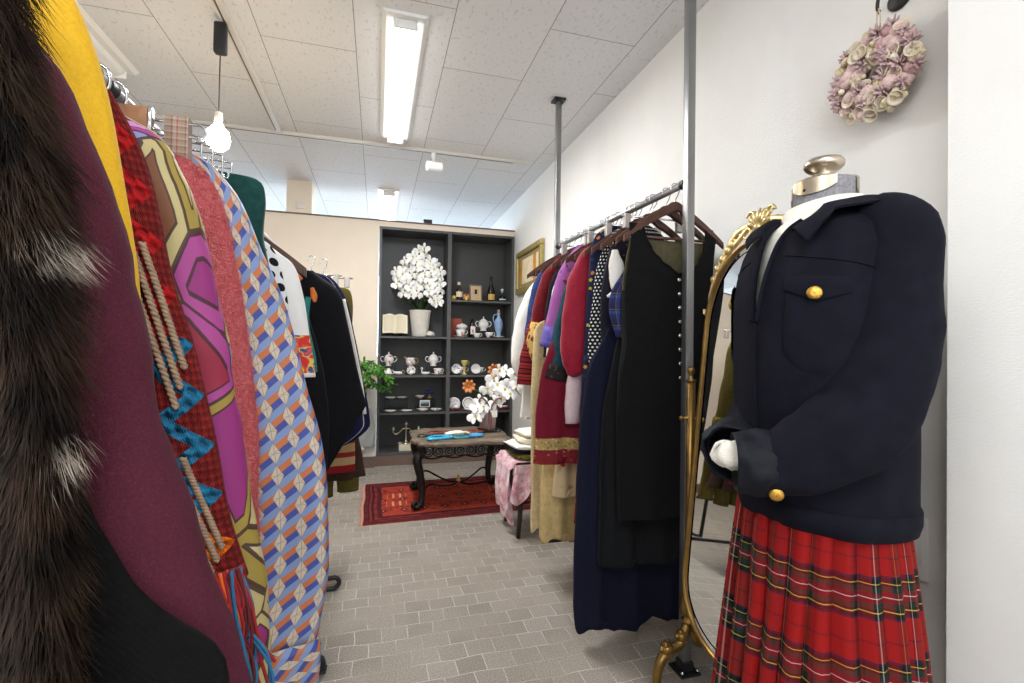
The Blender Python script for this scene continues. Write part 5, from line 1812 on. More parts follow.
# clamp hangers for the skirts and trousers: chrome bar with two clips
proto_clip = thing('clamp_hanger', 'chrome clamp hanger', 'hanger', (0, 0, 0), 'chrome clamp hangers')
pts = [(0, 0, -.075), (0, 0, -.040), (.012, 0, -.022), (.0185, 0, 0), (.013, 0, .0145), (0, 0, .0192), (-.013, 0, .0145), (-.0185, 0, .0), (-.017, 0, -.008)]
MB().tube(pts, .0022, 8, 4).build('hook', m_chrome, proto_clip)
MB().tube([(-.15, 0, -.078), (.15, 0, -.078)], .004, 10).build('bar', m_chrome, proto_clip)
for sx in (-.12, .12):
    MB().box(sx - .014, sx + .014, -.010, .010, -.128, -.070, .003, 2).build('clip', plain('grey_clip', rgb(180, 172, 166), .35, .4) if sx < 0 else bpy.data.materials['grey_clip'], proto_clip, smooth=False)


def clip_hang(x, y, z, label, first=[True]):
    if first[0]:
        first[0] = False
        proto_clip.location = (x, y, z)
        proto_clip['label'] = label
        return proto_clip
    return dup(proto_clip, (x, y, z), label)


clip_hang(rx_at(1.685), 1.685, RZ, 'chrome clamp hanger above the long navy skirt')
clip_hang(rx_at(1.83), 1.832, RZ, 'chrome clamp hanger over the dark red flowered dress')
clip_hang(rx_at(1.99), 1.995, RZ, 'chrome clamp hanger above the pale pink blouse')
clip_hang(rx_at(2.03), 2.03, RZ, 'chrome clamp hanger above the dark crimson skirt')
clip_hang(rx_at(2.28), 2.285, RZ, 'chrome clamp hanger above the long beige trousers')
# ------------------------------------------------------------------ the long rack of coats along the aisle
LX, LZ = -.455, 1.588
GL = 'coats and dresses on the long aisle rack'
t = thing('clothes_rack', 'long steel rack of coats on black bar feet along the aisle', 'clothes rack', (LX, 1.6, 0))
MB().tube([(LX, -.25, LZ), (LX, 3.02, LZ)], .0135, 16).build('rail', m_steel, t)
for y, far_ in ((-.22, 0), (2.36, 0), (2.99, .16)):
    b = MB().tube([(LX, y, .03), (LX, y, LZ - .0135)], .013, 14).build('upright', m_dark, t)
    pts = [(LX - .30, y, .0115), (LX, y, .0115), (LX + .25 - far_, y, .0115), (LX + .285 - far_, y + .004, .016), (LX + .300 - far_, y + .006, .035), (LX + .288 - far_, y + .006, .056), (LX + .25 - far_, y + .006, .058), (LX + .06, y, .040), (LX, y, .035)]
    MB().tube(pts, .0105, 10, 4).build('foot', m_dark, b)
MB().tube([(LX - .28, 2.36, .0118), (LX - .28, 2.99, .0118)], .0105, 10).build('floor_bar', m_dark, t)
SL = 1

# brown fur coat nearest the shop front: dense guard hairs over a dark pelt
m_pelt = fabric('dark_pelt', rgb(18, 13, 10), .3)
Fm = Mat('fur_hair', .55, 0, .25)
fx2, fy2, fz2 = Fm.xyz('UV')
px3, py3, pz3 = Fm.xyz('Object')


def tuft(x, z, rx, rz):
    a, b = (px3 - x) * (1 / rx), (pz3 - z) * (1 / rz)
    return (1.0 - (a * a + b * b).sqrt() + (Fm.noise(60, 2) - .5) * 1.6).max(0.0).min(1.0)


pale = (tuft(.255, .785, .026, .018) + tuft(.250, .640, .010, .022) + tuft(.25, .93, .02, .02)).min(1.0)
tipc = Fm.ramp(fx2, [(0, rgb(18, 12, 9)), (.45, rgb(44, 31, 22)), (1, rgb(72, 53, 39))])
dark = Fm.ramp(fx2, [(0, rgb(9, 7, 5)), (1, rgb(24, 18, 14))])
c = Fm.mix(Fm.ramp(Fm.noise(16, 3), [(.42, (0, 0, 0, 1)), (.6, (1, 1, 1, 1))]), tipc, dark)
Fm.color(Fm.mix(pale * fx2 * .9, c, rgb(222, 206, 188)))
FY = .415
fur_edge = [(-0.316, 1.55), (-0.280, 1.50), (-0.259, 1.42), (-0.240, 1.32), (-0.228, 1.24), (-0.221, 1.07), (-0.216, .92), (-0.208, .6), (-0.206, .42)]
t = thing('fur_coat', 'brown fur coat with pale tufts at the near end of the aisle rack', 'fur coat', (LX, FY, .42), GL)
body_mesh(FY, LX, SL, [(LX + .05, 1.562)] + fur_edge, th=.036, seed=31, amp=.004, flare=1.1).build('pelt', m_pelt, t)
P, UV = body_points(FY, LX, SL, [(LX + .05, 1.562)] + fur_edge, th=.036, seed=31, amp=.004, flare=1.1)
mbf = MB()
rf = random.Random(3)
nr, ncol = len(P), len(P[0])
NS = 46000
for k in range(NS):
    i = rf.random() * (nr - 2)
    if rf.random() < .8:
        a = rf.gauss(-.50, .45)
    else:
        a = rf.random() * 2 * PI
    j = ((a + PI) / (2 * PI) * ncol) % ncol
    i0, j0 = int(i), int(j)
    fi, fj = i - i0, j - j0
    j1 = (j0 + 1) % ncol
    p = P[i0][j0].lerp(P[i0][j1], fj).lerp(P[i0 + 1][j0].lerp(P[i0 + 1][j1], fj), fi)
    e1 = P[i0][j1] - P[i0][j0]
    e2 = P[i0 + 1][j0] - P[i0][j0]
    n = e2.cross(e1)
    if n.length < 1e-9:
        continue
    n.normalize()
    ctr = Vector((LX, FY, p.z))
    if n.dot(p - ctr) < 0:
        n = -n
    L = rf.uniform(.026, .050)
    swirl = mnoise.noise(Vector((p.x * 9, p.y * 9, p.z * 7)))
    d0 = (n * .62 + Vector((swirl * .55 + rf.uniform(-.25, .25), rf.uniform(-.2, .2), -.75 + rf.uniform(-.2, .3)))).normalized()
    d1 = (d0 + Vector((rf.uniform(-.3, .3) + swirl * .4, 0, -.55))).normalized()
    m1 = p + d0 * L * .5
    m2 = m1 + d1 * L * .5
    w = Vector((d0.z, d0.x * .3, -d0.x))
    if w.length < .1:
        w = Vector((1, 0, 0))
    w = w.normalized() * rf.uniform(.00018, .00042)
    u = (0, 0), (0, 0), (.55, 0), (.55, 0), (1, 0)
    mbf.add([p - w, p + w, m1 + w * .8, m1 - w * .8, m2], [[0, 1, 2, 3], [3, 2, 4]], [[(0, 0), (0, 0), (.55, 0), (.55, 0)], [(.55, 0), (.55, 0), (1, 0)]])
o = mbf.build('fur', Fm.m, t, recalc=False)
o['kind'] = 'stuff'
# added black coat shape: stands in for the shade below the maroon sleeve
garment('coat', 'added black coat shape in place of the shade between the fur coat and the maroon one', 'coat', .475, LX, SL,
        [(-.345, 1.48), (-.306, 1.42), (-.29, 1.25), (-.262, 1.10), (-.222, 1.00), (-.207, .970), (-.196, .945), (-.171, .912), (-.137, .884), (-.124, .862), (-.120, .80), (-.125, .5)], fabric('shade_black_cloth', rgb(9, 8, 9), .2), GL, bodyargs=dict(th=.018, seed=32, amp=.003, flare=1.0))
Mr = Mat('maroon_felt', .92, 0, .15)
Mr.color(Mr.ramp(Mr.noise(420, 4, rough=.75), [(.25, rgb(60, 24, 36)), (.6, rgb(80, 33, 47)), (.8, rgb(104, 56, 66))]))
Mr.bump(Mr.noise(500, 3) + Mr.noise(10, 2) * 2, .35, .003)
garment('coat', 'maroon felt coat with a long bent sleeve on the aisle rack', 'coat', .545, LX, SL,
        [(-.36, 1.45), (-.32, 1.38), (-.30, 1.2), (-.29, .9), (-.285, .55)], Mr.m, GL,
        sleeve=([(-0.353, 1.43), (-0.320, 1.37), (-0.298, 1.27), (-0.272, 1.12), (-0.240, .99), (-0.203, .875), (-0.172, .79), (-0.160, .72)], [.022, .045, .058, .062, .064, .062, .056, .05]), both=False,
        bodyargs=dict(th=.022, seed=33, amp=.004))
Yw = Mat('yellow_felt', .85, 0, .2)
Yw.color(Yw.ramp(Yw.noise(300, 4), [(.3, rgb(208, 162, 34)), (.7, rgb(218, 172, 42))]))
Yw.bump(Yw.noise(450, 3) + Yw.noise(9, 2) * 2, .25, .003)
garment('coat', 'bright yellow coat behind the maroon one on the aisle rack', 'coat', .605, LX, SL,
        [(-0.420, 1.560), (-0.365, 1.553), (-0.322, 1.525), (-0.297, 1.465), (-0.280, 1.398), (-0.266, 1.313), (-0.253, 1.206), (-0.250, 1.16), (-0.255, 1.0), (-0.260, .75)], Yw.m, GL, top=.008,
        bodyargs=dict(th=.030, seed=34, amp=.003))

# red knit poncho with cords and fringe
KY = .685
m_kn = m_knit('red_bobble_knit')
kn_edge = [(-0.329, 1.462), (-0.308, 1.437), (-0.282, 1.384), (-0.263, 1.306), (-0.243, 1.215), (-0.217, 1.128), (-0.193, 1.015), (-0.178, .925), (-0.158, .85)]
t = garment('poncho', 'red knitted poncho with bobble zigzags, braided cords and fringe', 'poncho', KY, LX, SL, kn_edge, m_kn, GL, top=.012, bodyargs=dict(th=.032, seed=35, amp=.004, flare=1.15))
kx = interp_rows(kn_edge, 80)


def knit_front(x, z):
    """A point just in front of the poncho's face."""
    xe = min(kx, key=lambda r: abs(r[1] - z))[0]
    s = min(1.0, max(0.0, abs(x - LX) / max(.01, abs(xe - LX))))
    return KY - .036 * (1 - s ** 2.35) ** .4 - .002


m_cord = plain('taupe_cord', rgb(150, 126, 104), .9, var=.2, vs=90)
for k, (x0, z0, x1, z1) in enumerate(((-.272, 1.268, -.226, 1.118), (-.281, 1.262, -.229, 1.094), (-.290, 1.256, -.232, 1.070), (-.224, 1.010, -.182, .895), (-.233, 1.004, -.186, .880), (-.242, .998, -.191, .866))):
    mb = MB()
    for strand in (0, 1):
        pts = []
        for i in range(120):
            f = i / 119
            x, z = x0 + (x1 - x0) * f, z0 + (z1 - z0) * f
            a = f * 84 + strand * PI
            pts.append((x + .0017 * math.cos(a), knit_front(x, z) - .0015 + .0017 * math.sin(a), z))
        mb.tube(pts, .0026, 7)
    mb.build('braided_cord', m_cord, t)
fr_cols = [plain('fringe_red', rgb(140, 30, 34), .9), plain('fringe_blue', rgb(40, 102, 140), .9), plain('fringe_orange', rgb(214, 96, 30), .9), plain('fringe_dark', rgb(92, 26, 26), .9)]
rf = random.Random(5)
for ci, cm in enumerate(fr_cols):
    mb = MB()
    for k in range((60, 52, 8, 46)[ci]):
        x = rf.uniform(-.225, -.162) if k % 4 else rf.uniform(-.38, -.225)
        z = .866
        L = rf.uniform(.12, .20)
        y = knit_front(x, .86) + rf.uniform(-.004, .01)
        dx = rf.uniform(.0, .05)
        w = rf.uniform(-.015, .015)
        pts = [(x, y, z), (x + dx * .3 + w, y - .008, z - L * .35), (x + dx * .7 - w, y - .010, z - L * .7), (x + dx, y - .006, z - L)]
        mb.tube(pts, .0021, 6, 5)
    mb.build('fringe', cm, t)['kind'] = 'stuff'

Yp = .80
garment('dress', 'silky printed dress with magenta, khaki and lilac outlined shapes on the aisle rack', 'dress', Yp, LX, SL,
        [(-.375, 1.480), (-.330, 1.462), (-.300, 1.43), (-.285, 1.30), (-.275, 1.1), (-.255, .85), (-.245, .55)], m_mod('sixties_print'), GL, top=.008,
        sleeve=([(-0.354, 1.445), (-0.322, 1.405), (-0.292, 1.31), (-0.266, 1.185), (-0.248, 1.064), (-0.230, .958), (-0.206, .80), (-0.194, .64), (-0.192, .5)], [.022, .040, .044, .046, .046, .047, .048, .050, .048]), both=False,
        bodyargs=dict(th=.026, seed=36, amp=.005))
Co = Mat('coral_boucle', .95, 0, .1)
Co.color(Co.ramp(Co.noise(150, 4, rough=.7), [(.3, rgb(240, 96, 104)), (.65, rgb(250, 142, 144))]))
Co.bump(Co.noise(160, 4, rough=.7) + Co.noise(420, 3), 1.0, .012)
co_edge = [(-.345, 1.470), (-.305, 1.455), (-.268, 1.405), (-.242, 1.296), (-.220, 1.156), (-.205, 1.015), (-.198, .87), (-.20, .7)]
t = garment('coat', 'coral pink fluffy boucle coat on the aisle rack', 'coat', .93, LX, SL, co_edge, Co.m, GL, top=.01, bodyargs=dict(th=.034, seed=37, amp=.003))
P, UV = body_points(.93, LX, SL, [(LX + .05, 1.48)] + co_edge, th=.034, seed=37, amp=.003)
mbf = MB()
for k in range(9000):
    i = rf.random() * (len(P) - 2)
    a = rf.gauss(-.35, .5) if rf.random() < .85 else rf.random() * 2 * PI
    i0, j0 = int(i), int(((a + PI) / (2 * PI) * 72) % 72)
    p = P[i0][j0].lerp(P[i0 + 1][(j0 + 1) % 72], rf.random())
    n = (p - Vector((LX + (p.x - LX) * .8, .93, p.z))).normalized()
    d = (n + Vector((rf.uniform(-.9, .9), rf.uniform(-.9, .9), rf.uniform(-.9, .9)))).normalized() * rf.uniform(.004, .010)
    w = Vector((rf.uniform(-1, 1), rf.uniform(-1, 1), rf.uniform(-1, 1))).normalized() * .0005
    mbf.add([p - w, p + w, p + d], [[0, 1, 2]])
mbf.build('fur', Co.m, t, recalc=False)['kind'] = 'stuff'

m_tb = m_tumbling('tumbling_rhombs')
GYY = 1.08
ge = [(-.395, 1.535), (-.349, 1.522), (-.312, 1.495), (-.275, 1.443), (-.238, 1.354), (-.198, 1.262), (-.156, 1.116), (-.117, .968), (-.096, .839), (-.093, .69), (-.105, .575), (-.110, .535)]
t = garment('dress', 'long dress with cream, blue and orange rhomb print on the aisle rack', 'dress', GYY, LX, SL, ge, m_tb, GL, top=.008, bodyargs=dict(th=.045, seed=38, amp=.010, folds=2.2, flare=1.35))
body_mesh(GYY, LX, SL, [(-0.123, .548), (-0.112, .540), (-0.102, .50), (-0.108, .44), (-0.121, .37)], th=.058, seed=39, amp=.012, folds=3.2, flare=1.05).build('hem_flounce', m_tumbling('tumbling_rhombs_hem', .031, .045, True), t)

garment('jacket', 'dark green velvet jacket behind the rhomb printed dress', 'jacket', 1.22, LX, SL,
        [(-.40, 1.545), (-.320, 1.538), (-.270, 1.528), (-.258, 1.486), (-.259, 1.403), (-.243, 1.322), (-.22, 1.1), (-.22, .9)], fabric('green_velvet', rgb(24, 62, 58), .25, sheen=.3), GL, top=.003, bodyargs=dict(th=.030, seed=40, amp=.005))
garment('blouse', 'white blouse with large black polka dots on the aisle rack', 'blouse', 1.35, LX, SL,
        [(-.34, 1.45), (-.296, 1.422), (-.264, 1.395), (-.241, 1.331), (-.225, 1.239), (-.21, 1.0)], m_dots('white_black_dots', rgb(226, 226, 226), rgb(24, 24, 30), .032, .34), GL, bodyargs=dict(th=.026, seed=41, amp=.005))
m_wr = Mat('white_shirt_red_hem', .85, 0, .15)
ox, oy, oz = m_wr.xyz('Object')
fl = m_wr.ramp(m_wr.noise(44, 1), [(.3, rgb(206, 60, 56)), (.45, rgb(222, 86, 70)), (.52, rgb(226, 190, 90)), (.6, rgb(70, 90, 140)), (.7, rgb(226, 80, 70))], True)
m_wr.color(m_wr.mix(oz.lt(.120) * oz.gt(.012), rgb(230, 228, 226), fl))
t = garment('shirt', 'white shirt with a red flowered hem on the aisle rack', 'shirt', 1.475, LX, SL,
            [(-.32, 1.44), (-.270, 1.406), (-.232, 1.369), (-.204, 1.278), (-.180, 1.133), (-.172, 1.055)], m_wr.m, GL, bodyargs=dict(th=.026, seed=42, amp=.005))
hang(LX, 1.515, LZ, 'brown wooden hanger whose bare tip shows beside the white shirt', (1.16, 1, 1.12))

m_bc = fabric('black_overcoat', rgb(20, 20, 23), .15)
t = garment('coat', 'black coat with a teal and orange lining showing, on the aisle rack', 'coat', 1.68, LX, SL,
            [(-.36, 1.47), (-.315, 1.44), (-.27, 1.38), (-.22, 1.25), (-.17, 1.05), (-.15, .85), (-.16, .62)], m_bc, GL, bodyargs=dict(th=.034, seed=43, amp=.006))
for nm, mt, pts, r in (('orange_facing', fabric('orange_suede', rgb(196, 106, 52), .12), [(-.285, 1.635, 1.385), (-.262, 1.632, 1.375), (-.235, 1.632, 1.355)], (.011, .006)), ('teal_facing', fabric('teal_silk', rgb(40, 120, 116), .15, rough=.6), [(-.215, 1.640, 1.30), (-.225, 1.632, 1.22), (-.205, 1.632, 1.12), (-.19, 1.636, 1.06)], (.014, .006)), ('orange_tab', bpy.data.materials['orange_suede'], [(-.205, 1.640, 1.33), (-.198, 1.634, 1.305), (-.195, 1.634, 1.285)], (.010, .006))):
    MB().tube(pts, [(r[0] * .6, r[1])] + [r] * (len(pts) - 2) + [(r[0] * .5, r[1])], 10, 5, hint=(0, 1, 0)).build(nm, mt, t)
t = garment('coat', 'long black coat with wide angled sleeve, in front of the striped one', 'coat', 1.95, LX, SL,
            [(-.33, 1.465), (-.288, 1.442), (-.24, 1.40), (-.20, 1.28), (-.17, 1.1), (-.17, .95), (-.18, .75), (-.20, .56)], m_bc, GL,
            bodyargs=dict(th=.032, seed=44, amp=.006))
sl = MB()
P = []
sl_edge = interp_rows([(-.24, 1.43), (-.209, 1.405), (-.145, 1.354), (-.116, 1.246), (-.073, 1.051), (-.037, .915)], 34)
sl_in = interp_rows([(-.30, 1.40), (-.28, 1.30), (-.26, 1.2), (-.245, 1.05), (-.235, .85), (-.215, .60)], 34)
for (xe, ze), (xi, zi) in zip(sl_edge, sl_in):
    row_ = []
    for j in range(28):
        a = 2 * PI * j / 28
        cc, ss = math.cos(a), math.sin(a)
        x = (xe + xi) / 2 + (xe - xi) / 2 * math.copysign(abs(cc) ** .8, cc)
        z = (ze + zi) / 2 + (ze - zi) / 2 * math.copysign(abs(cc) ** .8, cc)
        row_.append((x, 1.945 + .040 * ss + .004 * mnoise.noise(Vector((x * 12, z * 9, ss))), z))
    P.append(row_)
c = sum((Vector(q) for q in P[-1]), Vector()) / 28
P.append([c + (Vector(q) - c) * .93 for q in P[-1]])
P.append([c + (Vector(q) - c) * .9 + Vector((-.03, 0, .09)) for q in P[-1]])
sl.grid(P, cv=True)
sl.build('sleeve', m_bc, t)

m_nvs = m_bands('navy_white_stripe', [(0, rgb(34, 36, 74)), (.46, rgb(196, 192, 190)), (.52, rgb(32, 33, 68))], .05, 0)
t = garment('robe', 'navy striped robe with white edging, its pointed sleeve beside the plant', 'robe', 2.25, LX, SL,
            [(-.28, 1.47), (-.195, 1.442), (-.136, 1.351), (-.104, 1.216), (-.058, .99), (-.029, .82), (-.035, .77), (-.09, .72), (-.13, .7)], m_nvs, GL, bodyargs=dict(th=.024, seed=45, amp=.004, flare=1.0))
pts = [(x - .012, 2.225, z) for x, z in [(-.136, 1.351), (-.104, 1.216), (-.058, .99), (-.037, .84)]]
MB().tube(pts, (.0075), 8, 6).build('white_piping', w_cot, t)
garment('skirt', 'red and tan flared skirt whose hem shows below the long black coat', 'skirt', 2.40, LX, SL,
        [(-.30, 1.10), (-.20, .95), (-.11, .75), (-.094, .66), (-.094, .545)], m_bands('red_tan_chevron', [(0, rgb(186, 154, 110)), (.25, rgb(150, 30, 36)), (.62, rgb(196, 166, 122)), (.85, rgb(150, 46, 44))], .16), GL, top=.01, bodyargs=dict(th=.034, seed=46, amp=.008, lean=.0))
garment('coat', 'dark brown coat with black hem edge behind the red and tan skirt', 'coat', 2.53, LX, SL,
        [(-.33, 1.46), (-.28, 1.42), (-.22, 1.25), (-.14, .9), (-.078, .66), (-.046, .485)], fabric('dark_brown_wool', rgb(62, 46, 38), .2), GL, bodyargs=dict(th=.030, seed=47, amp=.006))
garment('skirt', 'brown tweed skirt above the olive trousers at the far end of the aisle rack', 'skirt', 2.46, LX, SL,
        [(-.30, 1.0), (-.2, .85), (-.125, .62), (-.105, .49)], fabric('brown_tweed', rgb(58, 42, 34), .3), GL, top=.01, bodyargs=dict(th=.028, seed=48))
m_ol = fabric('olive_corduroy', rgb(88, 78, 34), .2)
t = thing('trousers', 'olive corduroy trousers with two legs showing below the dark coats', 'trousers', (LX, 2.64, .36), GL)
body_mesh(2.64, -.30, SL, [(-.25, 1.44), (-.14, 1.43), (-.13, 1.2), (-.12, .95), (-.11, .88)], th=.028, seed=49, amp=.004).build('waist', m_ol, t)
for xa, zb in ((-.145, .385), (-.27, .36), (-.385, .37)):
    MB().tube([(xa - .01, 2.63, .92), (xa, 2.63, .7), (xa + .005, 2.63, .5), (xa + .008, 2.63, zb)], [(.055, .036)] * 4, 20, 5, wr=.006, hem=.03).build('leg', m_ol, t)
clip_hang(LX + .12, 2.64, LZ, 'chrome clamp hanger over the olive trousers')
o = clip_hang(LX + .17, 2.72, LZ, 'chrome clamp hanger with a brown leather tab at the end of the rack')
t = thing('trousers', 'rust and olive trousers folded in clamps, only the waist showing above the black coat', 'trousers', (LX, 2.74, .9), GL)
MB().box(-.44, -.385, 2.700, 2.730, 1.44, 1.555, .006, 2).build('rust_waist', fabric('rust_wool', rgb(122, 72, 50), .15), t)
MB().prism([(-.30, 1.36), (-.305, 1.50), (-.285, 1.515), (-.245, 1.515), (-.215, 1.36)], 2.705, 2.735).build('olive_waist', m_ol, t)
# things clamped above the shoulders nearer by: leather waistband, folded plaid, chrome rods
t = thing('clamped_skirt', 'brown leather skirt waistband held in a clamp hanger above the printed dress', 'skirt', (LX + .05, .98, 1.2), GL)
MB().box(-.452, -.392, .966, .978, 1.30, 1.562, .003, 2).build('waistband', plain('tan_leather', rgb(150, 104, 72), .5, var=.2, vs=40), t)
MB().box(-.3915, -.386, .964, .980, 1.515, 1.562, .001).build('edge_clip', m_chrome, t)
t = thing('clamped_trousers', 'striped tweed trousers folded over chrome rods above the rhomb dress', 'trousers', (LX + .1, 1.0, 1.2), GL)
m_twd = m_plaid('striped_tweed', [(0, rgb(150, 128, 112)), (.3, rgb(110, 82, 70)), (.42, rgb(176, 156, 140)), (.7, rgb(150, 60, 60)), (.8, rgb(160, 140, 124))], [(0, rgb(150, 130, 116)), (.4, rgb(126, 100, 88)), (.7, rgb(176, 156, 140))], .022, .012)
P = [[(x, 1.005 - .010, z) for x in (-.378, -.358, -.340)] for z in (1.30, 1.40, 1.50, 1.563)]
Q = [[(p[0], p[1] + .020, p[2]) for p in r] for r in P]
uvp = [[(p[0], p[2]) for p in r] for r in P]
mb = MB().grid(P, UV=uvp).grid(Q, UV=uvp, flip=True)
for a, b in ((P[0], Q[0]), (P[-1], Q[-1]), ([r[0] for r in P], [r[0] for r in Q]), ([r[-1] for r in P], [r[-1] for r in Q])):
    mb.grid([a, b])
mb.build('folded_legs', m_twd, t, smooth=False)
for z in (1.552, 1.528):
    MB().tube([(-.456, 1.0, z), (-.41, 1.0, z), (-.325, 1.0, z)], .0022, 8).build('rod', m_chrome, t)
MB().tube([(-.325, 1.0, 1.553), (-.315, 1.0, 1.548), (-.312, 1.0, 1.535), (-.318, 1.0, 1.522), (-.330, 1.0, 1.522)], .0022, 8, 5).build('rod_end', m_chrome, t)
t = thing('wire_hanger', 'tangle of chrome skirt hangers above the shoulder of the rhomb dress', 'hanger', (LX + .1, 1.12, 1.54), 'chrome clamp hangers')
for k in range(4):
    y = 1.08 + k * .045
    x1 = -.345 + .006 * k
    MB().tube([(LX, y, 1.568), (-.40, y, 1.566), (x1 - .01, y, 1.563), (x1, y, 1.555), (x1, y, 1.52), (x1 + .010, y, 1.512), (x1 + .012, y, 1.525)], .0022, 8, 4).build('wire', m_chrome, t)
    MB().tube([(LX + .02, y, 1.553), (x1, y, 1.549)], .0018, 8).build('crosswire', m_chrome, t)
# black rubber covered hooks above the poncho
t = thing('hook_rings', 'black rail rings with chrome hooks above the poncho', 'rail rings', (LX, .86, LZ))
for k in range(5):
    y = .74 + k * .055
    MB().tube([(LX, y, LZ), (LX, y + .022, LZ)], .0165, 14).build('ring', m_black_plastic, t, angle=40)
    MB().tube([(LX + .004, y + .030, LZ + .021), (LX + .018, y + .030, LZ + .012), (LX + .021, y + .030, LZ - .008), (LX + .014, y + .03, LZ - .03), (LX + .004, y + .03, LZ - .045)], .0028, 8, 4).build('hook', m_chrome, t)

# shoes under the rack and a second rack along the other wall, seen in the mirror
t = thing('shoe', 'dark navy shoe on the floor below the rhomb printed dress', 'shoe', (-.20, 1.79, 0))
m_shoe = plain('navy_leather', rgb(26, 27, 36), .45)
MB().tube([(-.30, 1.80, .040), (-.26, 1.80, .046), (-.21, 1.795, .034), (-.175, 1.79, .028), (-.158, 1.79, .022)], [(.020, .022), (.034, .034), (.030, .036), (.024, .034), (.006, .014)], 16, 5, hint=(0, 1, 0), wr=.002).build('upper', m_shoe, t)
MB().tube([(-.31, 1.80, .008), (-.25, 1.80, .008), (-.20, 1.795, .008), (-.155, 1.79, .008)], [(.0075, .024), (.0075, .032), (.0075, .036), (.0075, .020)], 12, 4, hint=(0, 1, 0)).build('sole', m_black_plastic, t)
dup(t, (-.235, 1.93, 0), 'second dark navy shoe on the floor, behind the first under the rhomb dress')
t = thing('handbag', 'dark soft bag lying on the floor under the aisle rack, seen in the mirror', 'bag', (-.42, 1.75, 0))
MB().ball((-.42, 1.62, .075), (.13, .11, .0745), 20, 12).build('body', fabric('dark_blue_bag', rgb(28, 32, 44), .2), t)
MB().tube([(-.50, 1.60, .12), (-.46, 1.59, .19), (-.38, 1.59, .19), (-.34, 1.60, .12)], .008, 8, 5).build('strap', m_shoe, t)
t = thing('clothes_rack', 'second clothes rack with black rings along the far side wall, seen in the mirror', 'clothes rack', (-1.7, 3.2, 0))
BX = -1.75
MB().tube([(BX, 2.0, 1.60), (BX, 4.4, 1.60)], .0135, 14).build('rail', m_dark, t)
for y in (2.02, 4.38):
    MB().tube([(BX, y, .0), (BX, y, 1.586)], .013, 12).build('upright', m_dark, t)
    MB().tube([(BX - .25, y, .0115), (BX + .25, y, .0115)], .011, 10).build('foot', m_dark, t)
pal = [('pale blue shirt', rgb(168, 186, 206)), ('white shirt', rgb(230, 228, 224)), ('grey jumper', rgb(120, 118, 116)), ('khaki shirt', rgb(150, 136, 96)), ('white linen shirt', rgb(224, 220, 210)), ('light blue blouse', rgb(150, 172, 200)), ('tan jacket', rgb(160, 124, 84)), ('olive jacket', rgb(84, 82, 48))]
for k, (nm, c) in enumerate(pal):
    y = 2.3 + k * .26
    garment('shirt', nm + ' on the second rack by the side wall, seen in the mirror', 'shirt', y, BX, 1, [(BX + .12, 1.46), (BX + .20, 1.40), (BX + .22, 1.2), (BX + .22, .8)], fabric('wall_rack_cloth', c, .1), 'garments on the side wall rack', bodyargs=dict(th=.05, seed=60 + k, nz=24, nt=32))
    hang(BX, y, 1.60, 'brown wooden hanger that carries the ' + nm + ' by the side wall')
# ------------------------------------------------------------------ cheval mirror
m_br = plain('aged_brass', rgb(142, 112, 64), .34, .95, var=.18, vs=25, bump=.12, bs=90)
m_gilt = plain('bright_gilt', rgb(214, 190, 134), .36, .8, var=.15, vs=60, bump=.3, bs=160)
MY, MPZ, MPX = 1.150, .918, 1.034
TA = math.radians(5.4)
t = thing('cheval_mirror', 'tall gilt cheval mirror on scrolled brass feet between the pole and the mannequin', 'mirror', (MPX, MY, 0))


def mp(s, h, d=0.0):
    """Mirror coordinates: s along y from the middle, h above the pivot, d out of the glass."""
    return Vector((MPX + h * math.sin(TA) - d * math.cos(TA), MY + s, MPZ + h * math.cos(TA) + d * math.sin(TA)))


HW = .192
out = []
for k in range(48):
    a = PI * k / 47
    out.append((HW * math.cos(a), .300 + .262 * abs(math.sin(a)) ** .92))
for k in range(48):
    a = PI + PI * k / 47
    out.append((HW * math.cos(a), -.480 - .195 * abs(math.sin(a)) ** .85))
mg = bpy.data.materials.new('mirror_glass')
mg.use_nodes = True
p_ = mg.node_tree.nodes['Principled BSDF']
p_.inputs['Base Color'].default_value = (.86, .87, .86, 1)
p_.inputs['Metallic'].default_value = 1.0
p_.inputs['Roughness'].default_value = .015
n = len(out)
vs = [mp(s * .985, h, .008) for s, h in out] + [mp(s * .985, h, -.008) for s, h in out]
MB().add(vs, [list(range(n)), list(range(2 * n - 1, n - 1, -1))] + [[i, (i + 1) % n, (i + 1) % n + n, i + n] for i in range(n)]).build('glass', mg, t, smooth=False)
inner = [(s * .91, h * .955 if h > 0 else (h + .48) * .87 - .48 if h < -.48 else h) for s, h in out]
MB().grid([[mp(s * .985, h, .0082) for s, h in out], [mp(s, h, .0108) for s, h in inner]], cv=True).build('bevelled_edge', mg, t, smooth=False)
MB().tube([mp(s, h, .006) for s, h in out], (.0088, .011), 10, closed=True, hint=(1, 0, 0)).build('frame', m_br, t)
MB().tube([mp(s * 1.03, h * 1.01, -.004) for s, h in out], (.006, .010), 8, closed=True, hint=(1, 0, 0)).build('outer_bead', m_gilt, t)


def scroll(c, r, turns, start, dirn=1, w=.0065, d=.004):
    pts, rad = [], []
    for k in range(34):
        f = k / 33
        a = start + dirn * turns * 2 * PI * f
        q = r * (1 - .80 * f)
        pts.append(mp(c[0] + q * math.cos(a), c[1] + q * math.sin(a), d))
        rad.append((w * (1 - .55 * f), w * (1 - .55 * f)))
    return MB().tube(pts, rad, 8, hint=(1, 0, 0))


# pierced crest of leaves and scrolls
def band(pts, w, name='crest_scroll'):
    return MB().tube([mp(a, b, .004) for a, b in pts], [(x, .006) for x in w], 8, 5, hint=(1, 0, 0), wr=.0015, wf=90).build(name, m_gilt, t)


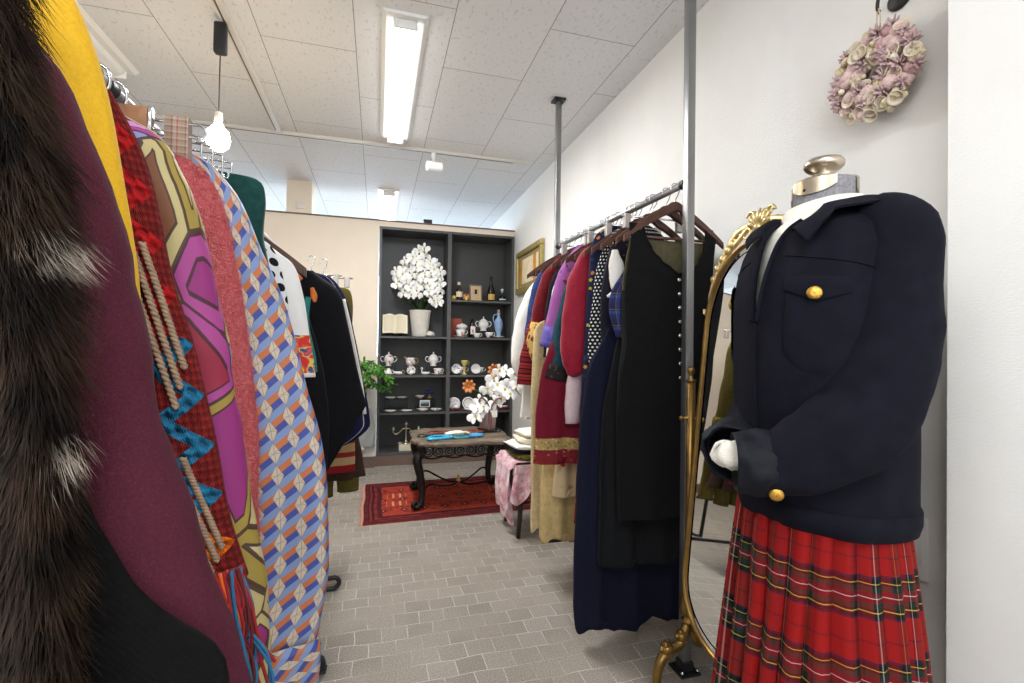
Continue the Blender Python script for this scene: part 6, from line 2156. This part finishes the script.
for sg in (-1, 1):
    rim = lambda a: (sg * HW * math.cos(a), .300 + .262 * abs(math.sin(a)) ** .92)
    band([(rim(.35)[0] + sg * .034, rim(.35)[1] - .03), (rim(.35)[0] + sg * .030, rim(.35)[1] - .045), (rim(.35)[0] + sg * .014, rim(.35)[1] - .040), (rim(.45)[0] + sg * .014, rim(.45)[1] + .006), (rim(.7)[0] + sg * .016, rim(.7)[1] + .022), (rim(.9)[0] + sg * .018, rim(.9)[1] + .036), (rim(1.15)[0] + sg * .012, rim(1.15)[1] + .058), (sg * .030, .615), (sg * .012, .632)], [.003, .004, .005, .009, .011, .011, .012, .013, .006])
    band([(rim(.75)[0] + sg * .008, rim(.75)[1] + .008), (rim(.95)[0] + sg * .014, rim(.95)[1] + .022), (sg * .070, .585), (sg * .044, .604), (sg * .030, .590), (sg * .042, .574), (sg * .056, .58)], [.006, .009, .010, .009, .007, .006, .003])
    for a, r_ in ((.55, .010), (.7, .012), (.85, .012), (1.0, .013), (1.12, .013)):
        x, h = rim(a)
        MB().ball(mp(x + sg * .020, h + .012 + .018 * math.sin(a), .006), (r_ * .7, r_, r_ * 1.2), 10, 6).build('crest_leaf', m_gilt, t)
    scroll((sg * .085, .590), .020, 1.2, PI / 2, -sg, .006).build('crest_volute', m_gilt, t)
    scroll((sg * .036, .640), .016, 1.2, 0 if sg > 0 else PI, sg, .0055).build('crest_volute', m_gilt, t)
for k in range(7):
    a = PI * (.1 + .8 * k / 6)
    c0 = Vector((0, .600))
    tip = (.050 * math.cos(a), .606 + .050 * math.sin(a))
    MB().tube([mp(.010 * math.cos(a), .602, .005), mp(.030 * math.cos(a), .603 + .028 * math.sin(a), .012), mp(tip[0], tip[1], .006)], [(.004, .004), (.010, .006), (.003, .003)], 8, 4, hint=(1, 0, 0)).build('crest_shell', m_gilt, t)
MB().ball(mp(0, .598, .010), (.012, .014, .014), 10, 8).build('crest_shell', m_gilt, t)
for sg in (-1, 1):                        # posts, pivots, feet
    py = MY + sg * .226
    px = 1.022
    MB().tube([(px, py, .235), (px, py, 1.040)], .0145, 16).build('post', m_br, t)
    MB().lathe([(.0145, 1.0405), (.017, 1.042), (.017, 1.046), (.006, 1.052), (.0055, 1.062), (.011, 1.070), (.0125, 1.080), (.009, 1.088), (.001, 1.092)], (px, py, 0), 16).build('finial', m_br, t)
    MB().tube([(px - .030, py, MPZ), (px + .004, py, MPZ), (MPX, MY + sg * .198, MPZ)], .0050, 10).build('pivot', m_br, t)
    MB().ball((px - .036, py, MPZ), (.009, .009, .009), 12, 8).build('pivot_knob', m_br, t)
    MB().lathe([(.016, .225), (.022, .232), (.025, .24), (.019, .248), (.018, .255), (.029, .264), (.031, .290), (.026, .325), (.017, .350), (.021, .358), (.017, .368), (.0145, .374)], (px, py, 0), 18).build('post_urn', m_br, t)
    for dr in (-1, 1):
        pts = [(px, py, .245), (px + dr * .016, py, .205), (px + dr * .034, py, .165), (px + dr * .072, py, .150), (px + dr * .105, py, .122), (px + dr * .120, py, .075), (px + dr * .120, py, .030), (px + dr * .135, py, .012)]
        f = MB().tube(pts, [(.013, .013), (.017, .015), (.017, .015), (.018, .016), (.019, .016), (.016, .014), (.014, .013), (.013, .012)], 12, 6).build('foot', m_br, t)
        for (dx, dz, r_) in ((.028, .192, .023), (.084, .158, .025)):
            mb = MB().ball((px + dr * dx, py, dz), (r_ * .9, r_ * .85, r_), 12, 8)
            for q in range(6):
                an = q / 6 * 2 * PI
                mb.ball((px + dr * dx + r_ * .75 * math.cos(an), py + r_ * .4 * math.sin(an * 2), dz + r_ * .8 * math.sin(an)), r_ * .38, 8, 5)
            mb.build('acanthus_boss', m_br, f)
MB().tube([(1.022, MY - .219, .222), (1.022, MY + .219, .222)], .0105, 14).build('stretcher', m_br, t)

# ------------------------------------------------------------------ dress form, jacket, skirt
CX, CYm = .865, .762
t = thing('dress_form', 'grey adjustable dress form with metal neck cap wearing the navy jacket', 'dress form', (CX, CYm, 0))
m_felt = plain('grey_wool_felt', rgb(128, 126, 130), .95, var=.28, vs=190, bump=.4, bs=300)
m_nickel = plain('brushed_nickel', rgb(190, 178, 160), .28, .95, var=.06, vs=8)


def ell(z, rx, ry, cx=CX, cy=CYm, n=40):
    return [(cx + rx * math.cos(2 * PI * j / n), cy + ry * math.sin(2 * PI * j / n), z) for j in range(n)]


NK = CX + .016
P = [ell(z, a, b, NK) for z, a, b in ((1.425, .064, .064), (1.44, .058, .059), (1.47, .054, .056), (1.500, .054, .057), (1.512, .053, .056), (1.513, .045, .048), (1.505, .02, .02), (1.505, .001, .001))]
MB().grid(P, cv=True).build('neck_block', m_felt, t)
for a0, a1, z0 in ((PI * .86, PI * 1.34, 1.478), (PI * 1.62, PI * 1.78, 1.470), (PI * .55, PI * .68, 1.470), (PI * .12, PI * .4, 1.478)):
    P = []
    for i in range(9):
        f = i / 8
        a = a0 + (a1 - a0) * f
        zb = z0 + (.016 * (abs(f - .5) * 2) ** 2.5)
        P.append([(NK + .0555 * math.cos(a), CYm + .0585 * math.sin(a), zb), (NK + .0555 * math.cos(a), CYm + .0585 * math.sin(a), 1.511), (NK + .050 * math.cos(a), CYm + .052 * math.sin(a), 1.516)])
    Q = [[(NK + (q[0] - NK) * 1.045, CYm + (q[1] - CYm) * 1.045, q[2] + .0004) for q in r] for r in P]
    mb = MB().grid(P).grid(Q, flip=True)
    for a, b in (([r[0] for r in P], [r[0] for r in Q]), ([r[-1] for r in P], [r[-1] for r in Q]), (P[0], Q[0]), (P[-1], Q[-1])):
        mb.grid([a, b])
    mb.build('neck_plate', m_nickel, t, angle=40)
MB().lathe([(.044, 1.508), (.046, 1.5165), (.030, 1.5185), (.020, 1.520), (.019, 1.530), (.021, 1.536), (.030, 1.541), (.036, 1.548), (.037, 1.556), (.032, 1.563), (.016, 1.567), (.001, 1.568)], (NK, CYm, 0), 30).build('neck_knob', m_nickel, t, angle=50)
MB().ball((NK - .0562, CYm - .006, 1.489), (.003, .004, .004), 8, 6).build('plate_screw', m_dark, t)
TB = [(1.43, .055, .058), (1.41, .065, .10), (1.36, .085, .130), (1.25, .100, .130), (1.1, .090, .118), (1.02, .085, .11), (.9, .090, .12), (.78, .105, .135), (.72, .10, .13)]
mb = MB().grid([ell(z, a, b) for z, a, b in TB], cv=True)
mb.f.append([(len(TB) - 1) * 40 + j for j in range(40)])
mb.uv.append(None)
mb.build('torso', m_felt, t)
MB().tube([(CX, CYm, .72), (CX, CYm, .06)], .014, 14).build('stand_pole', m_nickel, t)
MB().lathe([(.13, .002), (.135, .010), (.10, .024), (.03, .04), (.018, .07), (.001, .07)], (CX, CYm, 0), 30).build('stand_base', m_dark, t)

# white turtleneck under the jacket
w_jer = fabric('white_jersey', rgb(232, 228, 216), .03, wr=1.0)
t = thing('turtleneck', 'white turtleneck worn under the navy jacket on the dress form', 'sweater', (CX, CYm, 1.2))
P = [ell(z, a, b, CX + dx) for z, a, b, dx in ((1.464, .0600, .064, .016), (1.467, .0635, .067, .016), (1.460, .067, .071, .014), (1.446, .069, .074, .010), (1.432, .068, .073, .006), (1.418, .072, .080, .002), (1.400, .084, .115, 0), (1.36, .098, .124, 0), (1.25, .110, .124, 0), (1.15, .104, .115, 0))]
MB().grid([[Vector(q) + Vector((0, 0, .004 * mnoise.noise(Vector(q) * 22) - .012 * ((q[0] - CX) / .07) * (1 if q[2] > 1.43 else 0) * -1)) for q in r] for r in P], cv=True).build('collar_and_body', w_jer, t)

# navy jacket
Nv = Mat('navy_twill', .88, 0, .12)
Nv.color(Nv.ramp(Nv.noise(40, 3), [(.3, rgb(13, 13, 22)), (.7, rgb(19, 19, 30))]))
nx, ny, nz = Nv.xyz('UV')
Nv.bump(((nx + nz + ny) * 2600).sin() * .25 + Nv.noise(11, 3) * 2.2 + Nv.noise(300, 2) * .5, .30, .004)
m_nv = Nv.m
t = thing('jacket', 'navy wool jacket with gold buttons on the dress form', 'jacket', (CX, CYm, .82))
JR = [  # z, cx offset, rx, ry, front gap half angle
    (1.458, .014, .074, .078, .58), (1.446, .012, .080, .088, .42), (1.430, .008, .088, .108, .28), (1.412, .004, .097, .132, .18), (1.388, .0, .108, .150, .115), (1.350, -.004, .121, .160, .080), (1.30, -.008, .132, .163, .056), (1.255, -.010, .138, .165, .040), (1.225, -.010, .140, .166, .022), (1.20, -.010, .141, .166, .004),
    (1.10, -.010, .142, .167, .003), (1.0, -.006, .141, .168, .003), (.93, -.002, .139, .169, .003), (.87, .0, .136, .169, .003), (.835, .0, .133, .167, .003), (.822, .0, .128, .162, .003)]


def jrow(z):
    for a, b in zip(JR, JR[1:]):
        if a[0] >= z >= b[0]:
            f = (a[0] - z) / (a[0] - b[0])
            return [p + (q - p) * f for p, q in zip(a, b)]
    return JR[0] if z > JR[0][0] else JR[-1]


def jpt(a, z, off=0.0):
    """Jacket surface: a measured from the front (-x), positive towards +y."""
    _, dx, rx, ry, g = jrow(z)
    th_ = PI - a
    c, s = math.cos(th_), math.sin(th_)
    cx = math.copysign(abs(c) ** .88, c)
    sy = math.copysign(abs(s) ** .88, s)
    w = .006 * mnoise.noise(Vector((c * 2.2 + 5, s * 2.2, z * 6))) + .003 * math.sin(a * 9 + z * 13) * max(0, 1.25 - z)
    z -= .030 * ((1 + math.cos(a)) / 2) ** 1.5 * max(0.0, min(1.0, (z - 1.38) / .08))      # the neckline dips at the front
    return Vector((CX + dx + cx * (rx + off + w), CYm + sy * (ry * (.86 if sy > 0 else 1.0) + off + w), z))


zsj = []
for a, b in zip(JR, JR[1:]):
    k = max(2, int((a[0] - b[0]) / .012))
    zsj += [a[0] + (b[0] - a[0]) * i / k for i in range(k)]
zsj.append(JR[-1][0])
NJt = 96
P, UV = [], []
for z in zsj:
    g = jrow(z)[4]
    r_, u_ = [], []
    for j in range(NJt + 1):
        a = g + (2 * PI - 2 * g) * j / NJt
        q = jpt(a, z)
        r_.append(q)
        u_.append((a * .2, z))
    P.append(r_)
    UV.append(u_)
Q = [[Vector((CX + (q.x - CX) * .975, CYm + (q.y - CYm) * .975, q.z + (.001 if i == 0 else 0))) for q in r] for i, r in enumerate(P)]
mb = MB().grid(P, UV=UV).grid(Q, UV=UV, flip=True)
for a, b in ((P[0], Q[0]), (P[-1], Q[-1]), ([r[0] for r in P], [r[0] for r in Q]), ([r[-1] for r in P], [r[-1] for r in Q])):
    mb.grid([a, b])
mb.build('body', m_nv, t)
# hem band, placket seam
MB().grid([[jpt(2 * PI * j / 96, z, o_) for j in range(96)] for z, o_ in ((.868, .0005), (.866, .004), (.845, .0045), (.826, .003), (.822, -.004))], cv=True).build('waistband', m_nv, t)
MB().tube([jpt(-.004, z, .002) for z in (1.205, 1.15, 1.05, .95, .88, .84)], (.0022, .002), 6, 5).build('placket_seam', m_nv, t)
for sg in (-1, 1):
    MB().tube([jpt(sg * (jrow(z)[4] + .01), z, .003) for z in (1.43, 1.40, 1.36, 1.30, 1.25, 1.205)], [(.005, .004)] * 6, 8, 5).build('placket_edge', m_nv, t)
# zip pull
MB().tube([jpt(-.30, 1.395, -.006), jpt(-.26, 1.375, -.004), jpt(-.24, 1.355, -.004)], .0035, 8).build('zip_pull', m_gold, t)
# collar: fold-over, leaves spread at the front
for sg in (-1, 1):
    P = []
    NC = 34
    for i in range(NC):
        f = i / (NC - 1)
        if f < .72:
            a, z0 = PI - (f / .72) * (PI - .66), 1.456
        else:
            q_ = (f - .72) / .28
            z0 = 1.456 - .060 * q_
            a = max(jrow(z0)[4] + .03, .66 - .46 * q_)
        wd = (.052 + .022 * max(0, f - .5) * 2) * (1 if sg < 0 else .72)
        back = (.30 if sg < 0 else .06) * max(0, (f - .6) / .4)          # the leaf's free edge swings outwards at the front
        row_ = []
        for k in (0, .12, .28, .5, .75, 1.0):
            lift = .014 * math.sin(min(1, k * 3.2) * PI * .62) * (1 - .55 * max(0, (f - .72) / .28))
            z = z0 - wd * max(0, k - .10) * .72
            aa = a + back * k
            out_ = .003 + (.016 if sg < 0 else .010) * math.sin(min(1, k * 1.6) * PI / 2) + .006 * k
            base = jpt(sg * aa, min(z, 1.457))
            ctr = Vector((CX + .012, CYm, base.z))
            row_.append(base + (base - ctr).normalized() * out_ + Vector((0, 0, lift + (z - min(z, 1.457)))))
        P.append(row_)
    Q = [[q - Vector((0, 0, .004)) + (Vector((CX, CYm, q.z)) - q).normalized() * .003 for q in r] for r in P]
    mb = MB().grid(P).grid(Q, flip=True)
    for a, b in ((P[0], Q[0]), (P[-1], Q[-1]), ([r[0] for r in P], [r[0] for r in Q]), ([r[-1] for r in P], [r[-1] for r in Q])):
        mb.grid([a, b])
    mb.build('collar', m_nv, t)
# chest pockets: patch, pointed flap, gold button
m_gbtn = plain('gold_button', rgb(206, 158, 72), .3, .9, bump=.6, bs=500)
for sg in (-1, 1):
    a0, a1 = (.30, 1.02) if sg < 0 else (.62, 1.30)
    P = []
    for i in range(15):
        f = i / 14
        a = a0 + (a1 - a0) * f
        drop = .050 - .020 * abs(f - .5) * 2
        P.append([jpt(sg * a, 1.292 - drop * s - .012 * f, .002 + .0045 * min(1, s * 4)) for s in (0, .1, .3, .6, .9, 1.0)] + [jpt(sg * a, 1.292 - drop * 1.01 - .012 * f, .001)])
    MB().grid(P).build('pocket_flap', m_nv, t)
    P = []
    for i in range(21):
        f = i / 20
        a = a0 + .03 + (a1 - a0 - .06) * f
        zb = 1.115 + .028 * (abs(f - .5) * 2) ** 3 - .012 * f
        P.append([jpt(sg * a, 1.262 + (zb - 1.262) * s, .0005 + .0038 * min(1, (1 - s) * 12)) for s in (0, .2, .4, .6, .8, .9, .96, 1.0)])
    MB().grid(P).build('pocket', m_nv, t)
    c = jpt(sg * (.64 if sg < 0 else .98), 1.252, .009)
    nrm = (c - Vector((CX, CYm, c.z))).normalized()
    M = nrm.to_track_quat('Z', 'Y').to_matrix()
    b = MB().lathe([(.0115, -.001), (.0125, .002), (.0110, .0045), (.006, .0060), (.001, .0062)], c, 20, M).build('button', m_gbtn, t)
    pts = [c + M @ Vector((.0065 * math.cos(q / 12 * 2 * PI), .0065 * math.sin(q / 12 * 2 * PI), .0052)) for q in range(12)]
    MB().tube(pts, .0009, 6, closed=True).build('anchor_ring', m_gbtn, b)
    # yoke seam on the front
    MB().tube([jpt(sg * a, 1.335 - .01 * k, .0012) for k, a in enumerate((.24, .5, .8, 1.1, 1.35))], .0014, 6, 5).build('yoke_seam', m_nv, t)

# sleeves folded in front, cuffs tucked together
near = [(.866, .662, 1.412), (.878, .616, 1.372), (.874, .612, 1.29), (.858, .610, 1.19), (.824, .614, 1.10), (.788, .622, 1.025), (.730, .655, .974), (.686, .688, .951), (.650, .712, .946)]
nr_ = [(.048, .032), (.057, .050), (.063, .056), (.072, .058), (.080, .058), (.078, .058), (.067, .056), (.056, .053), (.050, .050)]
HN = (-.75, -.66, .15)
s1 = MB().tube(near, nr_, 36, 9, hint=HN, wr=.0065, wf=9, seed=3, hem=.05).build('sleeve', m_nv, t)
far = [(.870, .850, 1.400), (.874, .856, 1.345), (.870, .852, 1.25), (.848, .846, 1.14), (.806, .836, 1.04), (.754, .820, .98), (.706, .808, .956), (.680, .784, .950)]
fr_ = [(.046, .032), (.050, .044), (.053, .050), (.055, .052), (.056, .054), (.054, .053), (.052, .051), (.048, .048)]
s2 = MB().tube(far, fr_, 36, 9, hint=HN, wr=.008, wf=11, seed=8, hem=.05).build('sleeve', m_nv, t)
Cf = Mat('navy_lining', .65, 0, .2)
Cf.color(Cf.ramp(Cf.noise(25, 3), [(.3, rgb(9, 11, 18)), (.7, rgb(14, 17, 26))]))
Cf.bump(Cf.noise(26, 4), .6, .008)
MB().tube([(.682, .692, .949), (.668, .701, .948), (.650, .713, .946), (.632, .725, .945)], [(.054, .054), (.059, .058), (.058, .057), (.055, .054)], 32, 6, hint=HN, wr=.007, wf=28, seed=5, hem=.05).build('turned_cuff', Cf.m, s1)
MB().tube([(.712, .822, .962), (.696, .804, .956), (.680, .788, .952), (.664, .772, .949)], [(.050, .050), (.056, .056), (.057, .058), (.054, .054)], 32, 6, hint=HN, wr=.008, wf=28, seed=6, hem=.05).build('turned_cuff', Cf.m, s2)
MB().tube([(.660, .722, .952), (.644, .735, .954), (.636, .750, .953), (.650, .766, .950)], [(.020, .022), (.026, .025), (.027, .026), (.022, .022)], 20, 6, wr=.005, wf=50).build('white_filling', w_jer, t)
c = Vector((.662, .659, .903))
M = Vector((-.60, -.75, -.25)).normalized().to_track_quat('Z', 'Y').to_matrix()
MB().lathe([(.0105, -.004), (.0120, .002), (.0105, .0045), (.006, .0060), (.001, .0062)], c, 20, M).build('button', m_gbtn, s1)

# tartan skirt with knife pleats
red, nav, blk, yel, wht, grn, mar = rgb(132, 17, 16), rgb(26, 22, 50), rgb(15, 15, 18), rgb(176, 144, 66), rgb(176, 160, 152), rgb(16, 42, 34), rgb(96, 18, 28)
sett = [(0, red), (.04, nav), (.07, blk), (.125, yel), (.137, blk), (.165, grn), (.235, mar), (.290, wht), (.302, mar), (.36, grn), (.43, blk), (.458, yel), (.470, blk), (.525, nav), (.555, red), (.76, mar), (.785, red)]
warp = [(0, red), (.10, mar), (.14, blk), (.20, yel), (.210, blk), (.24, grn), (.31, red), (.38, mar), (.42, red), (.62, blk), (.66, wht), (.672, blk), (.70, grn), (.76, red)]
m_tar = m_plaid('royal_tartan', warp, sett, .110, .138, .8, .66)
t = thing('tartan_skirt', 'red tartan pleated skirt under the navy jacket on the dress form', 'skirt', (CX, CYm, .36))
NP = 24
zt_, zb_ = .90, .33
P, UV = [], []
PER = 8
for i in range(61):
    f = i / 60
    z = zt_ + (zb_ - zt_) * f
    rx, ry = .116 + .060 * f ** .85, .146 + .048 * f ** .85
    row_, ur = [], []
    acc = 0
    prev = None
    for k in range(NP * PER + 1):
        pf = (k % PER) / PER
        pl = k / PER
        # knife pleat: a long visible face, then a quick return underneath
        dep = (pf / .72 if pf < .72 else (1 - pf) / .28)
        amp = (.008 + .026 * f)
        a = 2 * PI * (pl + (.0 if pf < .72 else .26 * math.sin((pf - .72) / .28 * PI))) / NP + .03 * math.sin(5 * f + pl)
        rr_ = amp * (dep - .5) + .006 * f * math.sin(a * 5 + 2)
        q = Vector((CX + (rx + rr_) * math.cos(a), CYm + (ry + rr_) * math.sin(a), z))
        if prev is not None:
            acc += (q - prev).length
        prev = q
        row_.append(q)
        ur.append((k / (NP * PER) * 2 * PI * .180 * 1.35, z))
    P.append(row_)
    UV.append(ur)
Q = [[Vector((CX + (q.x - CX) * .985, CYm + (q.y - CYm) * .985, q.z)) for q in r] for r in P]
mb = MB().grid(P, UV=UV).grid(Q, UV=UV, flip=True)
mb.grid([P[-1], Q[-1]])
mb.grid([P[0], Q[0]])
mb.build('pleats', m_tar, t)
MB().grid([[(CX + (.116 + o_) * math.cos(2 * PI * j / 60), CYm + (.148 + o_) * math.sin(2 * PI * j / 60), z) for j in range(60)] for z, o_ in ((.935, -.004), (.935, .004), (.915, .006), (.897, .006), (.897, -.004))], cu=True, cv=True, UV=[[(2 * PI * j / 60 * .2, z) for j in range(61)] for z in (.935, .934, .915, .897, .896, .895)]).build('waistband', m_tar, t)

# ------------------------------------------------------------------ wreath of shells and cones on an iron hook
m_iron2 = plain('dark_iron_hook', rgb(58, 56, 54), .5, .6)
WXc, WY, WZ = RX - .036, .962, 1.905
t = thing('wall_hook', 'dark iron hook on the white wall holding the wreath', 'hook', (RX, .95, 2.105))
MB().lathe([(.001, .0), (.030, .0), (.031, .004), (.024, .009), (.012, .011), (.001, .012)], (RX - .0008, .938, 2.105), 24, Matrix.Rotation(-PI / 2, 3, 'Y')).build('rose_plate', m_iron2, t)
MB().tube([(RX - .010, .940, 2.105), (RX - .035, .950, 2.120), (RX - .048, .958, 2.115), (RX - .050, .962, 2.090), (RX - .042, .965, 2.076), (RX - .036, .966, 2.084)], [.004, .0045, .0045, .0045, .004, .003], 8, 5).build('hook_arm', m_iron2, t)
t = thing('shell_wreath', 'pink and cream wreath of shells and cones hanging on the white wall', 'wreath', (RX, WY, WZ))
m_twig = plain('wreath_moss', rgb(176, 150, 134), .95, var=.3, vs=70, bump=.8, bs=120)
RW = .072


def wp(a, r, d):
    return Vector((WXc - d, WY + r * math.cos(a), WZ + r * math.sin(a)))


MB().tube([wp(2 * PI * k / 40, RW, 0) for k in range(40)], .025, 14, closed=True, hint=(1, 0, 0), wr=.006, wf=40).build('ring', m_twig, t)
mats = [plain('pink_shell', rgb(212, 182, 178), .55, var=.15, vs=70, bump=.5, bs=220), plain('dusty_pink', rgb(186, 148, 148), .8, var=.2, vs=60, bump=.6, bs=200), plain('cream_shell', rgb(218, 204, 184), .5, var=.12, vs=60), plain('mauve_cone', rgb(192, 164, 164), .85, var=.2, vs=50), plain('cream_moss', rgb(206, 192, 160), .95, var=.25, vs=120, bump=1, bs=200), plain('pearl', rgb(232, 222, 200), .3)]
rw = random.Random(11)
for k in range(84):
    ring_ = (0, 1, 2, 2)[k % 4]
    a = 2 * PI * ((k // 4) / 21 + ring_ * .017 + rw.uniform(-.01, .01))
    off = (-.028, 0.0, .032)[ring_] + rw.uniform(-.008, .008)
    r = RW + off
    d = .020 + .014 * (1 - abs(off) / .045) + rw.uniform(-.003, .004)
    c = wp(a, r, d)
    n = (Vector((-1, 0, 0)) + Vector((0, math.cos(a), math.sin(a))) * (off / .05)).normalized()
    M = n.to_track_quat('Z', 'Y').to_matrix() @ Matrix.Rotation(rw.uniform(0, 6), 3, 'Z')
    kind = rw.choice((0, 0, 3, 1, 1, 2, 2, 4, 4, 5))
    M = M @ Matrix.Scale(1.16, 3)
    if kind in (0, 3):                         # domed shells
        MB().lathe([(.001, .012), (.008, .011), (.015, .006), (.0175, -.001), (.015, -.006)], c, 16, M @ Matrix.Diagonal((1, rw.uniform(.7, 1), 1))).build('shell', mats[0 if kind == 0 else 1], t)
    elif kind == 1:                            # open cream cups
        MB().lathe([(.001, .002), (.007, .002), (.014, .008), (.0165, .012), (.0155, .013), (.010, .004), (.009, -.004)], c, 16, M).build('cup_shell', mats[2], t)
    elif kind == 2:                            # little cones with open scales
        mb = MB()
        for lay in range(3):
            for q in range(8 - lay * 2):
                b = 2 * PI * q / (8 - lay * 2) + lay
                e = Vector((math.cos(b), math.sin(b), .25 + .55 * lay))
                p0 = c + M @ (Vector((0, 0, .003 * lay)))
                mb.tube([p0, p0 + M @ (e * (.010 - .002 * lay)), p0 + M @ (e * (.018 - .004 * lay) + Vector((0, 0, .003)))], [(.002, .002), (.0045, .002), (.0025, .0015)], 6)
        mb.build('cone', mats[3], t)
    elif kind == 4:
        mb = MB()
        for q in range(9):
            mb.ball(c + M @ Vector((rw.uniform(-.011, .011), rw.uniform(-.011, .011), rw.uniform(-.002, .008))), rw.uniform(.006, .010), 8, 5)
        mb.build('moss_tuft', mats[4], t)
    else:
        MB().ball(c + n * .008, .0085, 10, 7).build('pearl', mats[5], t)
MB().tube([wp(PI / 2, RW + .030, .01), (RX - .046, .966, 2.05), (RX - .049, .962, 2.088), (RX - .047, .956, 2.05), wp(PI / 2, RW + .030, .015)], .0016, 6, 5).build('hanging_loop', plain('string', rgb(206, 186, 160), .9), t)

for o_ in bpy.data.objects:                 # set the shoulder line and neck to their height
    if o_.parent and o_.type == 'MESH':
        r_ = o_.parent if o_.parent.parent is None else o_.parent.parent
        if r_.get('category') in ('dress form', 'sweater') or (r_.get('category') == 'jacket' and 'dress form' in r_['label']):
            z0 = r_.location.z
            for v_ in o_.data.vertices:
                w_ = v_.co.z + z0
                if w_ > 1.25:
                    v_.co.z = 1.25 + (w_ - 1.25) * .935 - z0
# ------------------------------------------------------------------ camera
cam = bpy.data.cameras.new('camera')
cam.sensor_width = 36
cam.lens = 473.6 / 1024 * 36
cam.clip_start = .02
co = bpy.data.objects.new('camera', cam)
COL.objects.link(co)
yw, pt, rl = math.radians(15.86), math.radians(.636), math.radians(.753)
fw = Vector((math.sin(yw) * math.cos(pt), math.cos(yw) * math.cos(pt), math.sin(pt)))
rt = Vector((math.cos(yw), -math.sin(yw), 0))
up = rt.cross(fw)
r2 = rt * math.cos(rl) + up * math.sin(rl)
u2 = up * math.cos(rl) - rt * math.sin(rl)
co.matrix_world = Matrix(((r2.x, u2.x, -fw.x, 0), (r2.y, u2.y, -fw.y, 0), (r2.z, u2.z, -fw.z, 1.15), (0, 0, 0, 1)))
SC.camera = co

vs_ = SC.view_settings
vs_.view_transform = 'Standard'
vs_.look = 'None'
vs_.gamma = 1.0
vs_.use_curve_mapping = False
vs_.exposure = 0.17
SC.cycles.use_denoising = True
SC.cycles.max_bounces = 8
SC.cycles.diffuse_bounces = 4
SC.cycles.glossy_bounces = 4
SC.cycles.transmission_bounces = 6
SC.cycles.sample_clamp_indirect = 6.0
SC.cycles.caustics_reflective = False
SC.cycles.caustics_refractive = False
